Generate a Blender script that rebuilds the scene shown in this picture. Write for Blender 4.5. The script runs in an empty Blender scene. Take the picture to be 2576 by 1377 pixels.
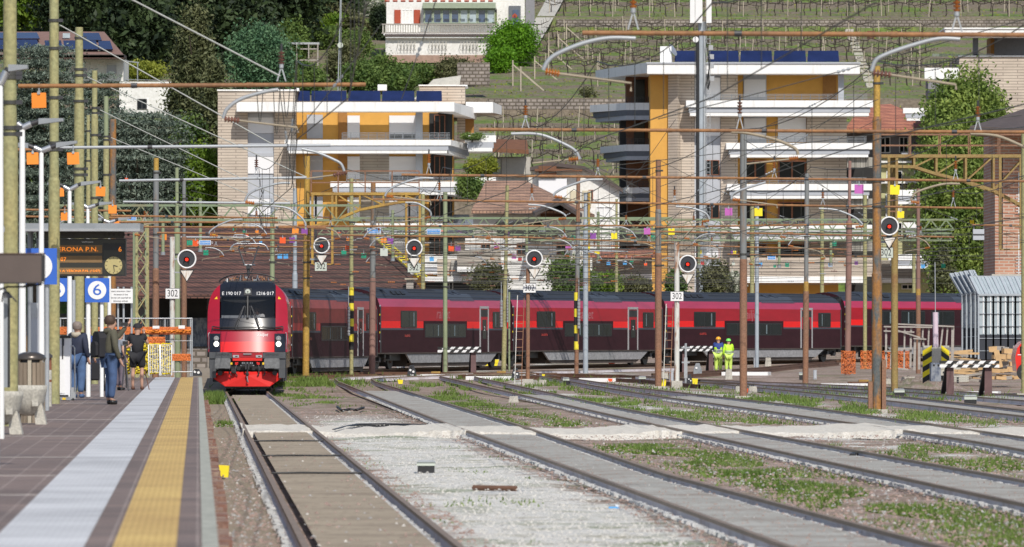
import bpy, math, random
import numpy as np
from mathutils import Vector, Matrix
rnd = random.Random(7)
S = bpy.context.scene
COL = S.collection
# ---------------- camera ----------------
F = 16000.0; H = 2.05; HY = 845.0; CX = 1288.0
cam = bpy.data.cameras.new('camera'); cam_o = bpy.data.objects.new('camera', cam); COL.objects.link(cam_o)
cam_o.location = (0, 0, H); cam_o.rotation_euler = (math.pi/2, 0, 0)
cam.sensor_width = 36; cam.lens = F/2576*36; cam.shift_y = (HY-688.5)/2576
cam.clip_start = 1; cam.clip_end = 3000
cam.dof.use_dof = True; cam.dof.focus_distance = 235; cam.dof.aperture_fstop = 6.5
S.camera = cam_o
# ---------------- world, sun, exposure ----------------
SUN_EL = math.radians(45); SUN_AZ = math.radians(166)   # azimuth clockwise from +Y: to the right and behind the camera
w = bpy.data.worlds.new('World'); S.world = w; w.use_nodes = True
nt = w.node_tree; nt.nodes.clear()
sky = nt.nodes.new('ShaderNodeTexSky'); sky.sky_type = 'NISHITA'; sky.sun_disc = False
sky.sun_elevation = SUN_EL; sky.sun_rotation = SUN_AZ
bg = nt.nodes.new('ShaderNodeBackground'); bg.inputs['Strength'].default_value = 0.115
wo = nt.nodes.new('ShaderNodeOutputWorld'); nt.links.new(sky.outputs[0], bg.inputs['Color']); nt.links.new(bg.outputs[0], wo.inputs['Surface'])
sl = bpy.data.lights.new('sun', 'SUN'); sl.energy = 4.1; sl.angle = math.radians(0.5); sl.color = (1, .95, .87)
so = bpy.data.objects.new('sun', sl); COL.objects.link(so); so.location = (30, -60, 90)
sd = Vector((math.sin(SUN_AZ)*math.cos(SUN_EL), math.cos(SUN_AZ)*math.cos(SUN_EL), math.sin(SUN_EL)))
so.rotation_euler = sd.to_track_quat('Z', 'Y').to_euler()
S.view_settings.view_transform = 'Standard'; S.view_settings.look = 'None'; S.view_settings.exposure = 0.0; S.view_settings.gamma = 1
S.render.resolution_x = 1024; S.render.resolution_y = 547
S.cycles.max_bounces = 6; S.cycles.transparent_max_bounces = 12

# ---------------- measuring helpers ----------------
def W(x, y, Y): return Vector(((x-CX)*Y/F, Y, H-(y-HY)*Y/F))
def g(Y):
    pts = [(242, 0), (268, .14), (290, .42), (342, .55), (364, .68), (400, .8), (470, 1.0)]
    if Y <= 242: return 0.0
    for (a, b), (c, d) in zip(pts, pts[1:]):
        if Y <= c: return b+(d-b)*(Y-a)/(c-a)
    return 1.0
def GZ(Y): return g(Y)-.17
def gy(Y): return HY+(H-GZ(Y))*F/Y
def gY(y):
    a, b = 20., 470.
    for i in range(40):
        m = (a+b)/2
        if gy(m) > y: a = m
        else: b = m
    return a
def G(x, y): Y = gY(y); return Vector(((x-CX)*Y/F, Y, GZ(Y)))
PZ = .6
def PY(y): return F*(H-PZ)/(y-HY)
def P(x, y): Y = PY(y); return Vector(((x-CX)*Y/F, Y, PZ))
TS = (CX-497)/F
def LX(u, Y): return u-TS*Y

# ---------------- materials ----------------
MATS = {}
def col4(c): return (c[0], c[1], c[2], 1)
def M(name, c, rough=.8, var=.12, scale=4, c2=None, thr=None, bump=0, metal=0, coat=0, stretch=None, emit=0, fine=0):
    if name in MATS: return MATS[name]
    m = bpy.data.materials.new(name); m.use_nodes = True; n = m.node_tree; b = n.nodes['Principled BSDF']
    b.inputs['Roughness'].default_value = rough; b.inputs['Metallic'].default_value = metal
    b.inputs['Coat Weight'].default_value = coat; b.inputs['Coat Roughness'].default_value = .08
    tc = n.nodes.new('ShaderNodeTexCoord'); no = n.nodes.new('ShaderNodeTexNoise'); no.inputs['Scale'].default_value = scale
    no.inputs['Detail'].default_value = 5; no.inputs['Roughness'].default_value = .65
    src = tc.outputs['Object']
    if stretch:
        mp = n.nodes.new('ShaderNodeMapping'); mp.inputs['Scale'].default_value = stretch; n.links.new(src, mp.inputs[0]); src = mp.outputs[0]
    n.links.new(src, no.inputs['Vector'])
    r = n.nodes.new('ShaderNodeValToRGB'); lo, hi = thr if thr else (.3, .7)
    r.color_ramp.elements[0].position = lo; r.color_ramp.elements[1].position = hi
    if c2 is None:
        a = tuple(max(0, v*(1-var)) for v in c); d = tuple(min(1, v*(1+var)) for v in c)
    else: a, d = c, c2
    r.color_ramp.elements[0].color = col4(a); r.color_ramp.elements[1].color = col4(d)
    n.links.new(no.outputs['Fac'], r.inputs[0]); out = r.outputs[0]
    if fine:
        n2 = n.nodes.new('ShaderNodeTexNoise'); n2.inputs['Scale'].default_value = fine; n2.inputs['Detail'].default_value = 3
        n.links.new(tc.outputs['Object'], n2.inputs['Vector'])
        mx = n.nodes.new('ShaderNodeMix'); mx.data_type = 'RGBA'; mx.blend_type = 'OVERLAY'; mx.inputs[0].default_value = .55
        n.links.new(out, mx.inputs[6]); n.links.new(n2.outputs['Fac'], mx.inputs[7]); out = mx.outputs[2]
    n.links.new(out, b.inputs['Base Color'])
    if bump:
        bn = n.nodes.new('ShaderNodeBump'); bn.inputs['Strength'].default_value = bump; bn.inputs['Distance'].default_value = .05
        n.links.new(no.outputs['Fac'], bn.inputs['Height']); n.links.new(bn.outputs[0], b.inputs['Normal'])
    if emit:
        b.inputs['Emission Color'].default_value = col4(c); b.inputs['Emission Strength'].default_value = emit
    MATS[name] = m; return m
def brick(name, c, c2, mortar, bw, rh, ms=.02, rough=.85, vec='xz', bump=0, noise=.3):
    if name in MATS: return MATS[name]
    m = bpy.data.materials.new(name); m.use_nodes = True; n = m.node_tree; b = n.nodes['Principled BSDF']; b.inputs['Roughness'].default_value = rough
    tc = n.nodes.new('ShaderNodeTexCoord'); sp = n.nodes.new('ShaderNodeSeparateXYZ'); cb = n.nodes.new('ShaderNodeCombineXYZ')
    n.links.new(tc.outputs['Object'], sp.inputs[0])
    if vec == 'xz':
        ad = n.nodes.new('ShaderNodeMath'); n.links.new(sp.outputs[0], ad.inputs[0]); n.links.new(sp.outputs[1], ad.inputs[1])
        n.links.new(ad.outputs[0], cb.inputs[0]); n.links.new(sp.outputs[2], cb.inputs[1])
    else:
        n.links.new(sp.outputs[0], cb.inputs[0]); n.links.new(sp.outputs[1], cb.inputs[1])
    bt = n.nodes.new('ShaderNodeTexBrick'); bt.inputs['Scale'].default_value = 1
    bt.inputs['Brick Width'].default_value = bw; bt.inputs['Row Height'].default_value = rh; bt.inputs['Mortar Size'].default_value = ms
    bt.inputs['Color1'].default_value = col4(c); bt.inputs['Color2'].default_value = col4(c2); bt.inputs['Mortar'].default_value = col4(mortar)
    n.links.new(cb.outputs[0], bt.inputs['Vector'])
    no = n.nodes.new('ShaderNodeTexNoise'); no.inputs['Scale'].default_value = .7; no.inputs['Detail'].default_value = 6; n.links.new(tc.outputs['Object'], no.inputs['Vector'])
    mx = n.nodes.new('ShaderNodeMix'); mx.data_type = 'RGBA'; mx.blend_type = 'OVERLAY'; mx.inputs[0].default_value = noise
    n.links.new(bt.outputs['Color'], mx.inputs[6]); n.links.new(no.outputs['Fac'], mx.inputs[7]); n.links.new(mx.outputs[2], b.inputs['Base Color'])
    if bump:
        bn = n.nodes.new('ShaderNodeBump'); bn.inputs['Strength'].default_value = bump; bn.inputs['Distance'].default_value = .03; bn.invert = True
        n.links.new(bt.outputs['Fac'], bn.inputs['Height']); n.links.new(bn.outputs[0], b.inputs['Normal'])
    MATS[name] = m; return m
def leafmat(name, c, c2, scale=.9, tr=.25):
    m = bpy.data.materials.new(name); m.use_nodes = True; n = m.node_tree; b = n.nodes['Principled BSDF']
    b.inputs['Roughness'].default_value = .6
    b.inputs['Specular IOR Level'].default_value = .25
    ge = n.nodes.new('ShaderNodeNewGeometry'); no = n.nodes.new('ShaderNodeTexNoise'); no.inputs['Scale'].default_value = scale; no.inputs['Detail'].default_value = 6
    n.links.new(ge.outputs['Position'], no.inputs['Vector'])
    r = n.nodes.new('ShaderNodeValToRGB'); r.color_ramp.elements[0].position = .35; r.color_ramp.elements[1].position = .65
    r.color_ramp.elements[0].color = col4(c); r.color_ramp.elements[1].color = col4(c2)
    n.links.new(no.outputs['Fac'], r.inputs[0]); n.links.new(r.outputs[0], b.inputs['Base Color'])
    t = n.nodes.new('ShaderNodeBsdfTranslucent'); n.links.new(r.outputs[0], t.inputs[0]); ms = n.nodes.new('ShaderNodeMixShader'); ms.inputs[0].default_value = tr
    n.links.new(b.outputs[0], ms.inputs[1]); n.links.new(t.outputs[0], ms.inputs[2]); n.links.new(ms.outputs[0], n.nodes['Material Output'].inputs['Surface'])
    MATS[name] = m; return m

# ---------------- mesh builder ----------------
def wloc(o):
    v = Vector((0, 0, 0))
    while o: v += o.location; o = o.parent
    return v
class MB:
    def __init__(s): s.v = []; s.f = []; s.mi = []; s.sm = []; s.ms = []; s.T = None
    def _m(s, m):
        m = MATS[m] if isinstance(m, str) else m
        if m not in s.ms: s.ms.append(m)
        return s.ms.index(m)
    def add(s, vs, fs, m, smooth=False):
        o = len(s.v); i = s._m(m)
        for p in vs:
            p = Vector(p); s.v.append(tuple(s.T @ p) if s.T else tuple(p))
        for f in fs: s.f.append(tuple(o+k for k in f)); s.mi.append(i); s.sm.append(smooth)
        return s
    def box(s, x0, y0, z0, x1, y1, z1, m):
        return s.add([(x0,y0,z0),(x1,y0,z0),(x1,y1,z0),(x0,y1,z0),(x0,y0,z1),(x1,y0,z1),(x1,y1,z1),(x0,y1,z1)],
            [(0,3,2,1),(4,5,6,7),(0,1,5,4),(1,2,6,5),(2,3,7,6),(3,0,4,7)], m)
    def cbox(s, c, sz, m, R=None):
        R = R or Matrix.Identity(3); c = Vector(c); h = Vector(sz)/2
        vs = [c+R @ Vector((i*h.x, j*h.y, k*h.z)) for k in (-1, 1) for i, j in ((-1,-1),(1,-1),(1,1),(-1,1))]
        return s.add(vs, [(0,3,2,1),(4,5,6,7),(0,1,5,4),(1,2,6,5),(2,3,7,6),(3,0,4,7)], m)
    def bar(s, p, q, a, b, m):      # rectangular bar from p to q
        p = Vector(p); q = Vector(q); d = q-p
        if d.length < 1e-6: return s
        R = d.to_track_quat('X', 'Z').to_matrix(); return s.cbox((p+q)/2, (d.length, a, b), m, R)
    def cyl(s, p, q, r, m, r2=None, n=8, caps=True):
        p = Vector(p); q = Vector(q); r2 = r if r2 is None else r2; d = q-p
        if d.length < 1e-6: return s
        R = d.to_track_quat('Z', 'Y').to_matrix(); vs = []
        for c, rr in ((p, r), (q, r2)):
            for k in range(n): a = 2*math.pi*k/n; vs.append(c+R @ Vector((rr*math.cos(a), rr*math.sin(a), 0)))
        s.add(vs, [(k, (k+1) % n, n+(k+1) % n, n+k) for k in range(n)], m, n > 4)
        if caps:
            s.add(vs[:n], [tuple(reversed(range(n)))], m); s.add(vs[n:], [tuple(range(n))], m)
        return s
    def tube(s, pts, r, m, n=6):
        pts = [Vector(p) for p in pts]; rings = []
        for i, p in enumerate(pts):
            d = (pts[min(i+1, len(pts)-1)]-pts[max(i-1, 0)]).normalized(); R = d.to_track_quat('Z', 'Y').to_matrix()
            rr = r[i] if isinstance(r, (list, tuple)) else r
            rings.append([p+R @ Vector((rr*math.cos(2*math.pi*k/n), rr*math.sin(2*math.pi*k/n), 0)) for k in range(n)])
        vs = [v for a in rings for v in a]; fs = []
        for i in range(len(pts)-1):
            for k in range(n): fs.append((i*n+k, i*n+(k+1) % n, (i+1)*n+(k+1) % n, (i+1)*n+k))
        s.add(vs, fs, m, True)
        if n > 2: s.add(rings[0], [tuple(reversed(range(n)))], m); s.add(rings[-1], [tuple(range(n))], m)
        return s
    def prism(s, poly, pl, a, b, m):   # poly in plane 'xz','yz','xy'; extruded from a to b on the other axis
        def pt(p, t): return {'xz': (p[0], t, p[1]), 'yz': (t, p[0], p[1]), 'xy': (p[0], p[1], t)}[pl]
        n = len(poly); vs = [pt(p, a) for p in poly]+[pt(p, b) for p in poly]
        return s.add(vs, [tuple(range(n)), tuple(reversed(range(n, 2*n)))]+[(k, n+k, n+(k+1) % n, (k+1) % n) for k in range(n)], m)
    def lathe(s, prof, c, m, n=16):
        c = Vector(c); vs = []
        for r, z in prof:
            for k in range(n): a = 2*math.pi*k/n; vs.append(c+Vector((r*math.cos(a), r*math.sin(a), z)))
        fs = [(i*n+k, i*n+(k+1) % n, (i+1)*n+(k+1) % n, (i+1)*n+k) for i in range(len(prof)-1) for k in range(n)]
        return s.add(vs, fs, m, True)
    def quad(s, a, b, c, d, m): return s.add([a, b, c, d], [(0, 1, 2, 3)], m)
    def px(s, x0, y0, x1, y1, Y, d, m):   # box whose front face spans those measured extents at depth Y, d metres deep
        a = W(x0, y1, Y); b = W(x1, y0, Y); return s.box(a.x, Y, a.z, b.x, Y+d, b.z, m)
    def disc(s, c, r, m, n=24, t=.02, axis='y'):
        c = Vector(c); return s.cyl(c-Vector((0, t/2, 0)), c+Vector((0, t/2, 0)), r, m, n=n)
    def build(s, name, parent=None, local=False, **k):
        if not s.v: return None
        me = bpy.data.meshes.new(name); v = s.v
        if parent is not None and not local: O = wloc(parent)
        elif parent is None and not local:
            a = np.array(v); O = Vector((float((a[:, 0].min()+a[:, 0].max())/2), float((a[:, 1].min()+a[:, 1].max())/2), float(a[:, 2].min())))
        else: O = Vector((0, 0, 0))
        me.from_pydata([(p[0]-O.x, p[1]-O.y, p[2]-O.z) for p in v], [], s.f)
        for m in s.ms: me.materials.append(m)
        me.polygons.foreach_set('material_index', s.mi); me.polygons.foreach_set('use_smooth', s.sm); me.update()
        o = bpy.data.objects.new(name, me); COL.objects.link(o)
        if parent is not None: o.parent = parent
        elif not local: o.location = O
        tag(o, **k); return o
def tag(o, label=None, cat=None, group=None, kind=None):
    if label: o['label'] = label
    if cat: o['category'] = cat
    if group: o['group'] = group
    if kind: o['kind'] = kind
    return o
def thing(name, label, cat, loc=(0, 0, 0), rz=0, group=None):
    o = bpy.data.objects.new(name, None); o.empty_display_size = .3; COL.objects.link(o); o.location = loc; o.rotation_euler = (0, 0, rz)
    return tag(o, label, cat, group)
KIDS = {}
def copy_tree(o, parent=None):
    c = o.copy(); COL.objects.link(c)
    if parent: c.parent = parent
    for ch in list(o.children): copy_tree(ch, c)
    return c
def dup(o, loc, rz=None, label=None, scale=None):
    c = copy_tree(o); c.location = loc
    if rz is not None: c.rotation_euler = (0, 0, rz)
    if label: c['label'] = label
    if scale: c.scale = scale
    return c
def struct(mb, name, **k): return mb.build(name, local=True, kind='structure')
def textmb(s, size, m, f=None, mb=None, ext=0, align='CENTER', xs=1):
    cu = bpy.data.curves.new('t', 'FONT'); cu.body = s; cu.size = size; cu.align_x = align; cu.align_y = 'CENTER'; cu.extrude = ext; cu.resolution_u = 3
    o = bpy.data.objects.new('t', cu); COL.objects.link(o); bpy.context.view_layer.update()
    me = bpy.data.meshes.new_from_object(o.evaluated_get(bpy.context.evaluated_depsgraph_get()))
    mb = mb or MB(); f = f or (lambda x, z, e: (x, -e, z))
    mb.add([f(v.co.x*xs, v.co.y, v.co.z) for v in me.vertices], [tuple(p.vertices) for p in me.polygons], m)
    bpy.data.objects.remove(o); bpy.data.curves.remove(cu); bpy.data.meshes.remove(me); return mb
ORD = ['', 'first', 'second', 'third', 'fourth', 'fifth', 'sixth', 'seventh', 'eighth', 'ninth', 'tenth', 'eleventh', 'twelfth', 'thirteenth', 'fourteenth', 'fifteenth', 'sixteenth', 'seventeenth', 'eighteenth', 'nineteenth', 'twentieth']

# palette
M('white_paint', (.80,.80,.79), .6, c2=(.62,.61,.59), scale=1.6, thr=(.52,.78), stretch=(2.5,1,.35)); M('blind_white', (.74,.74,.76), .6, .04, 6, stretch=(.2,1,9)); M('panel_grey', (.42,.44,.48), .6, .05, 2)
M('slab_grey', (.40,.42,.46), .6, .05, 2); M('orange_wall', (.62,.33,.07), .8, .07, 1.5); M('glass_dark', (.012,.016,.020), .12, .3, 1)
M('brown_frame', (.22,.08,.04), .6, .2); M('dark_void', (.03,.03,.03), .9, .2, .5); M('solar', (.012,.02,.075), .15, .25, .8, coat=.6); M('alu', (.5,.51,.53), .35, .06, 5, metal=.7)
M('galv', (.40,.42,.44), .45, .1, 8, metal=.3); M('steel_grey', (.27,.29,.31), .5, .1, 3, metal=.2); M('black', (.02,.02,.022), .5, .2, 5); M('dark_metal', (.05,.05,.055), .5, .2, 4, metal=.3)
M('mast_olive', (.35,.30,.13), .7, c2=(.28,.29,.15), scale=1.2, thr=(.35,.65), stretch=(1,1,.35), fine=15, bump=.1)
M('mast_green', (.25,.29,.17), .7, .15, 2, stretch=(1,1,.4)); M('mast_blue', (.34,.38,.42), .6, .1, 2)
M('gantry_olive', (.28,.20,.07), .75, c2=(.24,.13,.05), scale=1.5, thr=(.45,.7), fine=18); M('mast_yellow', (.42,.26,.05), .7, c2=(.27,.16,.05), scale=1.5, thr=(.4,.7), stretch=(1,1,.5), fine=18)
M('mast_rust', (.27,.135,.075), .85, c2=(.20,.115,.08), scale=2, thr=(.35,.7), stretch=(1,1,.5), fine=20, bump=.15)
M('mast_rust_orange', (.10,.11,.11), .8, c2=(.30,.14,.04), scale=1.6, thr=(.42,.56), stretch=(2,2,.6), fine=18)
M('mast_pink', (.27,.155,.13), .85, c2=(.21,.12,.095), scale=2, stretch=(1,1,.4)); M('mast_grey', (.19,.20,.20), .7, c2=(.20,.13,.08), scale=1.6, thr=(.5,.68), stretch=(2,2,.5))
M('mast_white', (.60,.60,.56), .7, c2=(.30,.14,.07), scale=1.8, thr=(.5,.62), stretch=(2,2,.4))
M('tube_rust', (.30,.14,.05), .7, c2=(.20,.10,.05), scale=1.2, thr=(.4,.65), stretch=(.6,1,1), fine=12); M('tube_grey', (.36,.38,.40), .45, .08, 2, metal=.2); M('tube_tan', (.30,.25,.18), .7, .15, 3)
M('insul_orange', (.40,.13,.02), .35, .15, 6); M('insul_brown', (.16,.07,.05), .3, .2, 6); M('truss_green', (.19,.25,.15), .7, c2=(.22,.20,.12), scale=1, thr=(.45,.7)); M('wire', (.05,.05,.045), .6, .1); M('wire_pale', (.33,.34,.32), .5, .1)
M('concrete', (.44,.42,.37), .9, .15, 3, fine=30, bump=.1); M('stone', (.30,.26,.22), .9, .3, 3, bump=.4); M('yellow_paint', (.75,.62,.04), .6, .08); M('black_paint', (.02,.02,.02), .6, .1)
M('f_orange', (.85,.26,.03), .7, .05); M('f_red', (.80,.10,.02), .7, .05); M('f_green', (.01,.26,.15), .7, .05); M('f_purple', (.22,.06,.30), .7, .05); M('f_magenta', (.48,.12,.42), .7, .05)
M('f_blue', (.09,.36,.72), .7, .05); M('f_yellow', (.85,.68,.02), .7, .05); M('f_darkred', (.40,.05,.05), .7, .05); M('f_lightgrey', (.50,.54,.48), .7, .05); M('sign_blue', (.03,.12,.50), .5, .04); M('sign_blue_light', (.05,.25,.62), .5, .04)
M('sign_white', (.75,.75,.75), .5, .03); M('lamp_off', (.25,.26,.26), .2, .1)
brick('brick_cream', (.54,.46,.38), (.49,.42,.345), (.30,.25,.21), 2.2, .215, .035)
brick('brick_red', (.46,.23,.15), (.38,.17,.11), (.45,.36,.29), .5, .16, .03)
# ================= ground, hillside, platform, tracks =================
def nodes(m): n = m.node_tree; return n, n.nodes, n.links
def mathn(n, op, a, b=None, c=None, clamp=False):
    q = n.nodes.new('ShaderNodeMath'); q.operation = op; q.use_clamp = clamp
    for i, v in enumerate((a, b, c)):
        if v is None: continue
        if isinstance(v, (int, float)): q.inputs[i].default_value = v
        else: n.links.new(v, q.inputs[i])
    return q.outputs[0]
def mixn(n, f, a, b, bt='MIX'):
    q = n.nodes.new('ShaderNodeMix'); q.data_type = 'RGBA'; q.blend_type = bt
    for i, v in ((0, f), (6, a), (7, b)):
        if isinstance(v, (int, float)): q.inputs[i].default_value = v
        elif isinstance(v, tuple): q.inputs[i].default_value = col4(v)
        else: n.links.new(v, q.inputs[i])
    return q.outputs[2]
def noisen(n, sc, det=5, vec=None, rough=.6):
    q = n.nodes.new('ShaderNodeTexNoise'); q.inputs['Scale'].default_value = sc; q.inputs['Detail'].default_value = det; q.inputs['Roughness'].default_value = rough
    if vec is not None: n.links.new(vec, q.inputs['Vector'])
    return q.outputs['Fac']
def rampn(n, f, els):
    r = n.nodes.new('ShaderNodeValToRGB'); e = r.color_ramp.elements
    while len(e) < len(els): e.new(.5)
    for q, (p, c) in zip(e, els): q.position = p; q.color = col4(c if isinstance(c, tuple) else (c, c, c))
    n.links.new(f, r.inputs[0]); return r.outputs[0]
def ground_material():
    m = bpy.data.materials.new('ballast_ground'); m.use_nodes = True; n = m.node_tree; b = n.nodes['Principled BSDF']; b.inputs['Roughness'].default_value = .95
    tc = n.nodes.new('ShaderNodeTexCoord'); v = tc.outputs['Object']; sp = n.nodes.new('ShaderNodeSeparateXYZ'); n.links.new(v, sp.inputs[0])
    u = mathn(n, 'ADD', sp.outputs[0], mathn(n, 'MULTIPLY', sp.outputs[1], TS))
    vo = n.nodes.new('ShaderNodeTexVoronoi'); vo.inputs['Scale'].default_value = 13; n.links.new(v, vo.inputs['Vector'])
    st = rampn(n, vo.outputs['Color'], [(0, (.15,.105,.09)), (.35, (.34,.235,.20)), (.6, (.40,.30,.26)), (1, (.50,.46,.41))])
    brn = mixn(n, rampn(n, noisen(n, .5, 6, v), [(.4, 0.), (.62, 1.)]), st, (.21,.155,.11))
    # white limestone chippings spilled between the first two tracks and in streaks farther right
    wn = noisen(n, .55, 7, v, .7)
    d1 = mathn(n, 'ABSOLUTE', mathn(n, 'SUBTRACT', u, 4.15)); m1 = mathn(n, 'MULTIPLY', mathn(n, 'SUBTRACT', 1.6, d1), 1.0)
    fade = mathn(n, 'MULTIPLY', mathn(n, 'SUBTRACT', 178., sp.outputs[1]), .02, clamp=True)
    a1 = mathn(n, 'MULTIPLY', mathn(n, 'ADD', m1, mathn(n, 'MULTIPLY', mathn(n, 'SUBTRACT', wn, .5), 4.2)), fade)
    d2 = mathn(n, 'ABSOLUTE', mathn(n, 'SUBTRACT', u, 13.7)); m2 = mathn(n, 'MULTIPLY', mathn(n, 'SUBTRACT', 1.0, d2), .5)
    d3 = mathn(n, 'ABSOLUTE', mathn(n, 'SUBTRACT', u, 19.2)); m3 = mathn(n, 'MULTIPLY', mathn(n, 'SUBTRACT', 1.1, d3), .5)
    w2 = noisen(n, .35, 7, v, .7)
    a2 = mathn(n, 'ADD', mathn(n, 'MAXIMUM', m2, m3), mathn(n, 'MULTIPLY', mathn(n, 'SUBTRACT', w2, .54), 6.))
    wm = mathn(n, 'MAXIMUM', mathn(n, 'MULTIPLY', a1, 2.2, clamp=True), mathn(n, 'MULTIPLY', a2, 2., clamp=True))
    v2 = n.nodes.new('ShaderNodeTexVoronoi'); v2.inputs['Scale'].default_value = 22; n.links.new(v, v2.inputs['Vector'])
    wc = rampn(n, v2.outputs['Color'], [(0, (.46,.44,.40)), (.5, (.64,.62,.575)), (1, (.74,.725,.69))])
    wc = mixn(n, mathn(n, 'MULTIPLY', rampn(n, noisen(n, 1.3, 6, v), [(.52, 0.), (.7, 1.)]), .8), wc, (.30,.27,.17))
    c = mixn(n, wm, brn, wc)
    # thin moss and soil
    gm = mathn(n, 'MULTIPLY', rampn(n, noisen(n, .23, 8, v, .72), [(.53, 0.), (.64, 1.)]), .75)
    c = mixn(n, mathn(n, 'MULTIPLY', gm, mathn(n, 'GREATER_THAN', u, 2.7)), c, (.13,.17,.06))
    # soil beside the platform
    c = mixn(n, mathn(n, 'MULTIPLY', mathn(n, 'LESS_THAN', u, .98), rampn(n, noisen(n, 1.1, 6, v), [(.3, .4), (.6, .9)])), c, (.30,.25,.18))
    n.links.new(c, b.inputs['Base Color'])
    bp = n.nodes.new('ShaderNodeBump'); bp.inputs['Strength'].default_value = .9; bp.inputs['Distance'].default_value = .06
    hh = mathn(n, 'ADD', vo.outputs['Distance'], noisen(n, 3., 6, v)); n.links.new(hh, bp.inputs['Height']); n.links.new(bp.outputs[0], b.inputs['Normal'])
    MATS['ground'] = m
ground_material()
def bed_material(name, base, base2, stone, pitch, groove):
    m = bpy.data.materials.new(name); m.use_nodes = True; n = m.node_tree; b = n.nodes['Principled BSDF']; b.inputs['Roughness'].default_value = .95
    tc = n.nodes.new('ShaderNodeTexCoord'); v = tc.outputs['Object']; sp = n.nodes.new('ShaderNodeSeparateXYZ'); n.links.new(v, sp.inputs[0])
    c = rampn(n, noisen(n, .9, 8, v, .75), [(.32, base), (.68, base2)])
    yy = mathn(n, 'ADD', sp.outputs[1], mathn(n, 'MULTIPLY', noisen(n, 2.0, 3, v), .12)); fr = mathn(n, 'FRACT', mathn(n, 'DIVIDE', yy, pitch))
    gr = rampn(n, fr, [(0, 1.), (.22, .1), (.8, .1), (1, 1.)]); c = mixn(n, mathn(n, 'MULTIPLY', gr, mathn(n, 'MULTIPLY', rampn(n, noisen(n, .8, 4, v), [(.3, .25), (.6, 1.)]), .75)), c, groove)
    mp = n.nodes.new('ShaderNodeMapping'); mp.inputs['Scale'].default_value = (1, 9, 1); n.links.new(v, mp.inputs[0]); c = mixn(n, .35, c, noisen(n, 4, 4, mp.outputs[0], .7), 'OVERLAY')
    vo = n.nodes.new('ShaderNodeTexVoronoi'); vo.inputs['Scale'].default_value = 7; n.links.new(v, vo.inputs['Vector'])
    rnd_ = n.nodes.new('ShaderNodeSeparateColor'); n.links.new(vo.outputs['Color'], rnd_.inputs[0])
    k = mathn(n, 'MULTIPLY', mathn(n, 'LESS_THAN', vo.outputs['Distance'], .33), mathn(n, 'GREATER_THAN', rnd_.outputs[0], .80)); c = mixn(n, k, c, stone)
    blot = rampn(n, noisen(n, .45, 7, v, .75), [(.50, 0.), (.66, 1.)]); c = mixn(n, mathn(n, 'MULTIPLY', blot, .6), c, stone)
    n.links.new(c, b.inputs['Base Color']); bp = n.nodes.new('ShaderNodeBump'); bp.inputs['Strength'].default_value = .5; bp.inputs['Distance'].default_value = .03
    n.links.new(mathn(n, 'ADD', noisen(n, 9, 5, v), k), bp.inputs['Height']); n.links.new(bp.outputs[0], b.inputs['Normal']); MATS[name] = m
bed_material('bed_grey', (.45,.445,.41), (.27,.255,.225), (.22,.155,.12), .60, (.17,.15,.13))
bed_material('deck_tan', (.40,.33,.24), (.29,.235,.17), (.17,.13,.095), .62, (.20,.16,.12))
def ground_mesh():
    ys = [20, 45]+list(np.arange(55, 300, 1.0))+list(range(300, 480, 10))+[480, 505]; mb = MB(); us = [-90, -40, -12, -2]+list(np.arange(.1, 24, .5))+[30, 45, 90]
    vs = []
    for y in ys:
        for u in us:
            x = u-TS*y; z = GZ(y)
            if .5 < u < 24 and y < 240:
                k = min(abs(u-c) for c in (1.8, 6.6, 11.1, 16.3, 22.2)); q = max(0, min(1, (k-1.0)/.6))
                z += q*(.045*(math.sin(u*2.1+y*.31)+math.sin(y*.17+u*.9))*.5+rnd.uniform(-.02, .025))
            vs.append((x, y, z))
    n = len(us); fs = [(i*n+j, i*n+j+1, (i+1)*n+j+1, (i+1)*n+j) for i in range(len(ys)-1) for j in range(n-1)]
    mb.add(vs, fs, 'ground', True); struct(mb, 'ground')
ground_mesh()
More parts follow.
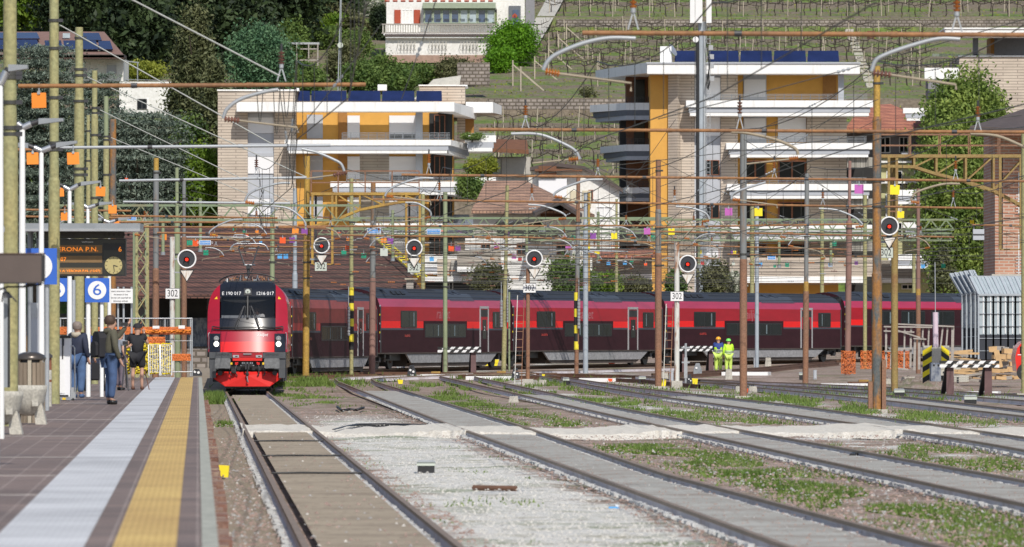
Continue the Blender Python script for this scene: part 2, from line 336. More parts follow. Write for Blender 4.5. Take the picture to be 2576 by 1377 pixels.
# terraced hillside behind the town: (distance, height read off the terrace lines)
HP = [(504, 470), (520, 446), (545, 385), (574, 293), (575.5, 250), (600, 228), (625, 188), (645, 150), (665, 105), (680, 78), (681, 50), (700, 28), (725, -40), (760, -150), (800, -300)]
HP = [(Y, H-(y-HY)*Y/F) for Y, y in HP]; HP[0] = (504, GZ(504)-.5)
def hz(Y, x=0):
    if Y <= HP[0][0]: return HP[0][1]
    for (a, b), (c, d) in zip(HP, HP[1:]):
        if Y <= c: return b+(d-b)*(Y-a)/(c-a)
    return HP[-1][1]
def hY(y, lo=540, hi=790):
    a, b = lo, hi
    for i in range(40):
        m = (a+b)/2
        if HY-(hz(m)-H)*F/m > y: a = m
        else: b = m
    return a
def hill():
    m = bpy.data.materials.new('terrace_grass'); m.use_nodes = True; n = m.node_tree; b = n.nodes['Principled BSDF']; b.inputs['Roughness'].default_value = .95
    tc = n.nodes.new('ShaderNodeTexCoord'); v = tc.outputs['Object']; sp = n.nodes.new('ShaderNodeSeparateXYZ'); n.links.new(v, sp.inputs[0])
    yy = mathn(n, 'ADD', mathn(n, 'MULTIPLY', sp.outputs[1], .1), mathn(n, 'MULTIPLY', noisen(n, .12, 4, v), .35))
    fr = mathn(n, 'FRACT', yy); nn = noisen(n, .35, 8, v, .75)
    msk = rampn(n, mathn(n, 'ADD', mathn(n, 'MULTIPLY', fr, .55), mathn(n, 'MULTIPLY', nn, .9)), [(.50, 0.), (.68, 1.)])
    gr = rampn(n, noisen(n, 1.6, 6, v), [(.3, (.07,.11,.025)), (.55, (.13,.20,.035)), (.75, (.21,.25,.06))])
    so_ = rampn(n, noisen(n, 2.5, 6, v), [(.3, (.12,.095,.065)), (.7, (.24,.195,.14))])
    n.links.new(mixn(n, msk, gr, so_), b.inputs['Base Color'])
    bp = n.nodes.new('ShaderNodeBump'); bp.inputs['Strength'].default_value = 1; bp.inputs['Distance'].default_value = .5; n.links.new(nn, bp.inputs['Height']); n.links.new(bp.outputs[0], b.inputs['Normal'])
    MATS['hill'] = m
    ys = sorted(set([h[0] for h in HP]+list(np.arange(506, 800, 2.0)))); xs = list(np.arange(-110, 111, 2.5)); mb = MB(); vs = []
    for y in ys:
        st = max(0, math.sin((y % 10)/10*math.pi*2))*.25 if y > 515 else 0
        for x in xs: vs.append((x, y, hz(y)+st+(rnd.uniform(-.12, .12) if y > 506 else 0)))
    k = len(xs); mb.add(vs, [(i*k+j, i*k+j+1, (i+1)*k+j+1, (i+1)*k+j) for i in range(len(ys)-1) for j in range(k-1)], 'hill', True); struct(mb, 'hillside')
hill()
ANG = math.atan(TS)
# ---- platform (built square to the track, then turned) ----
brick('pavers', (.195,.138,.115), (.120,.088,.078), (.33,.27,.24), .62, .31, .011, .75, 'xy', noise=.6)
brick('tactile_white', (.60,.60,.61), (.53,.53,.54), (.47,.47,.48), .10, .075, .016, .7, 'xy', bump=.5, noise=.55)
brick('tactile_yellow', (.68,.47,.17), (.60,.40,.14), (.44,.28,.08), .10, .075, .016, .7, 'xy', bump=.5, noise=.55)
M('coping', (.34,.34,.29), .85, .15, 2, fine=12); M('footing', (.20,.10,.075), .9, c2=(.30,.22,.17), scale=1.4, thr=(.45,.62), fine=20, bump=.4)
M('path_white', (.64,.60,.53), .95, c2=(.45,.41,.35), scale=9, thr=(.45,.75), fine=22, bump=.8); M('rail_head', (.26,.185,.13), .55, .2, 2, metal=.3); M('rail_web', (.62,.58,.60), .7, c2=(.36,.29,.25), scale=1.2, thr=(.5,.75)); M('clip', (.50,.50,.49), .7, .25, 3)
M('rail_rusty', (.13,.065,.04), .8, .2, 2); M('wood_dark', (.10,.065,.05), .9, .2)
def srot(mb, name, **k):
    o = mb.build(name, local=True, kind='structure'); o.rotation_euler = (0, 0, ANG); return o
mb = MB(); mb.box(-3.5, 40, -.3, .14, 221, PZ, 'pavers'); mb.box(-30, 40, -.3, -3.5, 262, PZ, 'pavers'); srot(mb, 'platform')
mb = MB(); mb.box(-1.45, 40, PZ, -.78, 221, PZ+.006, 'tactile_white'); srot(mb, 'white_tactile_strip')
mb = MB(); mb.box(-.58, 40, PZ, -.147, 221, PZ+.006, 'tactile_yellow'); srot(mb, 'yellow_tactile_strip')
mb = MB(); mb.box(.03, 40, PZ, .145, 221.1, PZ+.008, 'coping'); srot(mb, 'platform_coping')
mb = MB(); s = 45
while s < 221: mb.box(.141, s, -.3, .30+.07*math.sin(s*1.7), s+1.2, -.03+.02*math.sin(s), 'footing'); s += 1.28
srot(mb, 'platform_footing')
M('joint', (.42,.40,.38), .9, .1)
for s, w_ in ((110, 0), (92, 0), (76, 0), (66, 0), (58, 1), (137, 0)):
    mb = MB(); mb.box(-8, s, PZ, -1.46, s+.05, PZ+.004, 'joint'); srot(mb, 'paving_joint')
# ---- rails ----
def rY(y):
    a, b = 20., 470.
    for i in range(40):
        m = (a+b)/2
        if HY+(H-g(m))*F/m > y: a = m
        else: b = m
    return a
def RP(x, y): Y = rY(y); return Vector(((x-CX)*Y/F, Y, g(Y)))
def spline(pts, step=2.0):
    out = []
    P4 = [pts[0]*2-pts[1]]+pts+[pts[-1]*2-pts[-2]]
    for i in range(1, len(P4)-2):
        a, b, c, d = P4[i-1:i+3]; k = max(2, int((c-b).length/step))
        for j in range(k):
            t = j/k; out.append(b.lerp(c, t) if (a-b).length > 40 or (d-c).length > 40 else .5*((2*b)+(c-a)*t+(2*a-5*b+4*c-d)*t*t+(3*b-a-3*c+d)*t**3))
    out.append(pts[-1]); return out
RPROF = [(-.07, -.165), (.07, -.165), (.07, -.145), (.030, -.13), (.030, -.05), (.036, -.042), (.036, 0), (-.036, 0), (-.036, -.042), (-.030, -.05), (-.030, -.13), (-.07, -.145)]
def rail(parent, pts, web='rail_web', head='rail_head'):
    mb = MB(); rings = []
    for i, p in enumerate(pts):
        d = (pts[min(i+1, len(pts)-1)]-pts[max(i-1, 0)]); d.z = 0; d.normalize(); n = Vector((d.y, -d.x, 0))
        rings.append([p+n*a+Vector((0, 0, b)) for a, b in RPROF])
    vs = [v for r in rings for v in r]; k = len(RPROF); hd = []; wb = []
    for i in range(len(pts)-1):
        for j in range(k):
            (hd if 5 <= j <= 7 else wb).append((i*k+j, i*k+(j+1) % k, (i+1)*k+(j+1) % k, (i+1)*k+j))
    mb.add(vs, hd, head); mb.add(vs, wb, web)
    return mb.build('rail', parent)
def straight(u, a, b, step=6): return [Vector((LX(u, Y), Y, g(Y))) for Y in np.arange(a, b+.1, step)]
def clips(parent, pts, off, ymax=215):
    mb = MB(); acc = 0
    for a, b in zip(pts, pts[1:]):
        d = b-a; L = d.length; d.normalize(); n = Vector((d.y, -d.x, 0)).normalized(); t = -acc % .3
        while t < L:
            p = a+d*t+n*off
            if 52 < p.y < ymax:
                s_ = rnd.uniform(.75, 1.2); mb.cbox(p+Vector((0, 0, -.13+.03*s_)), (.07, .15*s_, .035*s_), 'clip', Matrix.Rotation(rnd.uniform(-.35, .35), 3, 'Z'))
            t += .3
        acc = (acc+L) % .3
    if mb.v: mb.build('rail_fastening', parent, kind='stuff')
def track(label, L, R, bed=None, fast=True, bz=-.075, web='rail_web', head='rail_head', bedname='track_bed'):
    t = thing('railway_track', label, 'railway track', L[0])
    rail(t, L, web, head); rail(t, R, web, head)
    if fast: clips(t, R, -.13); clips(t, L, -.14)
    if bed:
        mb = MB(); n = min(len(L), len(R))
        def at_(pts, Y):
            for a, b in zip(pts, pts[1:]):
                if min(a.y, b.y) <= Y <= max(a.y, b.y) and a.y != b.y: return a.lerp(b, (Y-a.y)/(b.y-a.y))
            return None
        ys = np.arange(max(L[0].y, R[0].y), bed[1], 4.0); vs = []
        for Y in ys:
            a = at_(L, Y); b = at_(R, Y)
            if a is None or b is None: continue
            vs += [a+Vector((.17, 0, bz)), b+Vector((-.17, 0, bz))]
        k = len(vs)//2; mb.add(vs, [(2*i, 2*i+1, 2*i+3, 2*i+2) for i in range(k-1)], bed[0]); mb.build(bedname, t)
    return t
LA = straight(1.05, 50, 236)+[]; RA = straight(2.56, 50, 236)
TP = [Vector(((622.7-CX)*233.6/F, 233.6, 0))]
tA = track('near railway track with tan decking between its rails, the one the red locomotive stands on', LA, RA, ('deck_tan', 228), True, -.06)
for Y in (96.5, 110.5, 126):   # dark cables lying across the decking
    mb = MB(); mb.tube([(LX(1.12, Y), Y, -.035), (LX(1.6, Y), Y+.1, -.03), (LX(2.1, Y), Y-.1, -.03), (LX(2.5, Y), Y, -.03)], .018, 'black'); tag(mb.build('crossing_cable'), {96.5:'nearest', 110.5:'middle', 126:'farthest'}[Y]+' of three black cables lying across the tan decking', 'cable')
def pxr(pts, step=3.0): return spline([RP(*p) for p in pts], step)
BL = pxr([(2330, 1500), (1995, 1377), (1312, 1131.7), (1130, 1067), (850, 959), (843, 952), (880, 947), (1000, 943), (1200, 937), (1500, 929), (1700, 924)]); BR = pxr([(2830, 1500), (2385, 1377), (1677, 1192), (1301, 1067), (945, 960), (935, 953), (980, 949), (1130, 943), (1330, 938)])
track('second railway track, running down to the bottom right corner over pale grey decking', BL, BR, ('bed_grey', 235))
CL = pxr([(2990, 1377), (2576, 1266), (1644, 1066), (1367, 1005), (1110, 947), (1108, 943), (1250, 940)]); CR = pxr([(3290, 1377), (2576, 1207), (1830, 1075), (1541, 1022), (1387, 988), (1195, 948), (1195, 943), (1400, 938)])
track('third railway track, with a grass strip along its near side', CL, CR, ('bed_grey', 228))
DL = pxr([(3000, 1230), (2576, 1131), (2199, 1071), (1910, 1030), (1610, 989), (1456, 963), (1320, 939)]); DR = pxr([(3000, 1180), (2576, 1099), (2322, 1063), (1985, 1017), (1610, 976), (1450, 953), (1335, 936)])
track('fourth railway track, crossing the white gravel path near the right edge', DL, DR, ('bed_grey', 225))
EL = pxr([(2760, 1072), (2576, 1046), (2172, 1000), (1850, 969), (1600, 946)]); ER = pxr([(2760, 1054), (2576, 1031), (2187, 989), (1835, 961), (1640, 944)])
track('fifth railway track, passing behind the big mast with the signal on the right', EL, ER, ('bed_grey', 225), False)
FL = pxr([(2700, 1018), (2576, 1007), (2172, 979), (1752, 960)]); FR = pxr([(2700, 1003), (2576, 994), (2172, 971), (1760, 954)])
track('sixth railway track in front of the black and white buffer stop on the right', FL, FR, ('bed_grey', 225), False)
track('rusty siding rails running up behind the two workers in yellow', pxr([(1640, 948), (1763, 940), (1900, 931), (2012, 920), (2110, 912)]), pxr([(1640, 940), (1763, 934), (1900, 925), (2012, 915), (2100, 909)]), None, False, web='rail_rusty', head='rail_rusty')
track('rusty turnout rails lying across the yard in front of the coaches', pxr([(700, 948), (950, 941), (1250, 944), (1560, 952), (1760, 968)]), pxr([(700, 942), (950, 936), (1250, 938), (1560, 943), (1760, 956)]), None, False, web='rail_rusty', head='rail_rusty')
# the track under the coaches
# white gravel crossing path
def zc(u, Y): return g(Y)-.03
mb = MB(); vs = []
us = [.98+i*.16 for i in range(200)]
for i, u in enumerate(us):
    dY = 1.2*math.sin(u*.6)+rnd.uniform(-.1, .1)
    for Y in [q+dY for q in (137.6, 138, 140, 142, 144, 146, 148, 149.2)]:
        on = any(abs(u-c) < .7 for c in (1.8, 6.6, 11.1, 16.3)); z = -.035 if on else -.035+.05*math.sin(u*1.3)
        vs.append((LX(u, Y), Y, (z if 137.8 < Y-dY < 149 else -.2)+rnd.uniform(-.018, .018)))
fs = [(8*i+j, 8*i+8+j, 8*i+9+j, 8*i+1+j) for i in range(len(us)-1) for j in range(7)]
mb.add(vs, fs, 'path_white'); struct(mb, 'gravel_path')
# ---- loose stones and grass ----
M('st_pink', (.28,.20,.17), .9, .3, 2); M('st_grey', (.30,.29,.28), .9, .3, 2); M('st_white', (.50,.48,.44), .9, .12, 2)
def stones():
    mb = MB(); g2 = np.random.default_rng(3)
    for i in range(30000):
        Y = 58+(g2.random()**1.5)*125; x0 = LX(.3, Y); x1 = (2576-CX)*Y/F+1; x = x0+(x1-x0)*g2.random(); u = x+TS*Y
        if min(abs(u-c) for c in (1.05, 2.56, 5.85, 7.4, 10.35, 11.9, 15.6, 17.0)) < .13 or (1.0 < u < 2.6 and g2.random() > .12): continue
        if 137.5 < Y < 149: continue
        onb = any(abs(u-c) < .6 for c in (6.6, 11.1, 16.3))
        if onb and g2.random() > .4: continue
        wz = 3.05 < u < 5.25 and Y < 172
        r = g2.uniform(.012, .036)*(.75 if wz else 1)*(1.25 if g2.random() < .1 else 1)*(.6 if onb else 1); m = ('st_white' if g2.random() < .85 else 'st_grey') if wz else g2.choice(['st_pink', 'st_pink', 'st_pink', 'st_grey', 'st_white'], p=[.3, .25, .2, .215, .035])
        q = g2.uniform(.6, 1.2, 6); a = g2.random()*6.28; ca, sa = math.cos(a)*r, math.sin(a)*r; z = -.15+r*.3+(.03 if not onb else .07)+(.06 if 1.0 < u < 2.6 else 0)
        mb.add([(x+ca*q[0], Y+sa*q[0], z), (x-sa*q[1], Y+ca*q[1], z), (x-ca*q[2], Y-sa*q[2], z), (x+sa*q[3], Y-ca*q[3], z), (x, Y, z+r*.8*q[4]), (x, Y, z-r)], [(0,1,4),(1,2,4),(2,3,4),(3,0,4)], str(m))
    mb.build('loose_stones', local=True, label='loose pink grey and white ballast stones scattered between the tracks', cat='stones', kind='stuff')
stones()
leafmat('grass_blade', (.10,.17,.03), (.21,.29,.07), 1.2, .3)
def grass():
    g2 = np.random.default_rng(5); V = []; 
    import mathutils.noise as mn
    def patch(u0, du, Ya, Yb, n, th, hmax=.16):
        for i in range(n):
            Y = g2.uniform(Ya, Yb); u = u0+g2.normal()*du
            if mn.noise((u*.9+u0, Y*.16, 0)) < th: continue
            if min(abs(u-c) for c in (1.05, 2.56, 5.85, 7.4, 10.35, 11.9, 15.6, 17.0)) < .15 or 137 < Y < 150: continue
            x = u-TS*Y; z = GZ(Y)-.01; h = g2.uniform(.4, 1)*hmax; a = g2.uniform(0, 3.14); w_ = .014+.00006*Y; lx, ly = g2.normal()*h*.45, g2.normal()*h*.45
            V.append([(x-w_*math.cos(a), Y-w_*math.sin(a), z), (x+w_*math.cos(a), Y+w_*math.sin(a), z), (x+lx, Y+ly, z+h)])
    patch(8.9, .42, 60, 127, 34000, -.14, .12); patch(8.7, .5, 155, 232, 9000, -.05, .13)
    patch(13.6, .7, 80, 127, 9000, .02, .14); patch(13.6, .7, 155, 225, 7000, 0, .18); patch(19.3, .9, 110, 127, 3000, 0); patch(19.3, .9, 155, 225, 8000, .03, .2)
    patch(4.0, .5, 195, 232, 2000, .05, .12); patch(.6, .2, 205, 232, 2500, -.4, .3); patch(.75, .15, 138, 150, 900, -.5, .25); patch(.7, .12, 154, 158, 300, -.5, .2)
    patch(4.1, .9, 60, 127, 2600, .22, .07); patch(3.3, .5, 232, 262, 1800, -.05, .14); patch(22, 3.5, 215, 262, 6000, .12, .22); patch(12, 3, 236, 285, 9000, .1, .25); patch(25.5, 2, 215, 262, 3000, .05, .25); patch(5, 1.2, 262, 290, 4000, -.1, .3)
    V = np.array(V); mb = bpy.data.meshes.new('grass'); k = len(V); mb.from_pydata(V.reshape(-1, 3).tolist(), [], np.arange(3*k).reshape(-1, 3).tolist()); mb.materials.append(MATS['grass_blade'])
    o = bpy.data.objects.new('grass', mb); COL.objects.link(o); tag(o, 'short green grass growing in patches between the tracks', 'grass', kind='stuff')
grass()
# ================= locomotive and coaches =================
M('red_dark', (.34,.008,.022), .28, .08, 1.5, coat=.6); M('red_bright', (.72,.015,.012), .28, .06, 1.5, coat=.6); M('loco_black', (.012,.013,.018), .25, .2, 2, coat=.5)
M('buffer_grey', (.065,.07,.078), .6, .12, 4); M('buffer_face', (.14,.145,.15), .7, .15, 3, fine=10); M('plough_red', (.60,.012,.008), .6, .08, 3); M('coach_red', (.37,.004,.017), .45, .12, 1.5, coat=.04, stretch=(.3,1,2))
M('coach_fascia', (.40,.022,.07), .35, .14, 1.5, coat=.12, stretch=(.3,1,2)); M('coach_bright', (.85,.008,.008), .45, .06, 2); M('coach_grey', (.040,.014,.019), .55, .18, 2, stretch=(.4,1,1)); M('coach_roof', (.034,.040,.055), .55, .12, 1, stretch=(.2,1,1)); M('roof_panel', (.055,.065,.085), .5, .1, 2)  # tilted fascia: pinkish sky reflection put into its red
M('coach_skirt', (.30,.30,.31), .6, .1, 1.5, fine=8); M('coach_under', (.075,.06,.052), .85, .25, 2); M('dust_red', (.19,.022,.018), .55, .2, 2, stretch=(.5,1,1)); M('dust_fascia', (.27,.045,.035), .5, .15, 2, stretch=(.5,1,1)); M('dust_bright', (.42,.03,.025), .5, .12, 2)  # browner, darker reds for the two coaches nearest the locomotive
M('door_frame', (.38,.38,.39), .5, .06); M('curtain', (.16,.21,.23), .6, .2, 3); M('led_on', (1, .95, .8), .3, .02, emit=3.5); M('warn_yellow', (.85,.55,.02), .5, .05); M('outline_pale', (.45,.16,.18), .5, .05); M('copper', (.30,.14,.07), .5, .2, 4)
for k_, v_ in (('glass_dark', .12), ('coach_grey', .08), ('coach_red', .3), ('coach_bright', .3), ('coach_roof', .25), ('roof_panel', .3)): MATS[k_].node_tree.nodes['Principled BSDF'].inputs['Specular IOR Level'].default_value = v_
def glassmat():
    m = bpy.data.materials.new('windscreen'); m.use_nodes = True; n = m.node_tree; b = n.nodes['Principled BSDF']
    b.inputs['Base Color'].default_value = (.01, .014, .02, 1); b.inputs['Roughness'].default_value = .06; b.inputs['Alpha'].default_value = .42; b.inputs['Coat Weight'].default_value = .4
    MATS['windscreen'] = m
glassmat()
LOC = thing('locomotive', 'red and black electric locomotive seen head on, headlights lit, pantograph raised', 'locomotive', TP[0]+Vector((0, 0, 0)), math.radians(1.6))
ws = [(1.45,1.44),(1.70,1.46),(1.83,1.47),(2.12,1.48),(2.29,1.48),(2.60,1.475),(2.95,1.47),(3.25,1.44),(3.5,1.37),(3.7,1.26),(3.85,1.13),(3.95,1.0),(4.03,.86)]
def wz(z):
    for (a, b), (c, d) in zip(ws, ws[1:]):
        if z <= c: return b+(d-b)*(z-a)/(c-a)
    return ws[-1][1]
def fy(x, z):      # front face depth
    y = .42*(abs(x)/1.48)**2.6
    d = z-2.29
    if d > 0: y += d*.40+d*d*.13-.10
    else: y += -.10+d*.34
    if z > 3.7: y += (z-3.7)**2*1.6
    return y
zs = [1.45,1.55,1.64,1.74,1.83,1.95,2.08,2.2,2.29,2.32,2.5,2.7,2.9,3.1,3.3,3.5,3.6,3.7,3.78,3.85,3.9,3.95,3.99,4.03]
xs_ = [-1.5,-1.35,-1.2,-1.1,-1.03,-.9,-.75,-.6,-.45,-.3,-.15,-.05,.05,.15,.3,.45,.6,.75,.9,1.03,1.1,1.2,1.35,1.5]
mb = MB(); V = []
for z in zs:
    w_ = wz(z)
    for x in xs_: xx = max(-w_, min(w_, x)); V.append((xx, fy(xx, z), z))
n = len(xs_)
for i in range(len(zs)-1):
    for j in range(n-1):
        zc_ = (zs[i]+zs[i+1])/2; xc = abs((xs_[j]+xs_[j+1])/2)
        if xc < 1.03: m = 'loco_black' if zc_ > 2.29 else ('red_bright' if zc_ < 1.83 else 'red_dark')
        else: m = 'red_dark'
        if 2.29 < zc_ < 3.5 and xc < 1.0 and zc_ > 2.7: continue
        mb.add([V[i*n+j], V[i*n+j+1], V[(i+1)*n+j+1], V[(i+1)*n+j]], [(0, 1, 2, 3)], m, True)
# side walls and roof, running back
for i in range(len(ws)-1):
    for s_ in (-1, 1):
        (z0, w0), (z1, w1) = ws[i], ws[i+1]; y0, y1 = fy(w0, z0), fy(w1, z1)
        mb.add([(s_*w0, y0, z0), (s_*w1, y1, z1), (s_*w1, 19, z1), (s_*w0, 19, z0)], [(0, 1, 2, 3) if s_ < 0 else (3, 2, 1, 0)], 'red_dark', True)
mb.add([(-.86, fy(.86, 4.03), 4.03), (.86, fy(.86, 4.03), 4.03), (.86, 19, 4.03), (-.86, 19, 4.03)], [(0, 1, 2, 3)], 'loco_black')
mb.box(-1.42, .5, .85, 1.42, 18.8, 1.45, 'loco_black'); mb.box(-1.46, 18.6, 1.45, 1.46, 19, 3.4, 'red_dark')
bm_ = __import__('bmesh').new(); body = mb.build('body', LOC, local=True)
bm_.from_mesh(body.data); __import__('bmesh').ops.remove_doubles(bm_, verts=bm_.verts, dist=.001); bm_.to_mesh(body.data); bm_.free()
# cab interior and driver
mb = MB(); mb.box(-1.0, 1.9, 2.3, 1.0, 2.0, 3.55, 'dark_void'); mb.box(-.98, .42, 2.45, .98, .95, 2.74, 'dark_metal'); mb.box(-.96, .40, 2.70, .45, .62, 2.80, 'panel_grey'); mb.build('cab_desk', LOC, local=True)
mb = MB()
for sx in (-1, 1):
    x0, x1 = (.045, .99) if sx > 0 else (-.99, -.045); nx = 6; nz = 5; vs = []
    for j in range(nz+1):
        for i in range(nx+1): x = x0+(x1-x0)*i/nx; z = 2.70+.80*j/nz; vs.append((x, fy(x, z)-.012, z))
    mm = MB(); mm.add(vs, [(j*(nx+1)+i, j*(nx+1)+i+1, (j+1)*(nx+1)+i+1, (j+1)*(nx+1)+i) for j in range(nz) for i in range(nx)], 'windscreen', True); mm.build('windscreen', LOC, local=True)
mb = MB(); mb.box(-.045, fy(0,2.7)-.06, 2.68, .045, fy(0,2.7)+.05, 2.72, 'black')
mb.bar((0, fy(0,2.7)-.03, 2.7), (0, fy(0,3.5)-.03, 3.5), .05, .09, 'black'); mb.build('windscreen_pillar', LOC, local=True)
for sx in (-1, 1):
    mb = MB(); a = (sx*.42, fy(.4,2.35)-.09, 2.35); b = (sx*.12, fy(.1,3.15)-.06, 3.15); mb.tube([a, b], .022, 'dark_metal'); mb.tube([(sx*.48, a[1]-.01, 2.38), (sx*.16, b[1]-.01, 3.12)], .014, 'black'); mb.tube([(sx*.08, b[1]-.03, 3.14), (sx*.11, fy(.1,2.75)-.07, 2.74)], .014, 'black')
    mb.cyl((a[0], a[1]-.02, 2.33), (a[0], a[1]+.06, 2.33), .05, 'black'); mb.build('wiper', LOC, local=True)
mb = MB(); pts = [(x, fy(x, 2.36)-.10, 2.36+(.03 if abs(x) > 1.2 else 0)) for x in np.linspace(-1.28, 1.28, 15)]; mb.tube(pts, .025, 'black'); mb.tube([(p[0], p[1]+.01, p[2]-.09) for p in pts], .02, 'black')
for x in (-1.29, 1.29): mb.tube([(x, fy(1.28, 2.36)-.10, 2.39), (x*1.01, fy(1.28, 2.3)-.09, 2.34), (x, fy(1.28, 2.3)-.09, 2.27)], .022, 'black')
mb.build('step_rail', LOC, local=True)
def on_front(x0, z0, off=.014): return lambda x, z, e: (x0+x, fy(x0+x, z0+z)-off, z0+z)
textmb('E 190 017', .175, 'sign_white', on_front(-.60, 3.605)).build('number_lettering', LOC, local=True); textmb('1216 017', .175, 'sign_white', on_front(.63, 3.605)).build('number_lettering', LOC, local=True)
def oblique(x0, z0): return lambda x, z, e: (x0+x+z*.25, fy(x0+x, z0+z)-.014, z0+z)
textmb('railjet', .165, 'sign_white', oblique(.565, 2.085)).build('side_lettering', LOC, local=True)
for sx in (-1, 1):
    mb = MB(); y = fy(1.17, 3.43)-.012; mb.add([(sx*1.11, fy(1.11, 3.4)-.012, 3.40), (sx*1.23, fy(1.23, 3.4)-.012, 3.40), (sx*1.14, y, 3.50)], [(0, 1, 2) if sx > 0 else (2, 1, 0)], 'warn_yellow'); mb.build('warning_triangle', LOC, local=True)
def bez(x0, x1, z0, z1, m, off, mb):  # panel following the front
    n_ = 5; vs = [(x0+(x1-x0)*i/n_, fy(x0+(x1-x0)*i/n_, z)-off, z) for z in (z0, (z0+z1)/2, z1) for i in range(n_+1)]
    mb.add(vs, [(j*(n_+1)+i, j*(n_+1)+i+1, (j+1)*(n_+1)+i+1, (j+1)*(n_+1)+i) for j in range(2) for i in range(n_)], m); return mb
mb = MB(); bez(-.14, .14, 3.54, 3.80, 'black', .03, mb); y = fy(0, 3.67)-.05; mb.disc((0, y, 3.67), .105, 'galv', n=20); mb.disc((0, y-.012, 3.67), .085, 'f_lightgrey', n=20); mb.disc((0, y-.024, 3.67), .025, 'dark_metal', n=12); mb.build('headlight', LOC, local=True)
for sx in (-1, 1):
    c = thing('headlight_cluster', None, None); c.parent = LOC; del_ = None
    mb = MB(); bez(min(sx*.99, sx*1.40), max(sx*.99, sx*1.40), 1.46, 2.13, 'loco_black', .03, mb); mb.build('housing', c, local=True)
    x = sx*1.14; y = fy(x, 1.8)-.06
    mb = MB(); mb.disc((x, y, 1.745), .105, 'galv', n=20, t=.05); mb.disc((x, y-.03, 1.745), .09, 'led_on', n=20); mb.disc((x, y-.045, 1.745), .02, 'dark_metal', n=8); mb.build('headlight', c, local=True)
    mb = MB(); mb.disc((x, y, 1.95), .095, 'steel_grey', n=20, t=.05); mb.disc((x, y-.03, 1.95), .075, 'lamp_off', n=20); mb.disc((x, y-.045, 1.94), .03, 'galv', n=8); mb.build('marker_lamp', c, local=True)
    mb = MB(); X = sx*1.43; yy = fy(1.4, 1.9)-.10; mb.tube([(X-sx*.03, yy+.08, 2.16), (X, yy, 2.12), (X, yy, 1.56), (X-sx*.04, yy+.08, 1.50)], .018, 'galv'); mb.build('grab_handle', LOC, local=True)
# buffer beam
mb = MB(); mb.box(-1.40, -.05, 1.22, 1.40, .5, 1.45, 'buffer_grey')
for sx in (-1, 1):
    mb.prism([(sx*1.40, 1.3), (sx*1.38, .5), (sx*1.16, .5), (sx*1.15, .82), (sx*.62, .84), (sx*.60, 1.3)][::sx], 'xz', .0, .5, 'buffer_grey')
mb.box(-.62, .1, .78, .62, .5, 1.3, 'black'); mb.build('buffer_beam', LOC, local=True)
for sx in (-1, 1):
    mb = MB(); c = sx*.90; mb.cyl((c, -.45, 1.04), (c, .1, 1.04), .12, 'dark_metal', n=14)
    mb.prism([(c-.28, .88), (c-.24, .86), (c+.24, .86), (c+.28, .88), (c+.28, 1.20), (c+.24, 1.225), (c-.24, 1.225), (c-.28, 1.20)], 'xz', -.52, -.46, 'buffer_face'); mb.build('buffer', LOC, local=True)
    textmb('SIEMENS', .115, 'black', lambda x, z, e, c=c: (c+x*1.15, -.054, 1.352+z)).build('maker_lettering', LOC, local=True)
mb = MB(); mb.box(-.56, -.09, 1.26, .56, -.04, 1.43, 'red_dark'); mb.box(-.54, -.10, 1.13, .54, .1, 1.25, 'plough_red'); mb.box(-.15, -.14, 1.36, .15, -.085, 1.40, 'steel_grey'); mb.build('centre_bracket', LOC, local=True)
for sx in (-1, 1):
    mb = MB(); mb.box(sx*.42-.11, -.13, 1.25, sx*.42+.11, -.10, 1.34, 'galv'); mb.box(sx*.42-.03, -.14, 1.28, sx*.42+.06, -.131, 1.31, 'black'); mb.build('jumper_socket', LOC, local=True)
    mb = MB(); mb.cbox((sx*.40, -.16, 1.03), (.10, .08, .09), 'plough_red'); mb.cbox((sx*.36, -.18, 1.06), (.05, .08, .05), 'plough_red'); mb.cbox((sx*.585, -.15, 1.03), (.07, .08, .08), 'warn_yellow'); mb.build('brake_valve', LOC, local=True)
    for dx in (.40, .62):
        mb = MB(); mb.tube([(sx*dx, -.16, 1.0), (sx*(dx+.02), -.25, .85), (sx*(dx+.03), -.24, .68), (sx*(dx-.03), -.22, .58)], .024, 'dark_metal'); mb.build('brake_hose', LOC, local=True)
mb = MB(); mb.cbox((0, -.2, 1.02), (.42, .25, .10), 'dark_metal'); mb.cbox((0, -.24, .96), (.5, .1, .035), 'steel_grey'); mb.cbox((-.05, -.4, .95), (.05, .1, .26), 'dark_metal'); mb.cbox((.05, -.4, .95), (.05, .1, .26), 'dark_metal')
for k in range(7): mb.cbox((-.18+.06*k, -.34, 1.05), (.03, .05, .06), 'steel_grey')
mb.tube([(0, -.42, .85), (0, -.46, .68), (0, -.40, .60)], .06, 'dark_metal'); mb.tube([(0, -.42, .56), (0, -.46, .42), (.03, -.40, .35)], .03, 'steel_grey'); mb.build('coupling_hook', LOC, local=True)
mb = MB(); mb.cyl((-.50, -.3, .76), (-.50, .2, .76), .09, 'dark_metal', n=14); mb.cyl((-.50, -.33, .76), (-.50, -.29, .76), .06, 'black', n=14); mb.build('air_horn', LOC, local=True)
mb = MB(); mb.add([(-1.24,.25,.48),(-.82,-.1,.19),(.82,-.1,.19),(1.24,.25,.48),(1.20,.2,.73),(0,-.12,.73),(-1.20,.2,.73),(0,-.3,.19),(0,-.3,.6)], [(0,1,7,8,6),(7,2,3,4,8),(6,8,5),(8,4,5)], 'plough_red')
mb.box(-.8, .1, .12, .8, .6, .22, 'dark_metal'); mb.build('snow_plough', LOC, local=True)
for sx in (-1, 1):
    mb = MB(); mb.cyl((sx*1.0, -.02, .68), (sx*1.0, .15, .68), .09, 'black', n=14); mb.build('sand_nozzle', LOC, local=True)
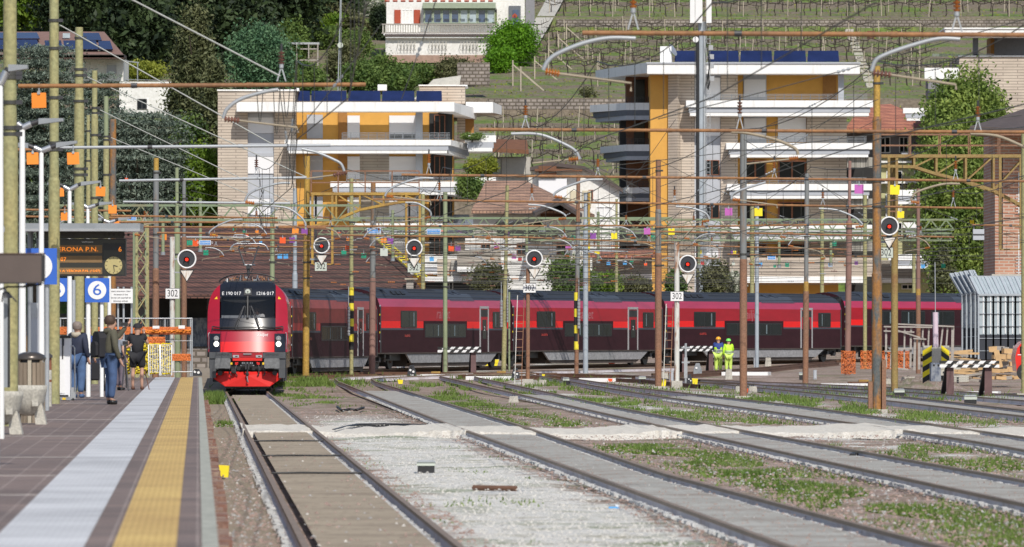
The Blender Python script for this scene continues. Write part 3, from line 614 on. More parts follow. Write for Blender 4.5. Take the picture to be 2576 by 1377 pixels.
for y in (2.5, 5.4, 13.6, 16.5):
    mb = MB()
    for sx in (-1, 1): mb.cyl((sx*.68, y, .56), (sx*.82, y, .56), .56, 'dark_metal', n=24)
    mb.cyl((-.7, y, .56), (.7, y, .56), .09, 'dark_metal'); mb.build('wheelset', LOC, local=True)
mb = MB(); mb.box(-1.3, 1.2, .35, 1.3, 6.8, .95, 'black'); mb.box(-1.3, 12.2, .35, 1.3, 17.8, .95, 'black'); mb.box(-1.35, 7.2, .35, 1.35, 11.8, 1.0, 'buffer_grey'); mb.build('underframe', LOC, local=True)
for o in LOC.children:
    if o.name.split('.')[0] in ('buffer_beam', 'buffer', 'maker_lettering', 'centre_bracket', 'jumper_socket', 'brake_valve', 'brake_hose', 'coupling_hook', 'air_horn', 'snow_plough', 'sand_nozzle'): o.location.y = -.26
# roof gear
mb = MB(); r3 = random.Random(4)
arc = lambda k: (1.12*math.cos(k), 4.02+.36*math.sin(k))
for y in (3.0, 3.5, 4.2, 5.0): mb.tube([(arc(a)[0], y, arc(a)[1]) for a in np.linspace(.1, math.pi-.1, 14)], .016, 'dark_metal')
for k in range(46):
    x = r3.uniform(-.85, .85); y = r3.uniform(2.6, 5.5); z = 4.05+.27*(1-(x/1.0)**2); mb.cbox((x, y, 4.05+(z-4.05)*r3.random()), (r3.uniform(.03, .16), r3.uniform(.05, .3), r3.uniform(.02, .09)), r3.choice(['dark_metal', 'steel_grey', 'black', 'copper']))
for k in range(14):
    x = -.8+.12*k; mb.tube([(x, 2.8, 4.08), (x+r3.uniform(-.1, .1), 3.3, 4.12+.2*(1-x*x)), (x+r3.uniform(-.1, .1), 4.4, 4.1)], .014, r3.choice(['steel_grey', 'dark_metal', 'copper']))
mb.box(-.95, 2.4, 4.0, .95, 6, 4.09, 'dark_metal'); mb.cyl((-.77, 1.5, 4.0), (-.77, 1.5, 4.17), .02, 'sign_white'); mb.build('roof_equipment', LOC, local=True)
PN = thing('pantograph', None, None); PN.parent = LOC
mb = MB(); mb.cyl((-.03, 4.6, 4.3), (-.03, 4.6, 4.72), .055, 'dark_metal'); mb.cbox((-.03, 4.6, 4.62), (.17, .2, .12), 'dark_metal'); mb.cyl((-.22, 4.6, 4.70), (.22, 4.6, 4.70), .035, 'galv'); mb.tube([(.05, 4.4, 4.40), (.14, 4.5, 4.55), (.06, 4.5, 4.66)], .02, 'black')
mb.build('knuckle', PN, local=True)
for sx in (-1, 1):
    mb = MB(); mb.cyl((sx*.15-.03, 4.6, 4.70), (sx*.36-.03, 3.9, 5.32), .03, 'galv', n=8); mb.build('arm', PN, local=True)
mb = MB(); mb.tube([(sx, 3.9, z) for sx, z in ((-.70, 5.27), (-.66, 5.38), (-.56, 5.46), (-.42, 5.49), (.42, 5.49), (.56, 5.46), (.66, 5.38), (.72, 5.25))], .024, 'alu'); mb.tube([(-.42, 3.8, 5.41), (.42, 3.8, 5.41)], .018, 'copper'); mb.tube([(-.42, 4.0, 5.42), (.42, 4.0, 5.42)], .02, 'steel_grey')
for sx in (-.36, .36): mb.cbox((sx, 3.9, 5.37), (.08, .22, .10), 'dark_metal')
mb.build('collector_head', PN, local=True)

# ---- coaches ----
def coach(label, p0, p1, style='normal', gap=.5):
    d = p1-p0; L = d.length-gap; a = math.atan2(d.x, d.y)
    p0 = p0+d.normalized()*gap*.5
    t = thing('railway_coach', label, 'railway coach', p0, math.pi/2-a, 'red and grey coaches coupled behind the locomotive')
    muted = style == 'dirty'; R1, R2, R3 = ('dust_fascia', 'dust_red', 'dust_bright') if muted else ('coach_fascia', 'coach_red', 'coach_bright')
    cfg = 'long' if style == 'long' else 'low'
    zb = [(0, .80), (0, 1.88), (0, 1.97), (0, 2.30), (0, 2.98), (.13, 3.36), (.32, 3.56), (.62, 3.72), (1.0, 3.82), (1.42, 3.86)]; mt = ['coach_grey', 'roof_panel', R3, R2, R1, 'coach_roof', 'coach_roof', 'coach_roof', 'coach_roof']
    mb = MB()
    for (y0, z0), (y1, z1), m in zip(zb, zb[1:], mt):
        mb.add([(0, y0, z0), (L, y0, z0), (L, y1, z1), (0, y1, z1)], [(0, 1, 2, 3)], m, m == 'coach_roof')
        mb.add([(0, 2.84-y0, z0), (L, 2.84-y0, z0), (L, 2.84-y1, z1), (0, 2.84-y1, z1)], [(3, 2, 1, 0)], m, m == 'coach_roof')
    poly = [(y, z) for y, z in zb]+[(2.84-y, z) for y, z in reversed(zb)]
    for x, dr in ((0, 1), (L, -1)): mb.add([(x, y, z) for y, z in poly], [tuple(range(len(poly)))[::dr]], 'coach_grey')
    mb.box(0, 0, .74, L, 2.84, .8, 'coach_under'); mb.build('body', t, local=True)
    mb = MB()
    for k, (y, z) in enumerate([(.24, 3.47), (.40, 3.61), (.55, 3.69), (.72, 3.76), (.95, 3.82), (1.2, 3.86)]): mb.box(.1, y-.02, z-.02, L-.1, y+.02, z+.025, 'roof_panel' if k % 2 else 'coach_roof')
    mb.build('roof_rib', t, local=True)
    mb = MB(); x = .10*L; mb.prism([(.2, 3.45), (.55, 3.80), (1.9, 3.92), (1.9, 3.5)], 'yz', x, x+.17*L, 'coach_roof')
    for k in range(3): xx = x+.035*L*(k+1); mb.prism([(.28, 3.60), (.30, 3.58), (.46, 3.735), (.42, 3.76)], 'yz', xx, xx+.025*L, 'black')
    mb.build('air_conditioner', t, local=True)
    mb = MB(); x = .54*L; mb.prism([(.10, 3.32), (.36, 3.63), (1.1, 3.87), (1.1, 3.5)], 'yz', x, x+.19*L, 'roof_panel')
    for k in range(2): xx = x+.05*L*(k+1); mb.prism([(.36, 3.65), (.35, 3.63), (.70, 3.78), (.70, 3.80)], 'yz', xx, xx+.02*L, 'coach_roof')
    mb.build('roof_hatch', t, local=True)
    def window(f0, f1, z0, z1, n=2):
        x0, x1 = f0*L, f1*L; wv = MB(); wv.prism([(x0, z0+.05), (x0+.05, z0), (x1-.05, z0), (x1, z0+.05), (x1, z1-.05), (x1-.05, z1), (x0+.05, z1), (x0, z1-.05)], 'xz', -.012, .02, 'black'); w_ = wv.build('window', t, local=True)
        gl = MB(); st = (x1-x0)/n
        for i in range(n): gl.box(x0+i*st+.05, -.018, z0+.05, x0+(i+1)*st-.05, -.0125, z1-.05, 'glass_dark')
        gl.build('pane', w_, local=True); cv = MB()
        for i in range(n):
            if (i+int(f0*10)) % 2 == 0: xx = x0+(i+.55)*st; cv.box(xx, -.022, z0+.08, xx+.10*st, -.0185, z1-.08, 'curtain')
        if cv.v: cv.build('curtain', w_, local=True)
    if cfg == 'low':
        window(.15, .27, 1.98, 2.80); window(.33, .645, 1.52, 2.19, 5); window(.86, .935, 1.98, 2.80, 2)
        dk = MB(); dk.box(.32*L, -.006, 1.50, .655*L, -.001, 2.32, 'coach_grey'); dk.build('window_band', t, local=True)
        df = MB(); x0, x1 = .755*L, .825*L
        for q in (x0, x1-.13): df.box(q, -.03, .8 if q == x0 else .8, q+.13, .0, 3.0, 'door_frame')
        df.box(x0, -.03, 2.95, x1, 0, 3.07, 'door_frame'); D = df.build('door', t, local=True)
        l = MB(); l.box(x0+.13, -.012, .8, x1-.13, -.002, 1.88, 'coach_grey'); l.box(x0+.13, -.012, 1.88, x1-.13, -.002, 2.95, R2); l.box(x0+.15, -.02, 2.55, x1-.15, -.013, 2.9, 'black'); l.box(x0+.45, -.02, 1.45, x1-.4, -.013, 2.4, 'glass_dark'); l.build('leaf', D, local=True)
        textmb('2', .32, 'sign_white', lambda x, z, e: ((x0+x1)/2+x*1.3, -.03, 1.95+z)).build('class_number', D, local=True)
        textmb('railjet', .72, 'outline_pale', lambda x, z, e: (.47*L+x*1.35+z*.2, -.008, 2.66+z)).build('outline_lettering', t, local=True) if not muted else None
        textmb('austria', .22, 'red_bright', lambda x, z, e: (.20*L+x*1.5, -.008, 1.62+z)).build('small_lettering', t, local=True)
    else:
        mbx = MB(); mbx.box(.10*L, -.006, 1.9, .98*L, -.001, 2.9, 'coach_grey'); mbx.build('window_band', t, local=True)
        for k in range(6): window(.12+.145*k, .235+.145*k, 2.0, 2.82, 2)
    mb = MB(); mb.prism([(.20*L, .72), (.90*L, .72), (.85*L, .30), (.235*L, .30)], 'xz', .04, .12, 'coach_skirt'); mb.prism([(.235*L, .295), (.85*L, .295), (.82*L, .12), (.26*L, .12)], 'xz', .10, .3, 'coach_under'); mb.build('side_skirt', t, local=True)
    mb = MB(); mb.box(.24*L, .3, .12, .85*L, 2.5, .74, 'coach_under')
    for k in range(14): x = (.01+.013*k)*L if k < 7 else (.90+.013*(k-7))*L; mb.cbox((x+.2, .25+.1*(k % 3), .45+.07*(k % 4)), (.25, .2, .2), ['dark_metal', 'coach_under', 'black'][k % 3])
    mb.box(.0, .35, .42, .2*L, 2.5, .74, 'black'); mb.box(.9*L, .35, .42, L, 2.5, .74, 'black'); mb.build('underframe', t, local=True)
    for x in (.055*L, .055*L+2.1, .945*L-2.1, .945*L):
        mb = MB(); mb.cyl((x, .55, .45), (x, .70, .45), .45, 'dark_metal', n=20); mb.cyl((x, .48, .45), (x, .56, .45), .16, 'coach_under', n=10); mb.build('wheel', t, local=True)
    mb = MB(); mb.box(-gap*.5, .25, .9, 0, 2.6, 3.6, 'black'); mb.box(L, .25, .9, L+gap*.5, 2.6, 3.6, 'black')
    for k in range(5): mb.box(-.02, -.01, 1.3+.42*k, .09, .02, 1.38+.42*k, 'f_yellow' if k % 2 else 'panel_grey')
    mb.box(0, -.012, .8, .16, 0, 3.0, 'dark_metal'); mb.box(L-.16, -.012, .8, L, 0, 3.0, 'dark_metal'); mb.build('gangway', t, local=True)
    return t
def gp(x, Y): return Vector(((x-CX)*Y/F, Y, g(Y)-.0))
GP = [gp(731, 281), gp(952, 300), gp(1286, 321), gp(1671, 342), gp(2121, 364), gp(2640, 386)]
tt = thing('railway_track', 'railway track the red coaches stand on, curving off to the right', 'railway track', GP[0])
ctr = [Vector((LX(1.8, 235), 235, 0)), Vector((-10.3, 254, g(254)))]+[p+Vector((-1.36, .4, 0)) for p in GP]
for off in (-.75, .75): rail(tt, spline([p+Vector((off, -off*.15, 0)) for p in ctr], 3), 'rail_rusty', 'rail_head')
for i, (lb, st) in enumerate([('dusty brownish red coach right behind the locomotive', 'dirty'), ('red coach second behind the locomotive, by the olive mast with yellow and black bands', 'normal'), ('red coach between the signal with the ladder and the thick rusty mast', 'normal'), ('red coach standing behind the two workers in yellow', 'normal'), ('red coach at the right end with one unbroken row of high windows', 'long')]):
    coach(lb, GP[i], GP[i+1], st)
h0 = Vector((-8.9, 254.5, g(254))); h1 = gp(716, 280.5); coach('red coach mostly hidden behind the locomotive, only its edge showing', h0, h1, 'dirty')
# ================= yard: masts, tubes, gantries, signals, wires, tags =================
TZ = 6.07
def tY(y): return F*(TZ-H)/(HY-y)
def mast(label, x, top, secs, Y=None, base=None, bandc='mast_olive', ring=(), plat=False, extra=None, xt=None):
    """secs: (lower picture edge of the section, width, material), from the top down; last one runs to the ground"""
    Y = Y or gY(base); z0 = (PZ if plat else GZ(Y)); k = Y/F; X = (x-CX)*k; XT = ((xt if xt is not None else x)-CX)*k
    t = thing('catenary_mast', label, 'mast', (X, Y, z0)); zt = H-(top-HY)*k; za = zt
    xz = lambda z: X+(XT-X)*max(0, min(1, (z-z0)/(zt-z0)))
    for i, (yl, w_, m) in enumerate(secs):
        zb = z0 if i == len(secs)-1 else H-(yl-HY)*k; mb = MB(); r = w_*k/2
        mb.cyl((xz(za), Y, za), (xz(zb), Y, zb), r, m, n=12)
        if i: mb.cyl((xz(za), Y, za+r*.6), (xz(za), Y, za-.02), r*.82, m, r2=r, n=12, caps=False)
        mb.build('pole', t)
        za = zb
    for yr in ring:
        z = H-(yr-HY)*k; r = next(w_ for yl, w_, m in secs if yr <= yl or (yl, w_, m) == secs[-1])*k/2; mb = MB(); mb.cyl((xz(z), Y, z-.03), (xz(z), Y, z+.03), r*1.18, 'wire', n=12); mb.cbox((xz(z)+r*1.3, Y-r*.4, z), (.12, .06, .07), 'dark_metal'); mb.build('clamp', t)
    if not plat and Y < 290: mb = MB(); mb.box(X-.3, Y-.25, z0-.1, X+.3, Y+.25, z0+.08, 'concrete'); mb.build('footing', t)
    return t
def insul(mb, p, q, r, m='insul_orange', n=5):
    p = Vector(p); q = Vector(q); mb.cyl(p, q, r*.35, m, n=8)
    for i in range(n):
        a = p.lerp(q, (i+.2)/n); b = p.lerp(q, (i+.75)/n); mb.cyl(a, b, r, m, r2=r*.7, n=10)
def ptsW(pts, Y): return [W(x, y, Y) for x, y in pts]
def smooth(pts, k=5):
    out = []; P_ = [pts[0]]+pts+[pts[-1]]
    for i in range(1, len(P_)-2):
        a, b, c, d = P_[i-1:i+3]
        for j in range(k): t = j/k; out.append(.5*((2*b)+(c-a)*t+(2*a-5*b+4*c-d)*t*t+(3*b-a-3*c+d)*t**3))
    return out+[pts[-1]]
def tube_part(parent, x0, y0, x1, y1, Y, r=.033, m='tube_rust', knobs=True):
    mb = MB(); a = W(x0, y0, Y); b = W(x1, y1, Y); mb.cyl(a, b, r, m, n=10)
    if knobs:
        n = max(1, int((b-a).length/2.2))
        for i in range(1, n+1): c = a.lerp(b, i/(n+1)); mb.cyl(c-(b-a).normalized()*.05, c+(b-a).normalized()*.05, r*1.25, 'dark_metal' if i % 2 else m, n=10)
    return mb.build('cross_tube', parent)
def arm(parent, curve, ins, rod, Y, m='tube_grey', im='insul_orange', r=.030):
    mb = MB(); mb.tube(smooth(ptsW(curve, Y)), r, m, n=8); mb.build('registration_arm', parent)
    mb = MB(); a, b = ptsW(ins, Y); insul(mb, a, b, .058, im); mb.build('insulator', parent)
    if rod: mb = MB(); mb.tube(ptsW(rod, Y), r*.62, 'tube_tan', n=6); mb.build('steady_rod', parent)
def topins(parent, x, y, ytube, Y, im='insul_orange'):
    a = W(x, y, Y); b = W(x, ytube, Y); mb = MB(); h = a.z-b.z; insul(mb, (a.x, Y, a.z), (a.x, Y, a.z-h*.45), .055, im, 4); mb.build('insulator', parent)
    mb = MB(); mb.cyl((a.x, Y, a.z-h*.42), (a.x, Y, a.z-h*.55), .035, 'galv'); mb.bar((a.x, Y, a.z-h*.5), (a.x-.07, Y, b.z), .02, .02, 'galv'); mb.bar((a.x, Y, a.z-h*.5), (a.x+.07, Y, b.z), .02, .02, 'galv'); mb.cyl((a.x, Y, a.z), (a.x, Y, a.z+.12), .02, 'dark_metal'); mb.build('support_bracket', parent)
OL, OLr = 'mast_olive', (250, 340)
# masts on the platform side, each with its long cross tube and stay rod
def platmast(label, x, top, secs, Y, ring, tube, stay, plat=True, **k):
    t = mast(label, x, top, secs, Y=Y, ring=ring, plat=plat, **k); x0, y0, x1, y1, m = tube; tube_part(t, x0, y0, x1, y1, Y, .035, m)
    if stay: mb = MB(); mb.tube(ptsW(stay, Y), .016, 'wire_pale', n=6); mb.build('stay_rod', t)
    return t
t = platmast('thick olive mast at the left edge, nearest of the platform row', 25, -60, [(345, 34, OL), (0, 41, OL)], 102, (185, 195, 322, 338, 258), (46, 217, 920, 213, 'tube_rust'), [(40, -150), (333, 0), (705, 192)])
arm(t, [(700, 226), (668, 231), (607, 249), (572, 274), (562, 298)], [(564, 300), (603, 304)], [(603, 304), (747, 321), (750, 334)], 102, im='insul_brown'); topins(t, 708, 130, 205, 102, 'insul_brown')
t = platmast('olive mast second from the left, rising above the top edge', 136, -60, [(455, 24, OL), (0, 29, OL)], 135.3, (52, 122, 246, 377, 360), (150, 372, 832, 366, 'tube_grey'), [(148, 62), (688, 365)])
arm(t, [(759, 375), (800, 385), (840, 402), (858, 413), (866, 431)], [(872, 435), (838, 441)], [(838, 441), (771, 450)], 135.3, im='insul_brown'); mb = MB(); mb.cyl(W(0, 377, 135.2), W(124, 377, 135.2), .035, 'tube_rust', n=10); mb.build('cross_tube', t)
mb = MB(); mb.cyl(W(330, 318, 102), W(355, 318, 102), .01, 'galv'); 
t = platmast('olive mast with a rounded top, third from the left', 199, 69, [(170, 20, OL), (250, 22, OL), (0, 26, OL)], 165.5, (96, 175, 190, 425, 440, 255), (300, 455, 771, 447, 'tube_grey'), [(210, 190), (771, 446)])
arm(t, [(730, 461), (700, 462), (650, 476), (625, 490), (616, 507)], [(617, 509), (640, 512)], None, 165.5); topins(t, 645, 402, 447, 165.5, 'insul_brown')
t = platmast('olive mast fourth from the left, top just under the cedar branches', 238, 178, [(290, 14, OL), (0, 18, OL)], 190.8, (272, 285, 498, 340), (310, 508, 730, 512, 'tube_grey'), [(245, 274), (730, 509)])
arm(t, [(660, 518), (720, 523), (755, 545), (768, 562), (769, 578)], [(750, 567), (766, 567)], None, 190.8); arm(t, [(610, 552), (580, 555), (545, 570), (528, 583), (526, 590)], [(528, 592), (548, 594)], [(548, 594), (600, 600)], 190.8, r=.025)
t = platmast('light green mast fifth from the left with a round top', 267, 243, [(350, 12, 'mast_green'), (0, 15, OL)], 213, (344, 352, 440), (280, 543, 698, 549, 'tube_rust'), [(275, 345), (700, 520)], plat=True)
t = platmast('slim olive mast standing behind the third and fourth masts', 222, 290, [(400, 9, OL), (0, 12, OL)], 234, (330, 405), (330, 571, 820, 573, 'tube_rust'), None, plat=True)
mast('rust and grey steel mast just right of the olive platform masts', 284, 300, [(560, 17, 'mast_rust_orange'), (0, 16, 'mast_rust_orange')], Y=240, plat=True)
mast('orange topped rusty mast left of the leftmost signal', 391, 398, [(430, 13, 'mast_yellow'), (680, 14, 'mast_grey'), (0, 17, 'mast_rust')], Y=252, ring=(435, 590), xt=393)
mast('pale green mast right behind the leftmost signal', 447, 422, [(560, 9, 'mast_green'), (0, 15, 'mast_green')], Y=255, ring=(455, 640), xt=445)
mast('rusty grey mast close behind the pale green one', 463, 455, [(600, 9, 'mast_grey'), (0, 14, 'mast_rust')], Y=258, ring=(500,))
mast('pale grey mast just left of the coach roofs, rising beside the pantograph', 685, 500, [(545, 9, 'mast_blue'), (650, 11, 'mast_green'), (0, 12, 'mast_green')], Y=300, ring=(660,))
mast('light blue grey mast between pantograph and yellow gantry post', 742, 474, [(690, 10, 'mast_blue'), (0, 13, 'mast_blue')], Y=305)
TY = thing('catenary_mast', 'thick yellow mast beside the yellow gantry left of the coaches', 'mast', (0, 0, 0)); bpy.data.objects.remove(TY)
mast('thick yellow mast carrying the yellow gantry left of the middle', 769, 393, [(545, 14, 'mast_yellow'), (0, 17, 'mast_yellow')], Y=280, ring=(545, 551, 660, 700), xt=773)
# striped masts
def stripes(t, x, ya, yb, n, Y, r):
    k = Y/F
    for i in range(n): y0 = ya+(yb-ya)*i/n; y1 = ya+(yb-ya)*(i+1)/n; mb = MB(); mb.cyl(W(x, y0, Y), W(x, y1, Y), r, 'yellow_paint' if i % 2 == 0 else 'black_paint', n=12, caps=False); mb.build('painted_band', t)
def weights(t, x, y0, y1, Y, w_=8):
    k = Y/F; mb = MB(); a = W(x, y0, Y-.25); b = W(x, y1, Y-.25); n = 9
    for i in range(n): mb.cyl(a.lerp(b, i/n), a.lerp(b, (i+.82)/n), w_*k/2, 'alu', n=12)
    mb.cyl(a+Vector((0, 0, .9)), b, .02, 'galv'); mb.build('tension_weights', t)
t = mast('olive mast with yellow and black bands left of the middle', 884, 449, [(0, 10, OL)], Y=285, ring=(560, 640, 690)); stripes(t, 884, 724, 880, 8, 285, .11); weights(t, 877, 772, 846, 285)
mast('blue grey mast turned rusty pink below, right of the banded olive mast', 936, 458, [(560, 12, 'mast_rust_orange'), (703, 14, 'mast_grey'), (0, 16, 'mast_pink')], Y=287, ring=(620, 630), xt=939)
mast('plain olive mast behind the coaches, right of the second hanging signal', 1064, 488, [(0, 10, OL)], Y=392); mast('light green mast in front of the second coach', 1120, 484, [(0, 11, 'mast_green')], Y=290, ring=(560, 722))
t = mast('olive mast at the gap between second and third coach', 1267, 467, [(700, 9, OL), (0, 12, OL)], Y=308, ring=(548, 590), xt=1276); weights(t, 1261, 756, 824, 308, 8); weights(t, 1277, 745, 812, 308, 6)
mast('thin dark green post just right of the olive mast at the coach gap', 1281, 735, [(0, 5, 'mast_green')], Y=306)
t = mast('dark rusty mast with worn yellow and black bands', 1450, 439, [(560, 10, 'mast_rust'), (700, 11, 'mast_grey'), (0, 11, 'mast_rust')], Y=290, ring=(560, 622), xt=1455); stripes(t, 1450, 736, 880, 7, 290, .11); weights(t, 1456, 752, 828, 290)
mast('light grey mast touching the dark banded mast', 1473, 485, [(560, 9, 'mast_blue'), (0, 13, 'mast_blue')], Y=300, ring=(505,)); mast('thin orange olive mast hidden by the light grey mast', 1481, 483, [(0, 7, 'mast_yellow')], Y=398)
mast('olive mast behind the coach roofs left of the tall orange column', 1551, 501, [(600, 6, OL), (0, 8, OL)], Y=398); mast('thick rusty mast with a grey top in front of the third coach end', 1656, 402, [(530, 13, 'mast_rust'), (640, 15, 'mast_grey'), (0, 17, 'mast_rust')], Y=258, ring=(430, 575, 668))
mast('thick grey mast rusty below, right of the workers in yellow', 1870, 334, [(655, 17, 'mast_grey'), (0, 19, 'mast_rust')], Y=226, ring=(450, 513, 640)); mast('pale grey tubular mast right of the two workers', 1904, 517, [(0, 10, 'mast_blue')], Y=322, ring=(543, 666)); mast('olive mast behind the fourth coach, left of the pale grey mast', 1892, 520, [(0, 11, OL)], Y=405)
mast('rusty mast with a yellow band in front of the fourth coach door', 2026, 437, [(712, 11, 'mast_grey'), (736, 13, 'mast_yellow'), (0, 15, 'mast_rust')], Y=266, ring=(595,), xt=2030); mast('olive mast behind the fourth coach right end', 2068, 520, [(0, 10, OL)], Y=405)
mast('pinkish mast rising at the gap between fourth and fifth coach', 2132, 405, [(560, 8, 'mast_pink'), (0, 15, 'mast_pink')], Y=290, ring=(575,), xt=2138); mast('olive mast just right of the pinkish mast', 2176, 491, [(0, 10, OL)], Y=330, ring=(560,))
t = mast('biggest orange and grey mast in the right foreground', 2206, 167, [(300, 17, 'mast_yellow'), (690, 22, 'mast_rust_orange'), (0, 26, 'mast_rust_orange')], Y=185, ring=(210, 456, 520)); k = 185/F
mb = MB()
for dx in (-17, 17): a = W(2206+dx, 960, 185); mb.box(a.x-.06, 184.8, GZ(185), a.x+.06, 185.2, H-(905-HY)*k if dx > 0 else a.z, 'mast_rust')
mb.build('channel_base', t)
mast('pink mast with a yellow band behind the timber frame', 2310, 475, [(655, 9, 'mast_pink'), (728, 11, 'mast_pink'), (743, 12, 'mast_yellow'), (0, 12, 'mast_rust')], Y=298, ring=(570,)); mast('olive mast behind the coaches near the yellow green building', 2299, 640, [(0, 9, OL)], Y=405)
mast('olive post cut by the right edge', 2577, 330, [(0, 16, OL)], Y=236)
# cross tubes reaching in from the right
def xtube(label, x0, y0, x1, y1, Y=None, m='tube_rust', r=.034):
    Y = Y or tY((y0+y1)/2); a = W(x0, y0, Y); return_t = thing('cross_tube_assembly', label, 'cross tube', a); tube_part(return_t, x0, y0, x1, y1, Y, r, m); return return_t, Y
t, Y = xtube('rusty cross tube across the top right, in front of the vineyard', 1465, 83, 2640, 89); topins(t, 1593, -20, 75, Y); topins(t, 2407, -8, 80, Y)
arm(t, [(1599, 97), (1531, 96), (1465, 110), (1402, 136), (1378, 155), (1367, 177)], [(1372, 180), (1408, 186)], [(1408, 186), (1588, 210), (1587, 230)], Y); arm(t, [(2415, 99), (2359, 98), (2290, 116), (2230, 137), (2203, 153), (2193, 180)], [(2195, 184), (2242, 189)], [(2242, 189), (2404, 213), (2405, 226)], Y, im='insul_brown')
t, Y = xtube('rusty cross tube under the balconies of the right apartment block', 1205, 326, 2640, 333); topins(t, 1322, 266, 323, Y); topins(t, 1861, 256, 328, Y, 'insul_brown'); topins(t, 2460, 268, 330, Y)
arm(t, [(1286, 337), (1359, 339), (1426, 366), (1450, 383), (1457, 401)], [(1455, 400), (1430, 402)], [(1430, 402), (1340, 411)], Y); arm(t, [(1840, 333), (1878, 335), (1952, 352), (2000, 374), (2007, 390)], [(2008, 398), (1985, 401)], [(1985, 401), (1878, 413)], Y, 'tube_tan'); arm(t, [(2441, 337), (2507, 342), (2576, 370), (2600, 384)], [(2600, 384), (2612, 386)], None, Y, 'tube_tan')
t, Y = xtube('rusty cross tube from the middle to the right edge, third from the top', 1010, 440, 2640, 457); topins(t, 1079, 388, 441, Y); topins(t, 1504, 400, 447, Y); topins(t, 1948, 404, 451, Y); topins(t, 2404, 405, 454, Y)
arm(t, [(1090, 449), (1049, 450), (995, 468), (975, 482), (969, 494)], [(972, 494), (990, 495)], [(990, 495), (1083, 507), (1084, 517)], Y); arm(t, [(1516, 452), (1475, 454), (1424, 471), (1399, 484), (1393, 493)], [(1395, 495), (1414, 497)], [(1414, 497), (1485, 511), (1486, 518)], Y); arm(t, [(1926, 459), (1865, 478), (1844, 489), (1840, 501)], [(1843, 503), (1862, 504)], [(1862, 504), (1954, 516), (1955, 524)], Y); arm(t, [(2415, 463), (2370, 464), (2310, 482), (2295, 497), (2290, 507)], [(2292, 508), (2312, 511)], None, Y, 'tube_tan')
t, Y = xtube('rusty cross tube running behind the yellow gantry, fourth from the top', 938, 502, 2473, 524); topins(t, 1105, 460, 503, Y); topins(t, 1338, 473, 506, Y); topins(t, 1697, 478, 512, Y); topins(t, 2070, 484, 518, Y); topins(t, 2398, 480, 520, Y)
arm(t, [(1020, 510), (1050, 512), (1080, 530), (1084, 543)], [(1084, 546), (1068, 550)], [(1068, 550), (1010, 558)], Y); arm(t, [(1329, 515), (1368, 519), (1412, 535), (1424, 545)], [(1424, 550), (1405, 552)], [(1405, 552), (1290, 568)], Y); arm(t, [(1700, 520), (1740, 524), (1775, 537), (1784, 552)], [(1784, 556), (1766, 558)], [(1766, 558), (1700, 569)], Y); arm(t, [(2060, 525), (2105, 529), (2150, 547), (2170, 565)], [(2172, 570), (2152, 572)], None, Y)
spec = [('rusty cross tube above the pantograph', 300, 559, 700, 560, 225), ('long rusty cross tube level with the green trusses in the middle', 700, 570, 1650, 568, 236), ('rusty cross tube over the left signal mast', 395, 586, 770, 590, 250), ('rusty cross tube crossing the right apartment block base', 1650, 572, 2160, 564, 238), ('rusty cross tube beneath the magenta tag', 1660, 583, 2400, 597, 248),
 ('rusty cross tube low over the second coach', 860, 592, 1300, 598, 254), ('rusty cross tube low over the third coach', 1290, 596, 1700, 613, 262), ('thin rusty cross tube above the workers', 1696, 617, 2130, 628, 278), ('thin rusty cross tube over the fourth coach', 1830, 640, 2260, 646, 305), ('thin rusty cross tube at the signal in the middle', 1150, 614, 1560, 620, 284), ('rusty tube from the right brick building', 2445, 566, 2640, 570, 236), ('thin rusty tube left over the brown roof', 470, 603, 780, 606, 272), ('thin rusty tube behind the pantograph head', 400, 620, 900, 622, 290), ('pale grey cross tube left of the pantograph', 455, 597, 660, 598, 262), ('grey cross tube behind the banded mast', 1180, 626, 1580, 633, 300), ('rusty tube under the red roofed house', 1560, 640, 1800, 652, 312), ('thin rusty tube above the brown shed roof', 620, 634, 1060, 640, 318),
 ('thin tan tube above the coach gap', 1100, 642, 1480, 646, 322), ('thin tan tube right of the middle signal', 1380, 650, 1700, 657, 330), ('rusty tube left of the shelter roof', 60, 528, 330, 531, 205), ('second rusty tube left of the shelter roof', 60, 545, 330, 549, 214)]
r5 = random.Random(11)
for i, (lb, x0, y0, x1, y1, Y) in enumerate(spec):
    m = 'tube_grey' if 'grey' in lb else ('tube_tan' if 'tan' in lb else 'tube_rust'); t, _ = xtube(lb, x0, y0, x1, y1, Y, m, .036)
    for j in range(max(1, int((x1-x0)/190))):
        x = x0+(j+.5)*(x1-x0)/max(1, int((x1-x0)/190))+r5.uniform(-15, 15); s_ = 1 if r5.random() < .5 else -1; q = 130./Y*2; yy = y0+(y1-y0)*(x-x0)/(x1-x0)
        arm(t, [(x, yy+3), (x+s_*22*q, yy+4), (x+s_*42*q, yy+13*q), (x+s_*52*q, yy+26*q)], [(x+s_*52*q, yy+27*q), (x+s_*40*q, yy+29*q)], [(x+s_*40*q, yy+29*q), (x-s_*8*q, yy+36*q), (x-s_*9*q, yy+42*q)], Y, r5.choice(['tube_grey', 'tube_tan', 'galv']), r=.026)
        if r5.random() < .6: topins(t, x+s_*30*q, yy-24*q, yy, Y)
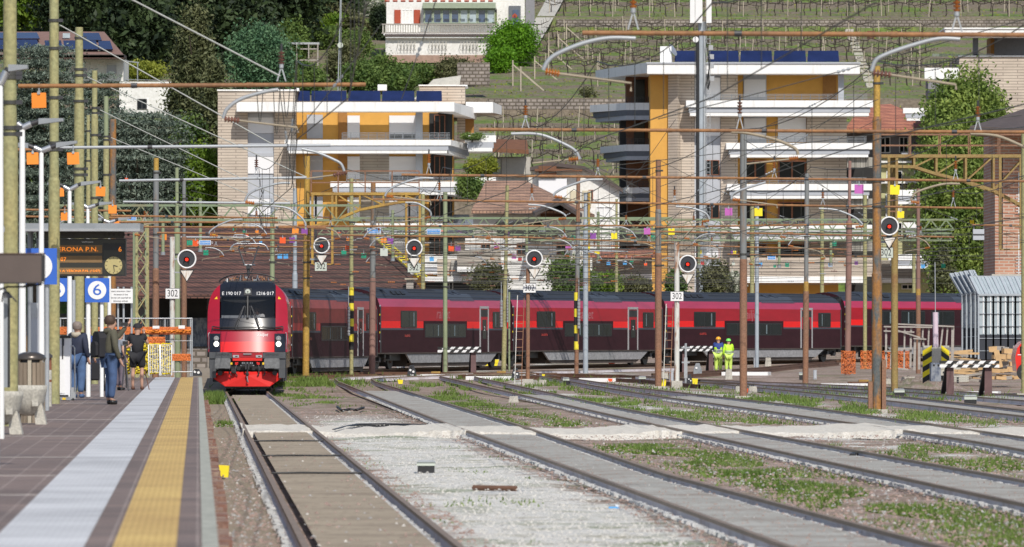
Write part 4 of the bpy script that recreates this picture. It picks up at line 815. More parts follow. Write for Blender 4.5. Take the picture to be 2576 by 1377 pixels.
# ---- green lattice trusses ----
def truss(name, label, x0, x1, yt, yb, Y, step, m, depth=.5, legs=(), r=.045):
    k = Y/F; t = thing(name, label, 'truss', W(x0, yb, Y)); zt = H-(yt-HY)*k; zb = H-(yb-HY)*k; X0 = (x0-CX)*k; X1 = (x1-CX)*k; mb = MB()
    for y in (Y, Y+depth):
        for z in (zt, zb): mb.bar((X0, y, z), (X1, y, z), r*1.3, r*1.9, m)
    mb.build('chord', t); mb = MB(); n = int((X1-X0)/step)
    for y in (Y, Y+depth):
        for i in range(n):
            a = X0+(X1-X0)*i/n; b = X0+(X1-X0)*(i+1)/n; c = (a+b)/2; mb.bar((a, y, zb), (c, y, zt), r, r*.8, m); mb.bar((c, y, zt), (b, y, zb), r, r*.8, m)
    for i in range(n+1): a = X0+(X1-X0)*i/n; mb.bar((a, Y, zt), (a, Y+depth, zt), r, r, m); mb.bar((a, Y, zb), (a, Y+depth, zb), r, r, m)
    mb.build('bracing', t)
    for x in legs:
        X = (x-CX)*k; z0 = GZ(Y); mb = MB()
        for dx in (-.25, .25):
            mb.bar((X+dx, Y, z0), (X+dx, Y, zb), .08, .08, m); mb.bar((X+dx, Y+depth, z0), (X+dx, Y+depth, zb), .08, .08, m)
        nn = int((zb-z0)/.6)
        for i in range(nn): z = z0+(zb-z0)*i/nn; z2 = z0+(zb-z0)*(i+1)/nn; s_ = 1 if i % 2 else -1; mb.bar((X-.25*s_, Y, z), (X+.25*s_, Y, z2), .04, .04, m); mb.bar((X+.25*s_, Y+depth, z), (X-.25*s_, Y+depth, z2), .04, .04, m)
        mb.build('lattice_leg', t)
    return t
truss('lattice_truss', 'green lattice truss from the shelter across to the yellow gantry', 150, 905, 517, 554, 264, .95, 'truss_green', legs=(352,))
truss('lattice_truss', 'green lattice truss spanning the middle above the coaches', 835, 1690, 549, 577, 290, .8, 'truss_green')
truss('lattice_truss', 'green lattice truss on the right in front of the apartment block', 1560, 2400, 553, 578, 300, .7, 'truss_green', legs=())
truss('lattice_truss', 'lower green lattice truss hanging in the middle right', 1335, 2395, 587, 605, 322, .6, 'truss_green')
truss('lattice_truss', 'thin green lattice truss over the second coach', 800, 1500, 572, 590, 332, .7, 'truss_green')
for x, y0, y1, Y in ((504, 499, 632, 268), (988, 529, 655, 300), (1505, 533, 660, 310), (1758, 610, 672, 322), (2090, 610, 668, 322), (1960, 605, 672, 322), (1325, 560, 640, 296), (410, 560, 640, 264)):
    t = thing('drop_post', 'green grey post hanging from the lattice truss', 'drop post', W(x, y1, Y), group='posts hanging from the trusses'); mb = MB(); mb.cyl(W(x, y0, Y), W(x, y1, Y), .07, 'mast_green', n=10); mb.build('post', t); mb = MB(); mb.cyl(W(x, y1-6, Y), W(x, y1+2, Y), .10, 'steel_grey', n=10); mb.build('foot_clamp', t)
# tall tapering lattice pylon behind the shelter
t = thing('lattice_pylon', 'olive lattice pylon with zigzag bracing right of the departure board', 'pylon', (W(357, 0, 235).x, 235, GZ(235))); k = 235/F; X = t.location.x; mb = MB()
for dx, dy in ((-.20, 0), (.20, 0), (-.20, .5), (.20, .5)): mb.bar((X+dx, 235+dy, GZ(235)), (X+dx, 235+dy, H-(560-HY)*k), .07, .07, OL)
mb.build('upright', t); mb = MB(); z = GZ(235); i = 0
while z < H-(565-HY)*k: s_ = 1 if i % 2 else -1; mb.bar((X-.2*s_, 235, z), (X+.2*s_, 235, z+.62), .05, .04, OL); mb.bar((X+.2*s_, 235.5, z), (X-.2*s_, 235.5, z+.62), .05, .04, 'mast_rust'); z += .62; i += 1
mb.build('bracing', t)
# ---- yellow signal gantries ----
def gantry(label, Y, xl, xr, ytop, yrail, arc, posts, frames, m='mast_yellow', rails=True, dep=.9):
    k = Y/F; t = thing('signal_gantry', label, 'gantry', W(xl, ytop, Y)); Xl, Xr = (xl-CX)*k, (xr-CX)*k; zt = H-(ytop-HY)*k; mb = MB()
    for y in (Y, Y+dep): mb.bar((Xl, y, zt), (Xr, y, zt), .12, .12, m)
    mb.bar((Xl, Y+dep/2, zt+.05), (Xr, Y+dep/2, zt+.05), dep, .03, 'mast_rust'); mb.build('walkway', t); mb = MB(); pa = ptsW(arc, Y)
    for dy in (0, dep):
        for a, b in zip(pa, pa[1:]): mb.bar(a+Vector((0, dy, 0)), b+Vector((0, dy, 0)), .10, .11, m)
    mb.build('lower_chord', t); mb = MB()
    for dy in (0, dep):
        d = Vector((0, dy, 0))
        for i, a in enumerate(pa):
            if not (xl < arc[i][0] < xr): continue
            top = Vector((a.x, Y, zt)); mb.bar(a+d, top+d, .08, .08, m)
            if i+1 < len(pa): nx = pa[i+1]; mb.bar((top if arc[i][1] > arc[i+1][1] or i == 0 else a)+d, (nx if arc[i][1] > arc[i+1][1] or i == 0 else Vector((nx.x, Y, zt)))+d, .06, .06, m)
    mb.build('bracing', t)
    if rails:
        mb = MB(); zr = H-(yrail-HY)*k; n = max(2, int((xr-xl)/65))
        for y in (Y, Y+dep):
            for z in (zr, (zr+zt)/2): mb.bar((Xl, y, z), (Xr, y, z), .035, .035, 'mast_rust')
            for i in range(n+1): x = Xl+(Xr-Xl)*i/n; mb.bar((x, y, zt), (x, y, zr), .035, .035, 'mast_rust')
        mb.build('handrail', t)
    for x0, x1, y0, y1 in frames:
        mb = MB(); a = W(x0, y0, Y); b = W(x1, y1, Y)
        for x, w_ in ((a.x, .17), (b.x, .09)): mb.bar((x, Y, a.z), (x, Y, b.z), w_, .1, m)
        mb.bar((a.x+.12, Y+dep, a.z), (a.x+.12, Y+dep, b.z), .09, .09, 'dark_metal')
        n = 6
        for i in range(n+1): z = a.z+(b.z-a.z)*i/n; mb.bar((a.x, Y, z), (b.x, Y, z), .05, .05, m if i in (0, n) else 'mast_rust')
        mb.build('ladder_frame', t)
    for x, y0 in posts: X = (x-CX)*k; mb = MB(); mb.cyl((X, Y+.4, GZ(Y)), (X, Y+.4, H-(y0-HY)*k), .13, m, n=12); mb.build('post', t)
    return t
gantry('yellow steel gantry with handrails carrying two red signals', 279, 782, 1054, 488, 430, [(782, 572), (846, 552), (905, 528), (965, 516), (1010, 508), (1054, 505)], [], [(786, 836, 488, 665), (1022, 1056, 488, 665)])
gantry('big yellow steel gantry reaching in from the right edge', 238, 2216, 2590, 393, 338, [(2216, 418), (2300, 420), (2356, 438), (2430, 456), (2500, 480), (2580, 522)], [(2252, 393)], [(2236, 2256, 393, 560), (2516, 2568, 393, 628)], m='gantry_olive')
# ---- signals ----
def signal(label, x, y, Y, post=None, ladder=False, plate=None, sub=None):
    k = Y/F; c = W(x, y, Y); t = thing('railway_signal', label, 'signal', (c.x, Y, GZ(Y)) if post else (c.x, Y, c.z-.8), group=None); R_ = .36
    mb = MB(); n = 40; vs = []
    for r, yy in ((R_*.84, 0), (R_*.84, -.05), (R_, -.05), (R_, .02)):
        for i in range(n): a = 2*math.pi*i/n; vs.append((c.x+r*math.cos(a), Y+yy, c.z+r*math.sin(a)))
    fs = [(q*n+i, q*n+(i+1) % n, (q+1)*n+(i+1) % n, (q+1)*n+i) for q in range(3) for i in range(n)]; mb.add(vs, fs, 'sign_white', True); mb.build('white_ring', t)
    mb = MB(); mb.disc((c.x, Y, c.z), R_*.86, 'signal_black', n=40, t=.03); mb.build('target_disc', t)
    mb = MB(); z = c.z-.02; mb.disc((c.x, Y-.06, z), .062, 'red_lamp', n=20, t=.03); mb.build('red_light', t)
    mb = MB(); 
    for i in range(9):
        a0 = math.pi*(-.12+1.24*i/9); a1 = math.pi*(-.12+1.24*(i+1)/9); r = .11
        p = [(c.x+r*math.cos(a), z+r*math.sin(a)) for a in (a0, a1)]; mb.add([(p[0][0], Y-.02, p[0][1]), (p[1][0], Y-.02, p[1][1]), (p[1][0], Y-.24, p[1][1]), (p[0][0], Y-.24, p[0][1])], [(0, 1, 2, 3)], 'black')
    mb.prism([(c.x-.10, z-.28), (c.x+.10, z-.28), (c.x+.11, z), (c.x-.11, z)], 'xz', Y-.04, Y-.03, 'black'); mb.build('hood', t)
    mb = MB(); zt = c.z-R_-.04; hw = .29
    mb.prism([(c.x-hw, zt), (c.x, zt-.48), (c.x+hw, zt)], 'xz', Y-.02, Y, 'black'); mb.prism([(c.x-hw+.06, zt-.035), (c.x, zt-.42), (c.x+hw-.06, zt-.035)], 'xz', Y-.03, Y-.0202, 'tri_white'); mb.build('triangle_plate', t)
    px_, py_ = plate; pc = W(px_, py_, Y); pl = MB(); pl.box(pc.x-.27, Y-.02 if post else Y+.01, pc.z-.20, pc.x+.27, Y if post else Y+.03, pc.z+.20, 'sign_white' if post else 'f_lightgrey'); pp = pl.build('number_plate', t)
    yo = Y-.024 if post else Y+.006
    fr = MB(); 
    for a, b in (((-.27, .188), (.27, .20)), ((-.27, -.20), (.27, -.188)), ((-.27, -.188), (-.258, .188)), ((.258, -.188), (.27, .188))): fr.box(pc.x+a[0], yo-.001, pc.z+a[1], pc.x+b[0], yo+.003, pc.z+b[1], 'black')
    textmb('302', .36, 'black', lambda X_, z_, e: (pc.x+X_*.76, yo, pc.z+z_*1.02), fr); fr.build('number', pp)
    if post:
        xp, w_, sec, ytop, m = post; X = (xp-CX)*k; mb = MB(); z0 = GZ(Y); zt_ = H-(ytop-HY)*k; mb.cyl((X, Y+.12, z0), (X, Y+.12, zt_), w_*k/2, m, n=12); mb.build('post', t)
        mb = MB(); mb.bar((X, Y+.1, c.z), (c.x, Y+.04, c.z), .06, .06, 'galv'); mb.bar((X, Y+.1, c.z-.5), (c.x, Y+.02, c.z-.5), .05, .05, 'galv'); mb.box(X-.1, Y+.1, pc.z-.1, X+.1, Y+.14, pc.z+.1, 'galv'); mb.build('bracket', t); mb = MB(); mb.box(X-.22, Y-.1, z0-.05, X+.22, Y+.34, z0+.30, 'concrete'); mb.build('footing', t)
        if ladder:
            mb = MB(); s_ = ladder; xa = X+s_*.55; mb.bar((xa, Y+.2, z0), (xa+s_*-.12, Y+.2, pc.z-.3), .03, .03, 'mast_white'); mb.bar((xa+.28*s_*-1, Y+.2, z0), (xa-s_*.40, Y+.2, pc.z-.3), .03, .03, 'mast_rust')
            for i in range(9): z = z0+.3+i*.33; mb.bar((xa-s_*.03, Y+.2, z), (xa-s_*.33, Y+.2, z), .025, .025, 'mast_rust')
            mb.build('ladder', t)
    else: mb = MB(); mb.box(c.x-.10, Y+.03, c.z-.85, c.x+.10, Y+.10, c.z+.1, 'dark_metal'); mb.bar((c.x-.1, Y+.1, c.z-.6), (c.x-.5, Y+.3, c.z-.6), .07, .07, 'galv'); mb.build('bracket', t)
    return t
M('signal_black', (.035,.037,.045), .5, .1); M('red_lamp', (1, .03, .01), .3, .02, emit=1.6); M('tri_white', (.68,.66,.62), .6, c2=(.42,.28,.16), scale=5, thr=(.5,.68), stretch=(3,1,.35))
signal('leftmost railway signal, red light, on a white rusty post behind the platform', 470, 652, 238, (433, 13, None, 596, 'mast_white'), False, (434, 739))
signal('red railway signal hanging from the left leg of the yellow gantry', 809, 618, 277.5, None, False, (807, 671)); signal('red railway signal hanging from the right leg of the yellow gantry', 1042, 624, 270, None, False, (1041, 674))
signal('red railway signal on a rusty post with a ladder, in the middle', 1344, 651, 264, (1328, 10, None, 676, 'mast_rust'), -1, (1332, 725)); signal('red railway signal on a white and rust post left of the workers', 1730, 664, 258, (1703, 13, None, 610, 'mast_white'), -1, (1703, 746))
signal('biggest red railway signal, behind the big orange and grey mast', 2237, 569, 237, None, False, (2229, 636))
# ---- coloured tags on the wires ----
TAGS = {'f_orange': ('orange', [(98,253,38),(82,399,30),(184,399,30),(253,482,24),(150,484,22),(283,527,21),(163,545,20),(295,556,17),(412,597,15),(743,583,16),(646,584,9),(875,603,8),(965,604,14)]),
 'f_red': ('red orange', [(492,612,15),(620,592,9),(711,605,15),(876,624,14),(853,588,7),(1114,578,9),(1135,625,14),(1624,666,8),(318,452,8)]),
 'f_green': ('green', [(468,612,13),(481,611,12),(518,636,13),(590,576,9),(614,583,7),(865,637,13),(915,644,13),(1443,597,10),(1643,597,11),(1589,658,10),(2099,614,11),(1980,667,10),(1949,670,7),(2373,669,11)]),
 'f_purple': ('purple', [(735,604,14),(766,582,16),(982,607,15),(1152,625,13),(1157,581,9),(1492,594,15),(1277,590,9),(2154,662,9),(1842,634,8)]),
 'f_magenta': ('magenta', [(1250,619,14),(1429,622,13),(1293,646,11),(1628,582,16),(1833,533,19),(2161,476,23)]),
 'f_blue': ('blue', [(704,645,12),(719,645,12),(656,610,7),(1086,652,11),(1217,595,10),(1531,662,10),(1572,661,10),(1913,666,10),(2089,666,10),(2322,670,10)]),
 'f_yellow': ('yellow', [(539,591,9),(1478,623,13),(1502,634,13),(1545,594,15),(1689,583,16),(1761,634,9),(1908,534,20),(2251,478,24),(2266,540,17),(2445,559,11),(1848,635,8),(2093,642,8)]),
 'f_darkred': ('dark red', [(1308,652,10),(1420,597,10),(1767,662,9)]), 'f_lightgrey': ('pale grey', [(966,635,19),(1845,664,8)])}
for m, (cn, lst) in TAGS.items():
    for i, (x, y, s) in enumerate(sorted(lst)):
        Y = min(4000./s, 335); side = s*Y/F; c = W(x, y, Y); lb = f'{ORD[i+1]} {cn} square tag from the left, hanging among the overhead wires'
        t = thing('hanging_tag', lb, 'tag', (c.x, Y, c.z-side/2), r5.uniform(-.25, .25), 'coloured square tags hanging among the wires')
        mb = MB(); mb.cbox((0, 0, side/2), (side, .008, side), m, Matrix.Rotation(r5.uniform(-.05, .05), 3, 'Y')); mb.build('plate', t, local=True)
        mb = MB(); mb.cbox((0, -.012, side*1.0), (.05, .02, .05), 'galv'); mb.cyl((0, 0, side), (0, 0, side+.16), .012, 'galv', n=6); mb.build('clip', t, local=True)
# blue warning signs with white lettering
def wsign(label, x, y, w_, h_, Y, lines, sz):
    c = W(x, y, Y); k = Y/F; t = thing('warning_sign', label, 'sign', (c.x, Y, c.z-h_*k/2)); mb = MB(); mb.box(c.x-w_*k/2, Y, c.z-h_*k/2, c.x+w_*k/2, Y+.02, c.z+h_*k/2, 'sign_white'); mb.box(c.x-w_*k/2+.02, Y-.004, c.z-h_*k/2+.02, c.x+w_*k/2-.02, Y-.001, c.z+h_*k/2-.02, 'sign_blue_light'); mb.build('panel', t); mb = MB()
    for i, s in enumerate(lines): zz = c.z+(len(lines)/2-.5-i)*sz*1.15; textmb(s, sz, 'sign_white', lambda X_, z_, e: (c.x+X_*.72, Y-.007, zz+z_), mb)
    mb.build('lettering', t)
wsign('blue SEZIONAMENTO sign left of the pantograph', 516, 611, 29, 12, 262, ['SEZIONAMENTO'], .12); wsign('blue two line sign right of the yellow gantry middle', 941, 581, 35, 14, 270, ['ATTENZIONE ALLE TRECCE', 'DI ALIMENTAZIONE'], .085); wsign('blue two line sign above the second coach', 1091, 583, 35, 14, 270, ['ATTENZIONE ALLE TRECCE', 'DI ALIMENTAZIONE'], .085); wsign('blue two line sign on the left in front of the cedar', 331, 549, 24, 12, 262, ['ATTENZIONE ALLE TRECCE', 'DI ALIMENTAZIONE'], .065); wsign('light blue sign above the fourth coach', 1941, 649, 21, 10, 300, ['ATTENZIONE'], .09)
t = thing('hanging_box', 'grey slatted box hanging from a tube in front of the right tree', 'box', W(2462, 604, 236)); mb = MB(); mb.px(2448, 577, 2476, 604, 236, .2, 'panel_grey'); mb.px(2448, 589, 2476, 592, 235.98, .01, 'dark_metal'); mb.build('box', t); mb = MB(); mb.cyl(W(2450, 577, 236.1), W(2450, 566, 236.1), .015, 'galv'); mb.cyl(W(2475, 577, 236.1), W(2475, 566, 236.1), .015, 'galv'); mb.build('hanger', t)
# ---- overhead wires along the tracks and span wires ----
def catwire(label, pts, dz=1.25, sag=.35):
    t = thing('overhead_line', label, 'overhead wire', pts[0], group='overhead lines above the tracks'); mb = MB(); mb.tube(pts, .011, 'wire', n=3); mb.build('contact_wire', t); ms = []; out = []
    for a, b in zip(pts, pts[1:]):
        for j in range(8):
            q = j/8; p = a.lerp(b, q); p.z += dz-sag*4*q*(1-q); ms.append(p)
            if j in (1, 3, 5, 7): out.append((a.lerp(b, q), p))
    ms.append(pts[-1]+Vector((0, 0, dz))); mb = MB(); mb.tube(ms, .011, 'wire', n=3); mb.build('messenger_wire', t)
    for a, b in out: mb = MB(); mb.tube([a, b], .007, 'wire', n=3); mb.build('dropper', t)
ys_ = [60, 84, 102, 135, 166, 191, 225, 262]
for u, nm in ((1.8, 'over the near track with the locomotive'), (6.6, 'over the second track'), (11.1, 'over the third track'), (16.2, 'over the fourth track'), (22.2, 'over the fifth track'), (28, 'over the sixth track')):
    catwire('pair of thin wires with droppers '+nm, [Vector((LX(u, Y)+(.2 if i % 2 else -.2), Y, 5.2+g(Y))) for i, Y in enumerate(ys_)])
for x0, x1, Ya, Yb in ((880, 2700, 262, 300), (1200, 2700, 268, 318), (640, 2300, 275, 335), (1500, 2750, 235, 300)):
    catwire('pair of thin wires with droppers curving right above the coaches', [Vector(((x0+(x1-x0)*q-CX)*(Ya+(Yb-Ya)*q)/F, Ya+(Yb-Ya)*q, 5.3+g(Ya+(Yb-Ya)*q))) for q in (0, .2, .4, .6, .8, 1)])
for i in range(88):
    Y = r5.uniform(266, 340); x0 = r5.uniform(380, 1500); x1 = x0+r5.uniform(500, 1300); x1 = min(x1, 2420); y = r5.uniform(575, 712); dy = r5.uniform(-12, 16); s_ = r5.uniform(2, 12); n = 16
    t = thing('span_wire', 'thin dark wire strung sideways across the tracks above the coaches', 'span wire', W(x0, y, Y), group='thin dark wires strung sideways above the coaches')
    pts = [W(x0+(x1-x0)*j/n, y+dy*j/n+s_*4*(j/n)*(1-j/n), Y) for j in range(n+1)]; mb = MB(); mb.tube(pts, .010, 'wire', n=3); mb.build('wire', t)
    for q in (5, 11): mb = MB(); p = pts[q]; insul(mb, p+Vector((-.15, 0, 0)), p+Vector((.15, 0, 0)), .035, r5.choice(['insul_brown', 'steel_grey', 'insul_brown', 'insul_orange']), 4); mb.build('insulator', t)
for (x0, y0, x1, y1, Y) in ((1655, 300, 2590, 45, 100), (1240, 450, 2570, 290, 130), (1990, 640, 2600, 540, 200), (1030, 560, 1650, 480, 190), (1660, 470, 2210, 250, 160), (1660, 560, 2210, 300, 180), (2210, 480, 2590, 610, 200), (1870, 350, 2210, 545, 220), (1305, 275, 1600, 500, 150), (1500, 420, 1900, 600, 200), (850, 420, 1270, 520, 150), (400, 470, 860, 600, 230), (380, 500, 1000, 640, 250), (700, 200, 740, 480, 118), (745, 150, 725, 470, 118), (960, 60, 740, 340, 95), (1100, -10, 1010, 250, 90), (480, 480, 900, 560, 210), (1700, 300, 1450, 640, 210), (1900, 400, 1700, 620, 200), (1340, 540, 1480, 640, 240), (2030, 437, 1700, 640, 266), (2030, 437, 2300, 630, 266), (1870, 340, 1650, 600, 226), (1656, 402, 1300, 560, 258), (1656, 402, 1990, 560, 258), (1656, 430, 1200, 640, 258), (2208, 180, 1878, 340, 185), (2208, 210, 1840, 470, 185), (2206, 200, 2500, 140, 185), (660, 640, 1120, 560, 290), (1120, 500, 900, 650, 290), (1470, 490, 1700, 600, 300), (1470, 490, 1100, 620, 300), (1904, 520, 2030, 560, 300), (885, 452, 500, 600, 285), (885, 452, 1200, 600, 285)):
    t = thing('stay_wire', 'thin dark stay wire slanting between the masts', 'stay wire', W(x0, y0, Y), group='thin dark stay wires slanting between the masts'); mb = MB(); n = 8; mb.tube([W(x0+(x1-x0)*j/n, y0+(y1-y0)*j/n+5*math.sin(math.pi*j/n), Y) for j in range(n+1)], .0085*max(1, Y/190), 'wire', n=3); mb.build('wire', t)
    mb = MB(); p = W(x0+(x1-x0)*.5, y0+(y1-y0)*.5+5, Y); d = (W(x1, y1, Y)-W(x0, y0, Y)).normalized()*.12; insul(mb, p-d, p+d, .03, 'steel_grey', 3); mb.build('insulator', t)
# loops of jumper cable hanging from the tubes above the near track
for i in range(10):
    x = 640+i*13+r5.uniform(-6, 6); Y = r5.choice([102, 135.4, 165.6, 190.8]); y = HY-F*4.02/Y+3; h = r5.uniform(60, 130)*100/Y
    t = thing('jumper_cable', 'thin cable loop hanging from a cross tube above the near track', 'cable', W(x, y, Y), group='thin cable loops hanging above the near track'); mb = MB(); mb.tube([W(x+q*18*100/Y, y+h*math.sin(math.pi*min(1, q*1.05)), Y) for q in np.linspace(0, 1, 9)], .008, 'wire', n=3); mb.build('cable', t)
# ================= buildings =================
brick('tile_red', (.50,.21,.13), (.32,.12,.08), (.20,.08,.06), .3, .28, .03, .85, 'xz', noise=.4); brick('tile_brown', (.145,.066,.048), (.10,.047,.037), (.04,.02,.016), .45, .30, .045, .85, 'xz', noise=.6, bump=.5)
brick('tile_old', (.42,.25,.17), (.29,.18,.13), (.13,.08,.06), .25, .22, .03, .9, 'xz', noise=.6, bump=.5); brick('stone_wall', (.30,.26,.23), (.22,.19,.17), (.12,.10,.08), .55, .32, .06, .95, 'xz', bump=.8, noise=.8)
brick('brick_grey', (.40,.36,.31), (.37,.33,.28), (.25,.22,.19), 2.2, .215, .03); brick('railing_bar', (.30,.30,.30), (.3,.3,.3), (.05,.05,.05), 2, .2, .05)
M('plaster_white', (.70,.69,.66), .85, .07, .6, fine=5); M('plaster_cream', (.58,.52,.38), .85, .08, .6); M('plaster_green', (.50,.49,.27), .85, .06, .5); M('wood_brown', (.16,.07,.035), .8, .25, 3); M('shutter_red', (.36,.06,.025), .7, .1, 4); M('veranda_green', (.30,.35,.26), .7, .1); M('dark_roof', (.085,.065,.06), .8, .2, 2)
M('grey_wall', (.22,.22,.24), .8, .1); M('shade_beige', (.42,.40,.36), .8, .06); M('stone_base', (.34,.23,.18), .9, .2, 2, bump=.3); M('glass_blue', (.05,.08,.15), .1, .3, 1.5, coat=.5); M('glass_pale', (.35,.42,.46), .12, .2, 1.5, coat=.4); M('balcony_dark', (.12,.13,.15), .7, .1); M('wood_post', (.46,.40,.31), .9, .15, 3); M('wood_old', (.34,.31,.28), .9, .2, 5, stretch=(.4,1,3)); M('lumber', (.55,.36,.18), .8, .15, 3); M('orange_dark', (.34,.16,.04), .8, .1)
M('tile_brown2', (.20,.12,.10), .85, .12, 2); M('awning', (.40,.38,.33), .8, c2=(.17,.16,.14), scale=2.2, thr=(.45,.55), stretch=(9,1,.01)); M('curtain_white', (.7,.7,.7), .8, .1)
class Bld:
    def __init__(s, label, cat, x, Y, name='apartment_block'): s.Y = Y; s.t = thing(name, label, cat, W(x, 728, Y)); s.t.location.z = GZ(min(Y, 470)) if Y < 500 else hz(Y); 
    def p(s, name, rects, m, dy=0, d=.3, **k):
        mb = MB()
        for x0, y0, x1, y1 in rects: mb.px(x0, y0, x1, y1, s.Y+dy, d, m)
        return mb.build(name, s.t, **k)
    def slab(s, x0, y0, x1, y1, out=1.8, left=0, right=0, bands=None, lx=None, name='balcony'):
        """a projecting slab with a stepped fascia: bands = (fraction top, fraction bottom, inset px, material)"""
        mb = MB(); bands = bands or ((0, 1, 0, 'white_paint'),); h = y1-y0
        for a, b, i, m in bands: mb.px(x0+i, y0+a*h, x1-i, y0+b*h, s.Y-out+i*.012, out-i*.012+.05, m)
        return mb.build(name, s.t)
    def rail(s, x0, x1, y0, y1, out=1.7, n=5, m='steel_grey', post=22):
        mb = MB(); Y = s.Y-out
        for i in range(n): y = y0+(y1-y0)*i/n; mb.px(x0, y, x1, y+1.1, Y, .04, m)
        x = x0
        while x < x1: mb.px(x, y0, x+1.3, y1, Y, .04, m); x += post
        mb.build('railing', s.t)
    def win(s, x0, y0, x1, y1, dy=-.02, fr='white_paint', pane='glass_dark', bars=1, blind=0, fw=2.2):
        mb = MB(); Y = s.Y+dy
        mb.px(x0, y0, x0+fw, y1, Y, .12, fr); mb.px(x1-fw, y0, x1, y1, Y, .12, fr); mb.px(x0+fw, y0, x1-fw, y0+fw*.8, Y, .12, fr); mb.px(x0+fw, y1-fw*.8, x1-fw, y1, Y, .12, fr)
        for i in range(bars): xm = x0+(x1-x0)*(i+1)/(bars+1); mb.px(xm-fw/2, y0+fw*.8, xm+fw/2, y1-fw*.8, Y+.02, .08, fr)
        o = mb.build('window', s.t); mb = MB(); mb.px(x0+fw, y0+fw*.8, x1-fw, y1-fw*.8, Y+.09, .03, pane); mb.build('pane', o)
        if blind: mb = MB(); mb.px(x0+fw, y0+fw*.8, x1-fw, y0+(y1-y0)*blind, Y+.05, .03, 'blind_white'); mb.build('roller_blind', o)
    def blind(s, x0, y0, x1, y1, dy=-.03, m='blind_white'): mb = MB(); mb.px(x0, y0, x1, y1, s.Y+dy, .1, m); mb.build('roller_blind', s.t)
BB = ((0, .42, 0, 'white_paint'), (.42, .78, 6, 'slab_grey'), (.78, 1, 9, 'white_paint'))
BB3 = ((0, .44, 0, 'white_paint'), (.44, .58, 7, 'balcony_dark'), (.58, .78, 7, 'slab_grey'), (.78, 1, 10, 'white_paint'))
# ---- left apartment block ----
b = Bld('cream brick apartment block with orange loggias and blue solar panels, on the left', 'apartment block', 850, 480)
b.p('wall', [(548, 228, 623, 760), (689, 228, 744, 760)], 'brick_cream', 0, 12); b.p('wall', [(623, 228, 689, 284)], 'brick_cream', 0, 12); b.p('wall_coping', [(546, 225.5, 752, 229)], 'white_paint', -.1, 12.2)
b.p('wall', [(744, 262, 1140, 760)], 'orange_wall', 1.6, 10)
b.p('shaft_panel', [(623, 284, 689, 760)], 'panel_grey', .25, 10)
for y0, y1 in ((296, 335), (394, 437), (500, 541), (606, 640)): b.blind(623.5, y0, 688.5, y1, .15)
for y0, y1 in ((284, 296), (385, 394), (492, 500)): b.p('blind_box', [(623.5, y0, 688.5, y1)], 'slab_grey', .12, .3)
b.win(640, 555, 688, 600, .2, 'white_paint', 'glass_dark', 1)
# floors behind the balconies
for fy_ in (289, 392, 495, 598):
    if fy_ > 289: b.p('wall', [(905, fy_-6, 979, fy_+62)], 'brick_grey', 1.45, .3)
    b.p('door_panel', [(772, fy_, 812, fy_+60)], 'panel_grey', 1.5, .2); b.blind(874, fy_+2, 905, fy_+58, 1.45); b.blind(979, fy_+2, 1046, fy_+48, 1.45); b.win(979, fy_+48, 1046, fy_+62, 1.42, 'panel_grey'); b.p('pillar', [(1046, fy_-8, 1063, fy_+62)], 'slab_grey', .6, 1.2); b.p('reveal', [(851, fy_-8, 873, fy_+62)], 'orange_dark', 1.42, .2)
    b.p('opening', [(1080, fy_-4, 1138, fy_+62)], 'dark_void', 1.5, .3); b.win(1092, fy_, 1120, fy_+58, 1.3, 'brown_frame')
b.p('party_wall', [(744, 388, 771, 760)], 'orange_wall', .6, 1.2)
b.slab(595, 257, 1143, 281, 2.0, name='roof_slab'); 
def wedge(bd, x0, y0a, y0b, x1, y1a, y1b, Yf, Yb, m, name='slab_end', dep=6):
    a, c = W(x0, y0a, Yf), W(x0, y0b, Yf); d, e = W(x1, y1a, Yb), W(x1, y1b, Yb); mb = MB(); k = Vector((-dep*.35, dep, 0))
    mb.add([a, c, e, d, a+k, c+k, e+k, d+k], [(0, 1, 2, 3), (0, 3, 7, 4), (1, 5, 6, 2), (3, 2, 6, 7)], m); return mb.build(name, bd.t)
wedge(b, 1141, 258, 281, 1199, 272, 301, 478, 486, 'white_paint'); b.p('roof_slab', [(1172, 257, 1240, 284)], 'white_paint', 5, 6); wedge(b, 1240, 257, 284, 1262, 267, 289, 485, 488, 'white_paint')
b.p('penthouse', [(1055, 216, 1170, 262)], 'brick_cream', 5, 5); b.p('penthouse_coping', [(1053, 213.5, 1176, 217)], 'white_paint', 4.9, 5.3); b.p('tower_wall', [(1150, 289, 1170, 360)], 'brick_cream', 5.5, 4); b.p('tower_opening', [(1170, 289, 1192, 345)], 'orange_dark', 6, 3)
for x0, x1 in ((749, 780), (783, 872), (876, 957), (961, 1043), (1047, 1112)):
    mb = MB(); A, B_, C_, D_ = W(x0, 255, 481), W(x1, 255, 481), W(x1-1, 229, 482.2), W(x0+1, 229, 482.2); mb.add([A, B_, C_, D_, A+Vector((0, .1, 0)), B_+Vector((0, .1, 0)), C_+Vector((0, .1, 0)), D_+Vector((0, .1, 0))], [(0, 1, 2, 3), (4, 7, 6, 5), (0, 4, 5, 1), (3, 2, 6, 7)], 'solar'); mb.build('solar_panel', b.t)
b.p('roof_box', [(950, 213, 973, 228), (745, 222, 752, 257)], 'white_paint', 3, 1)
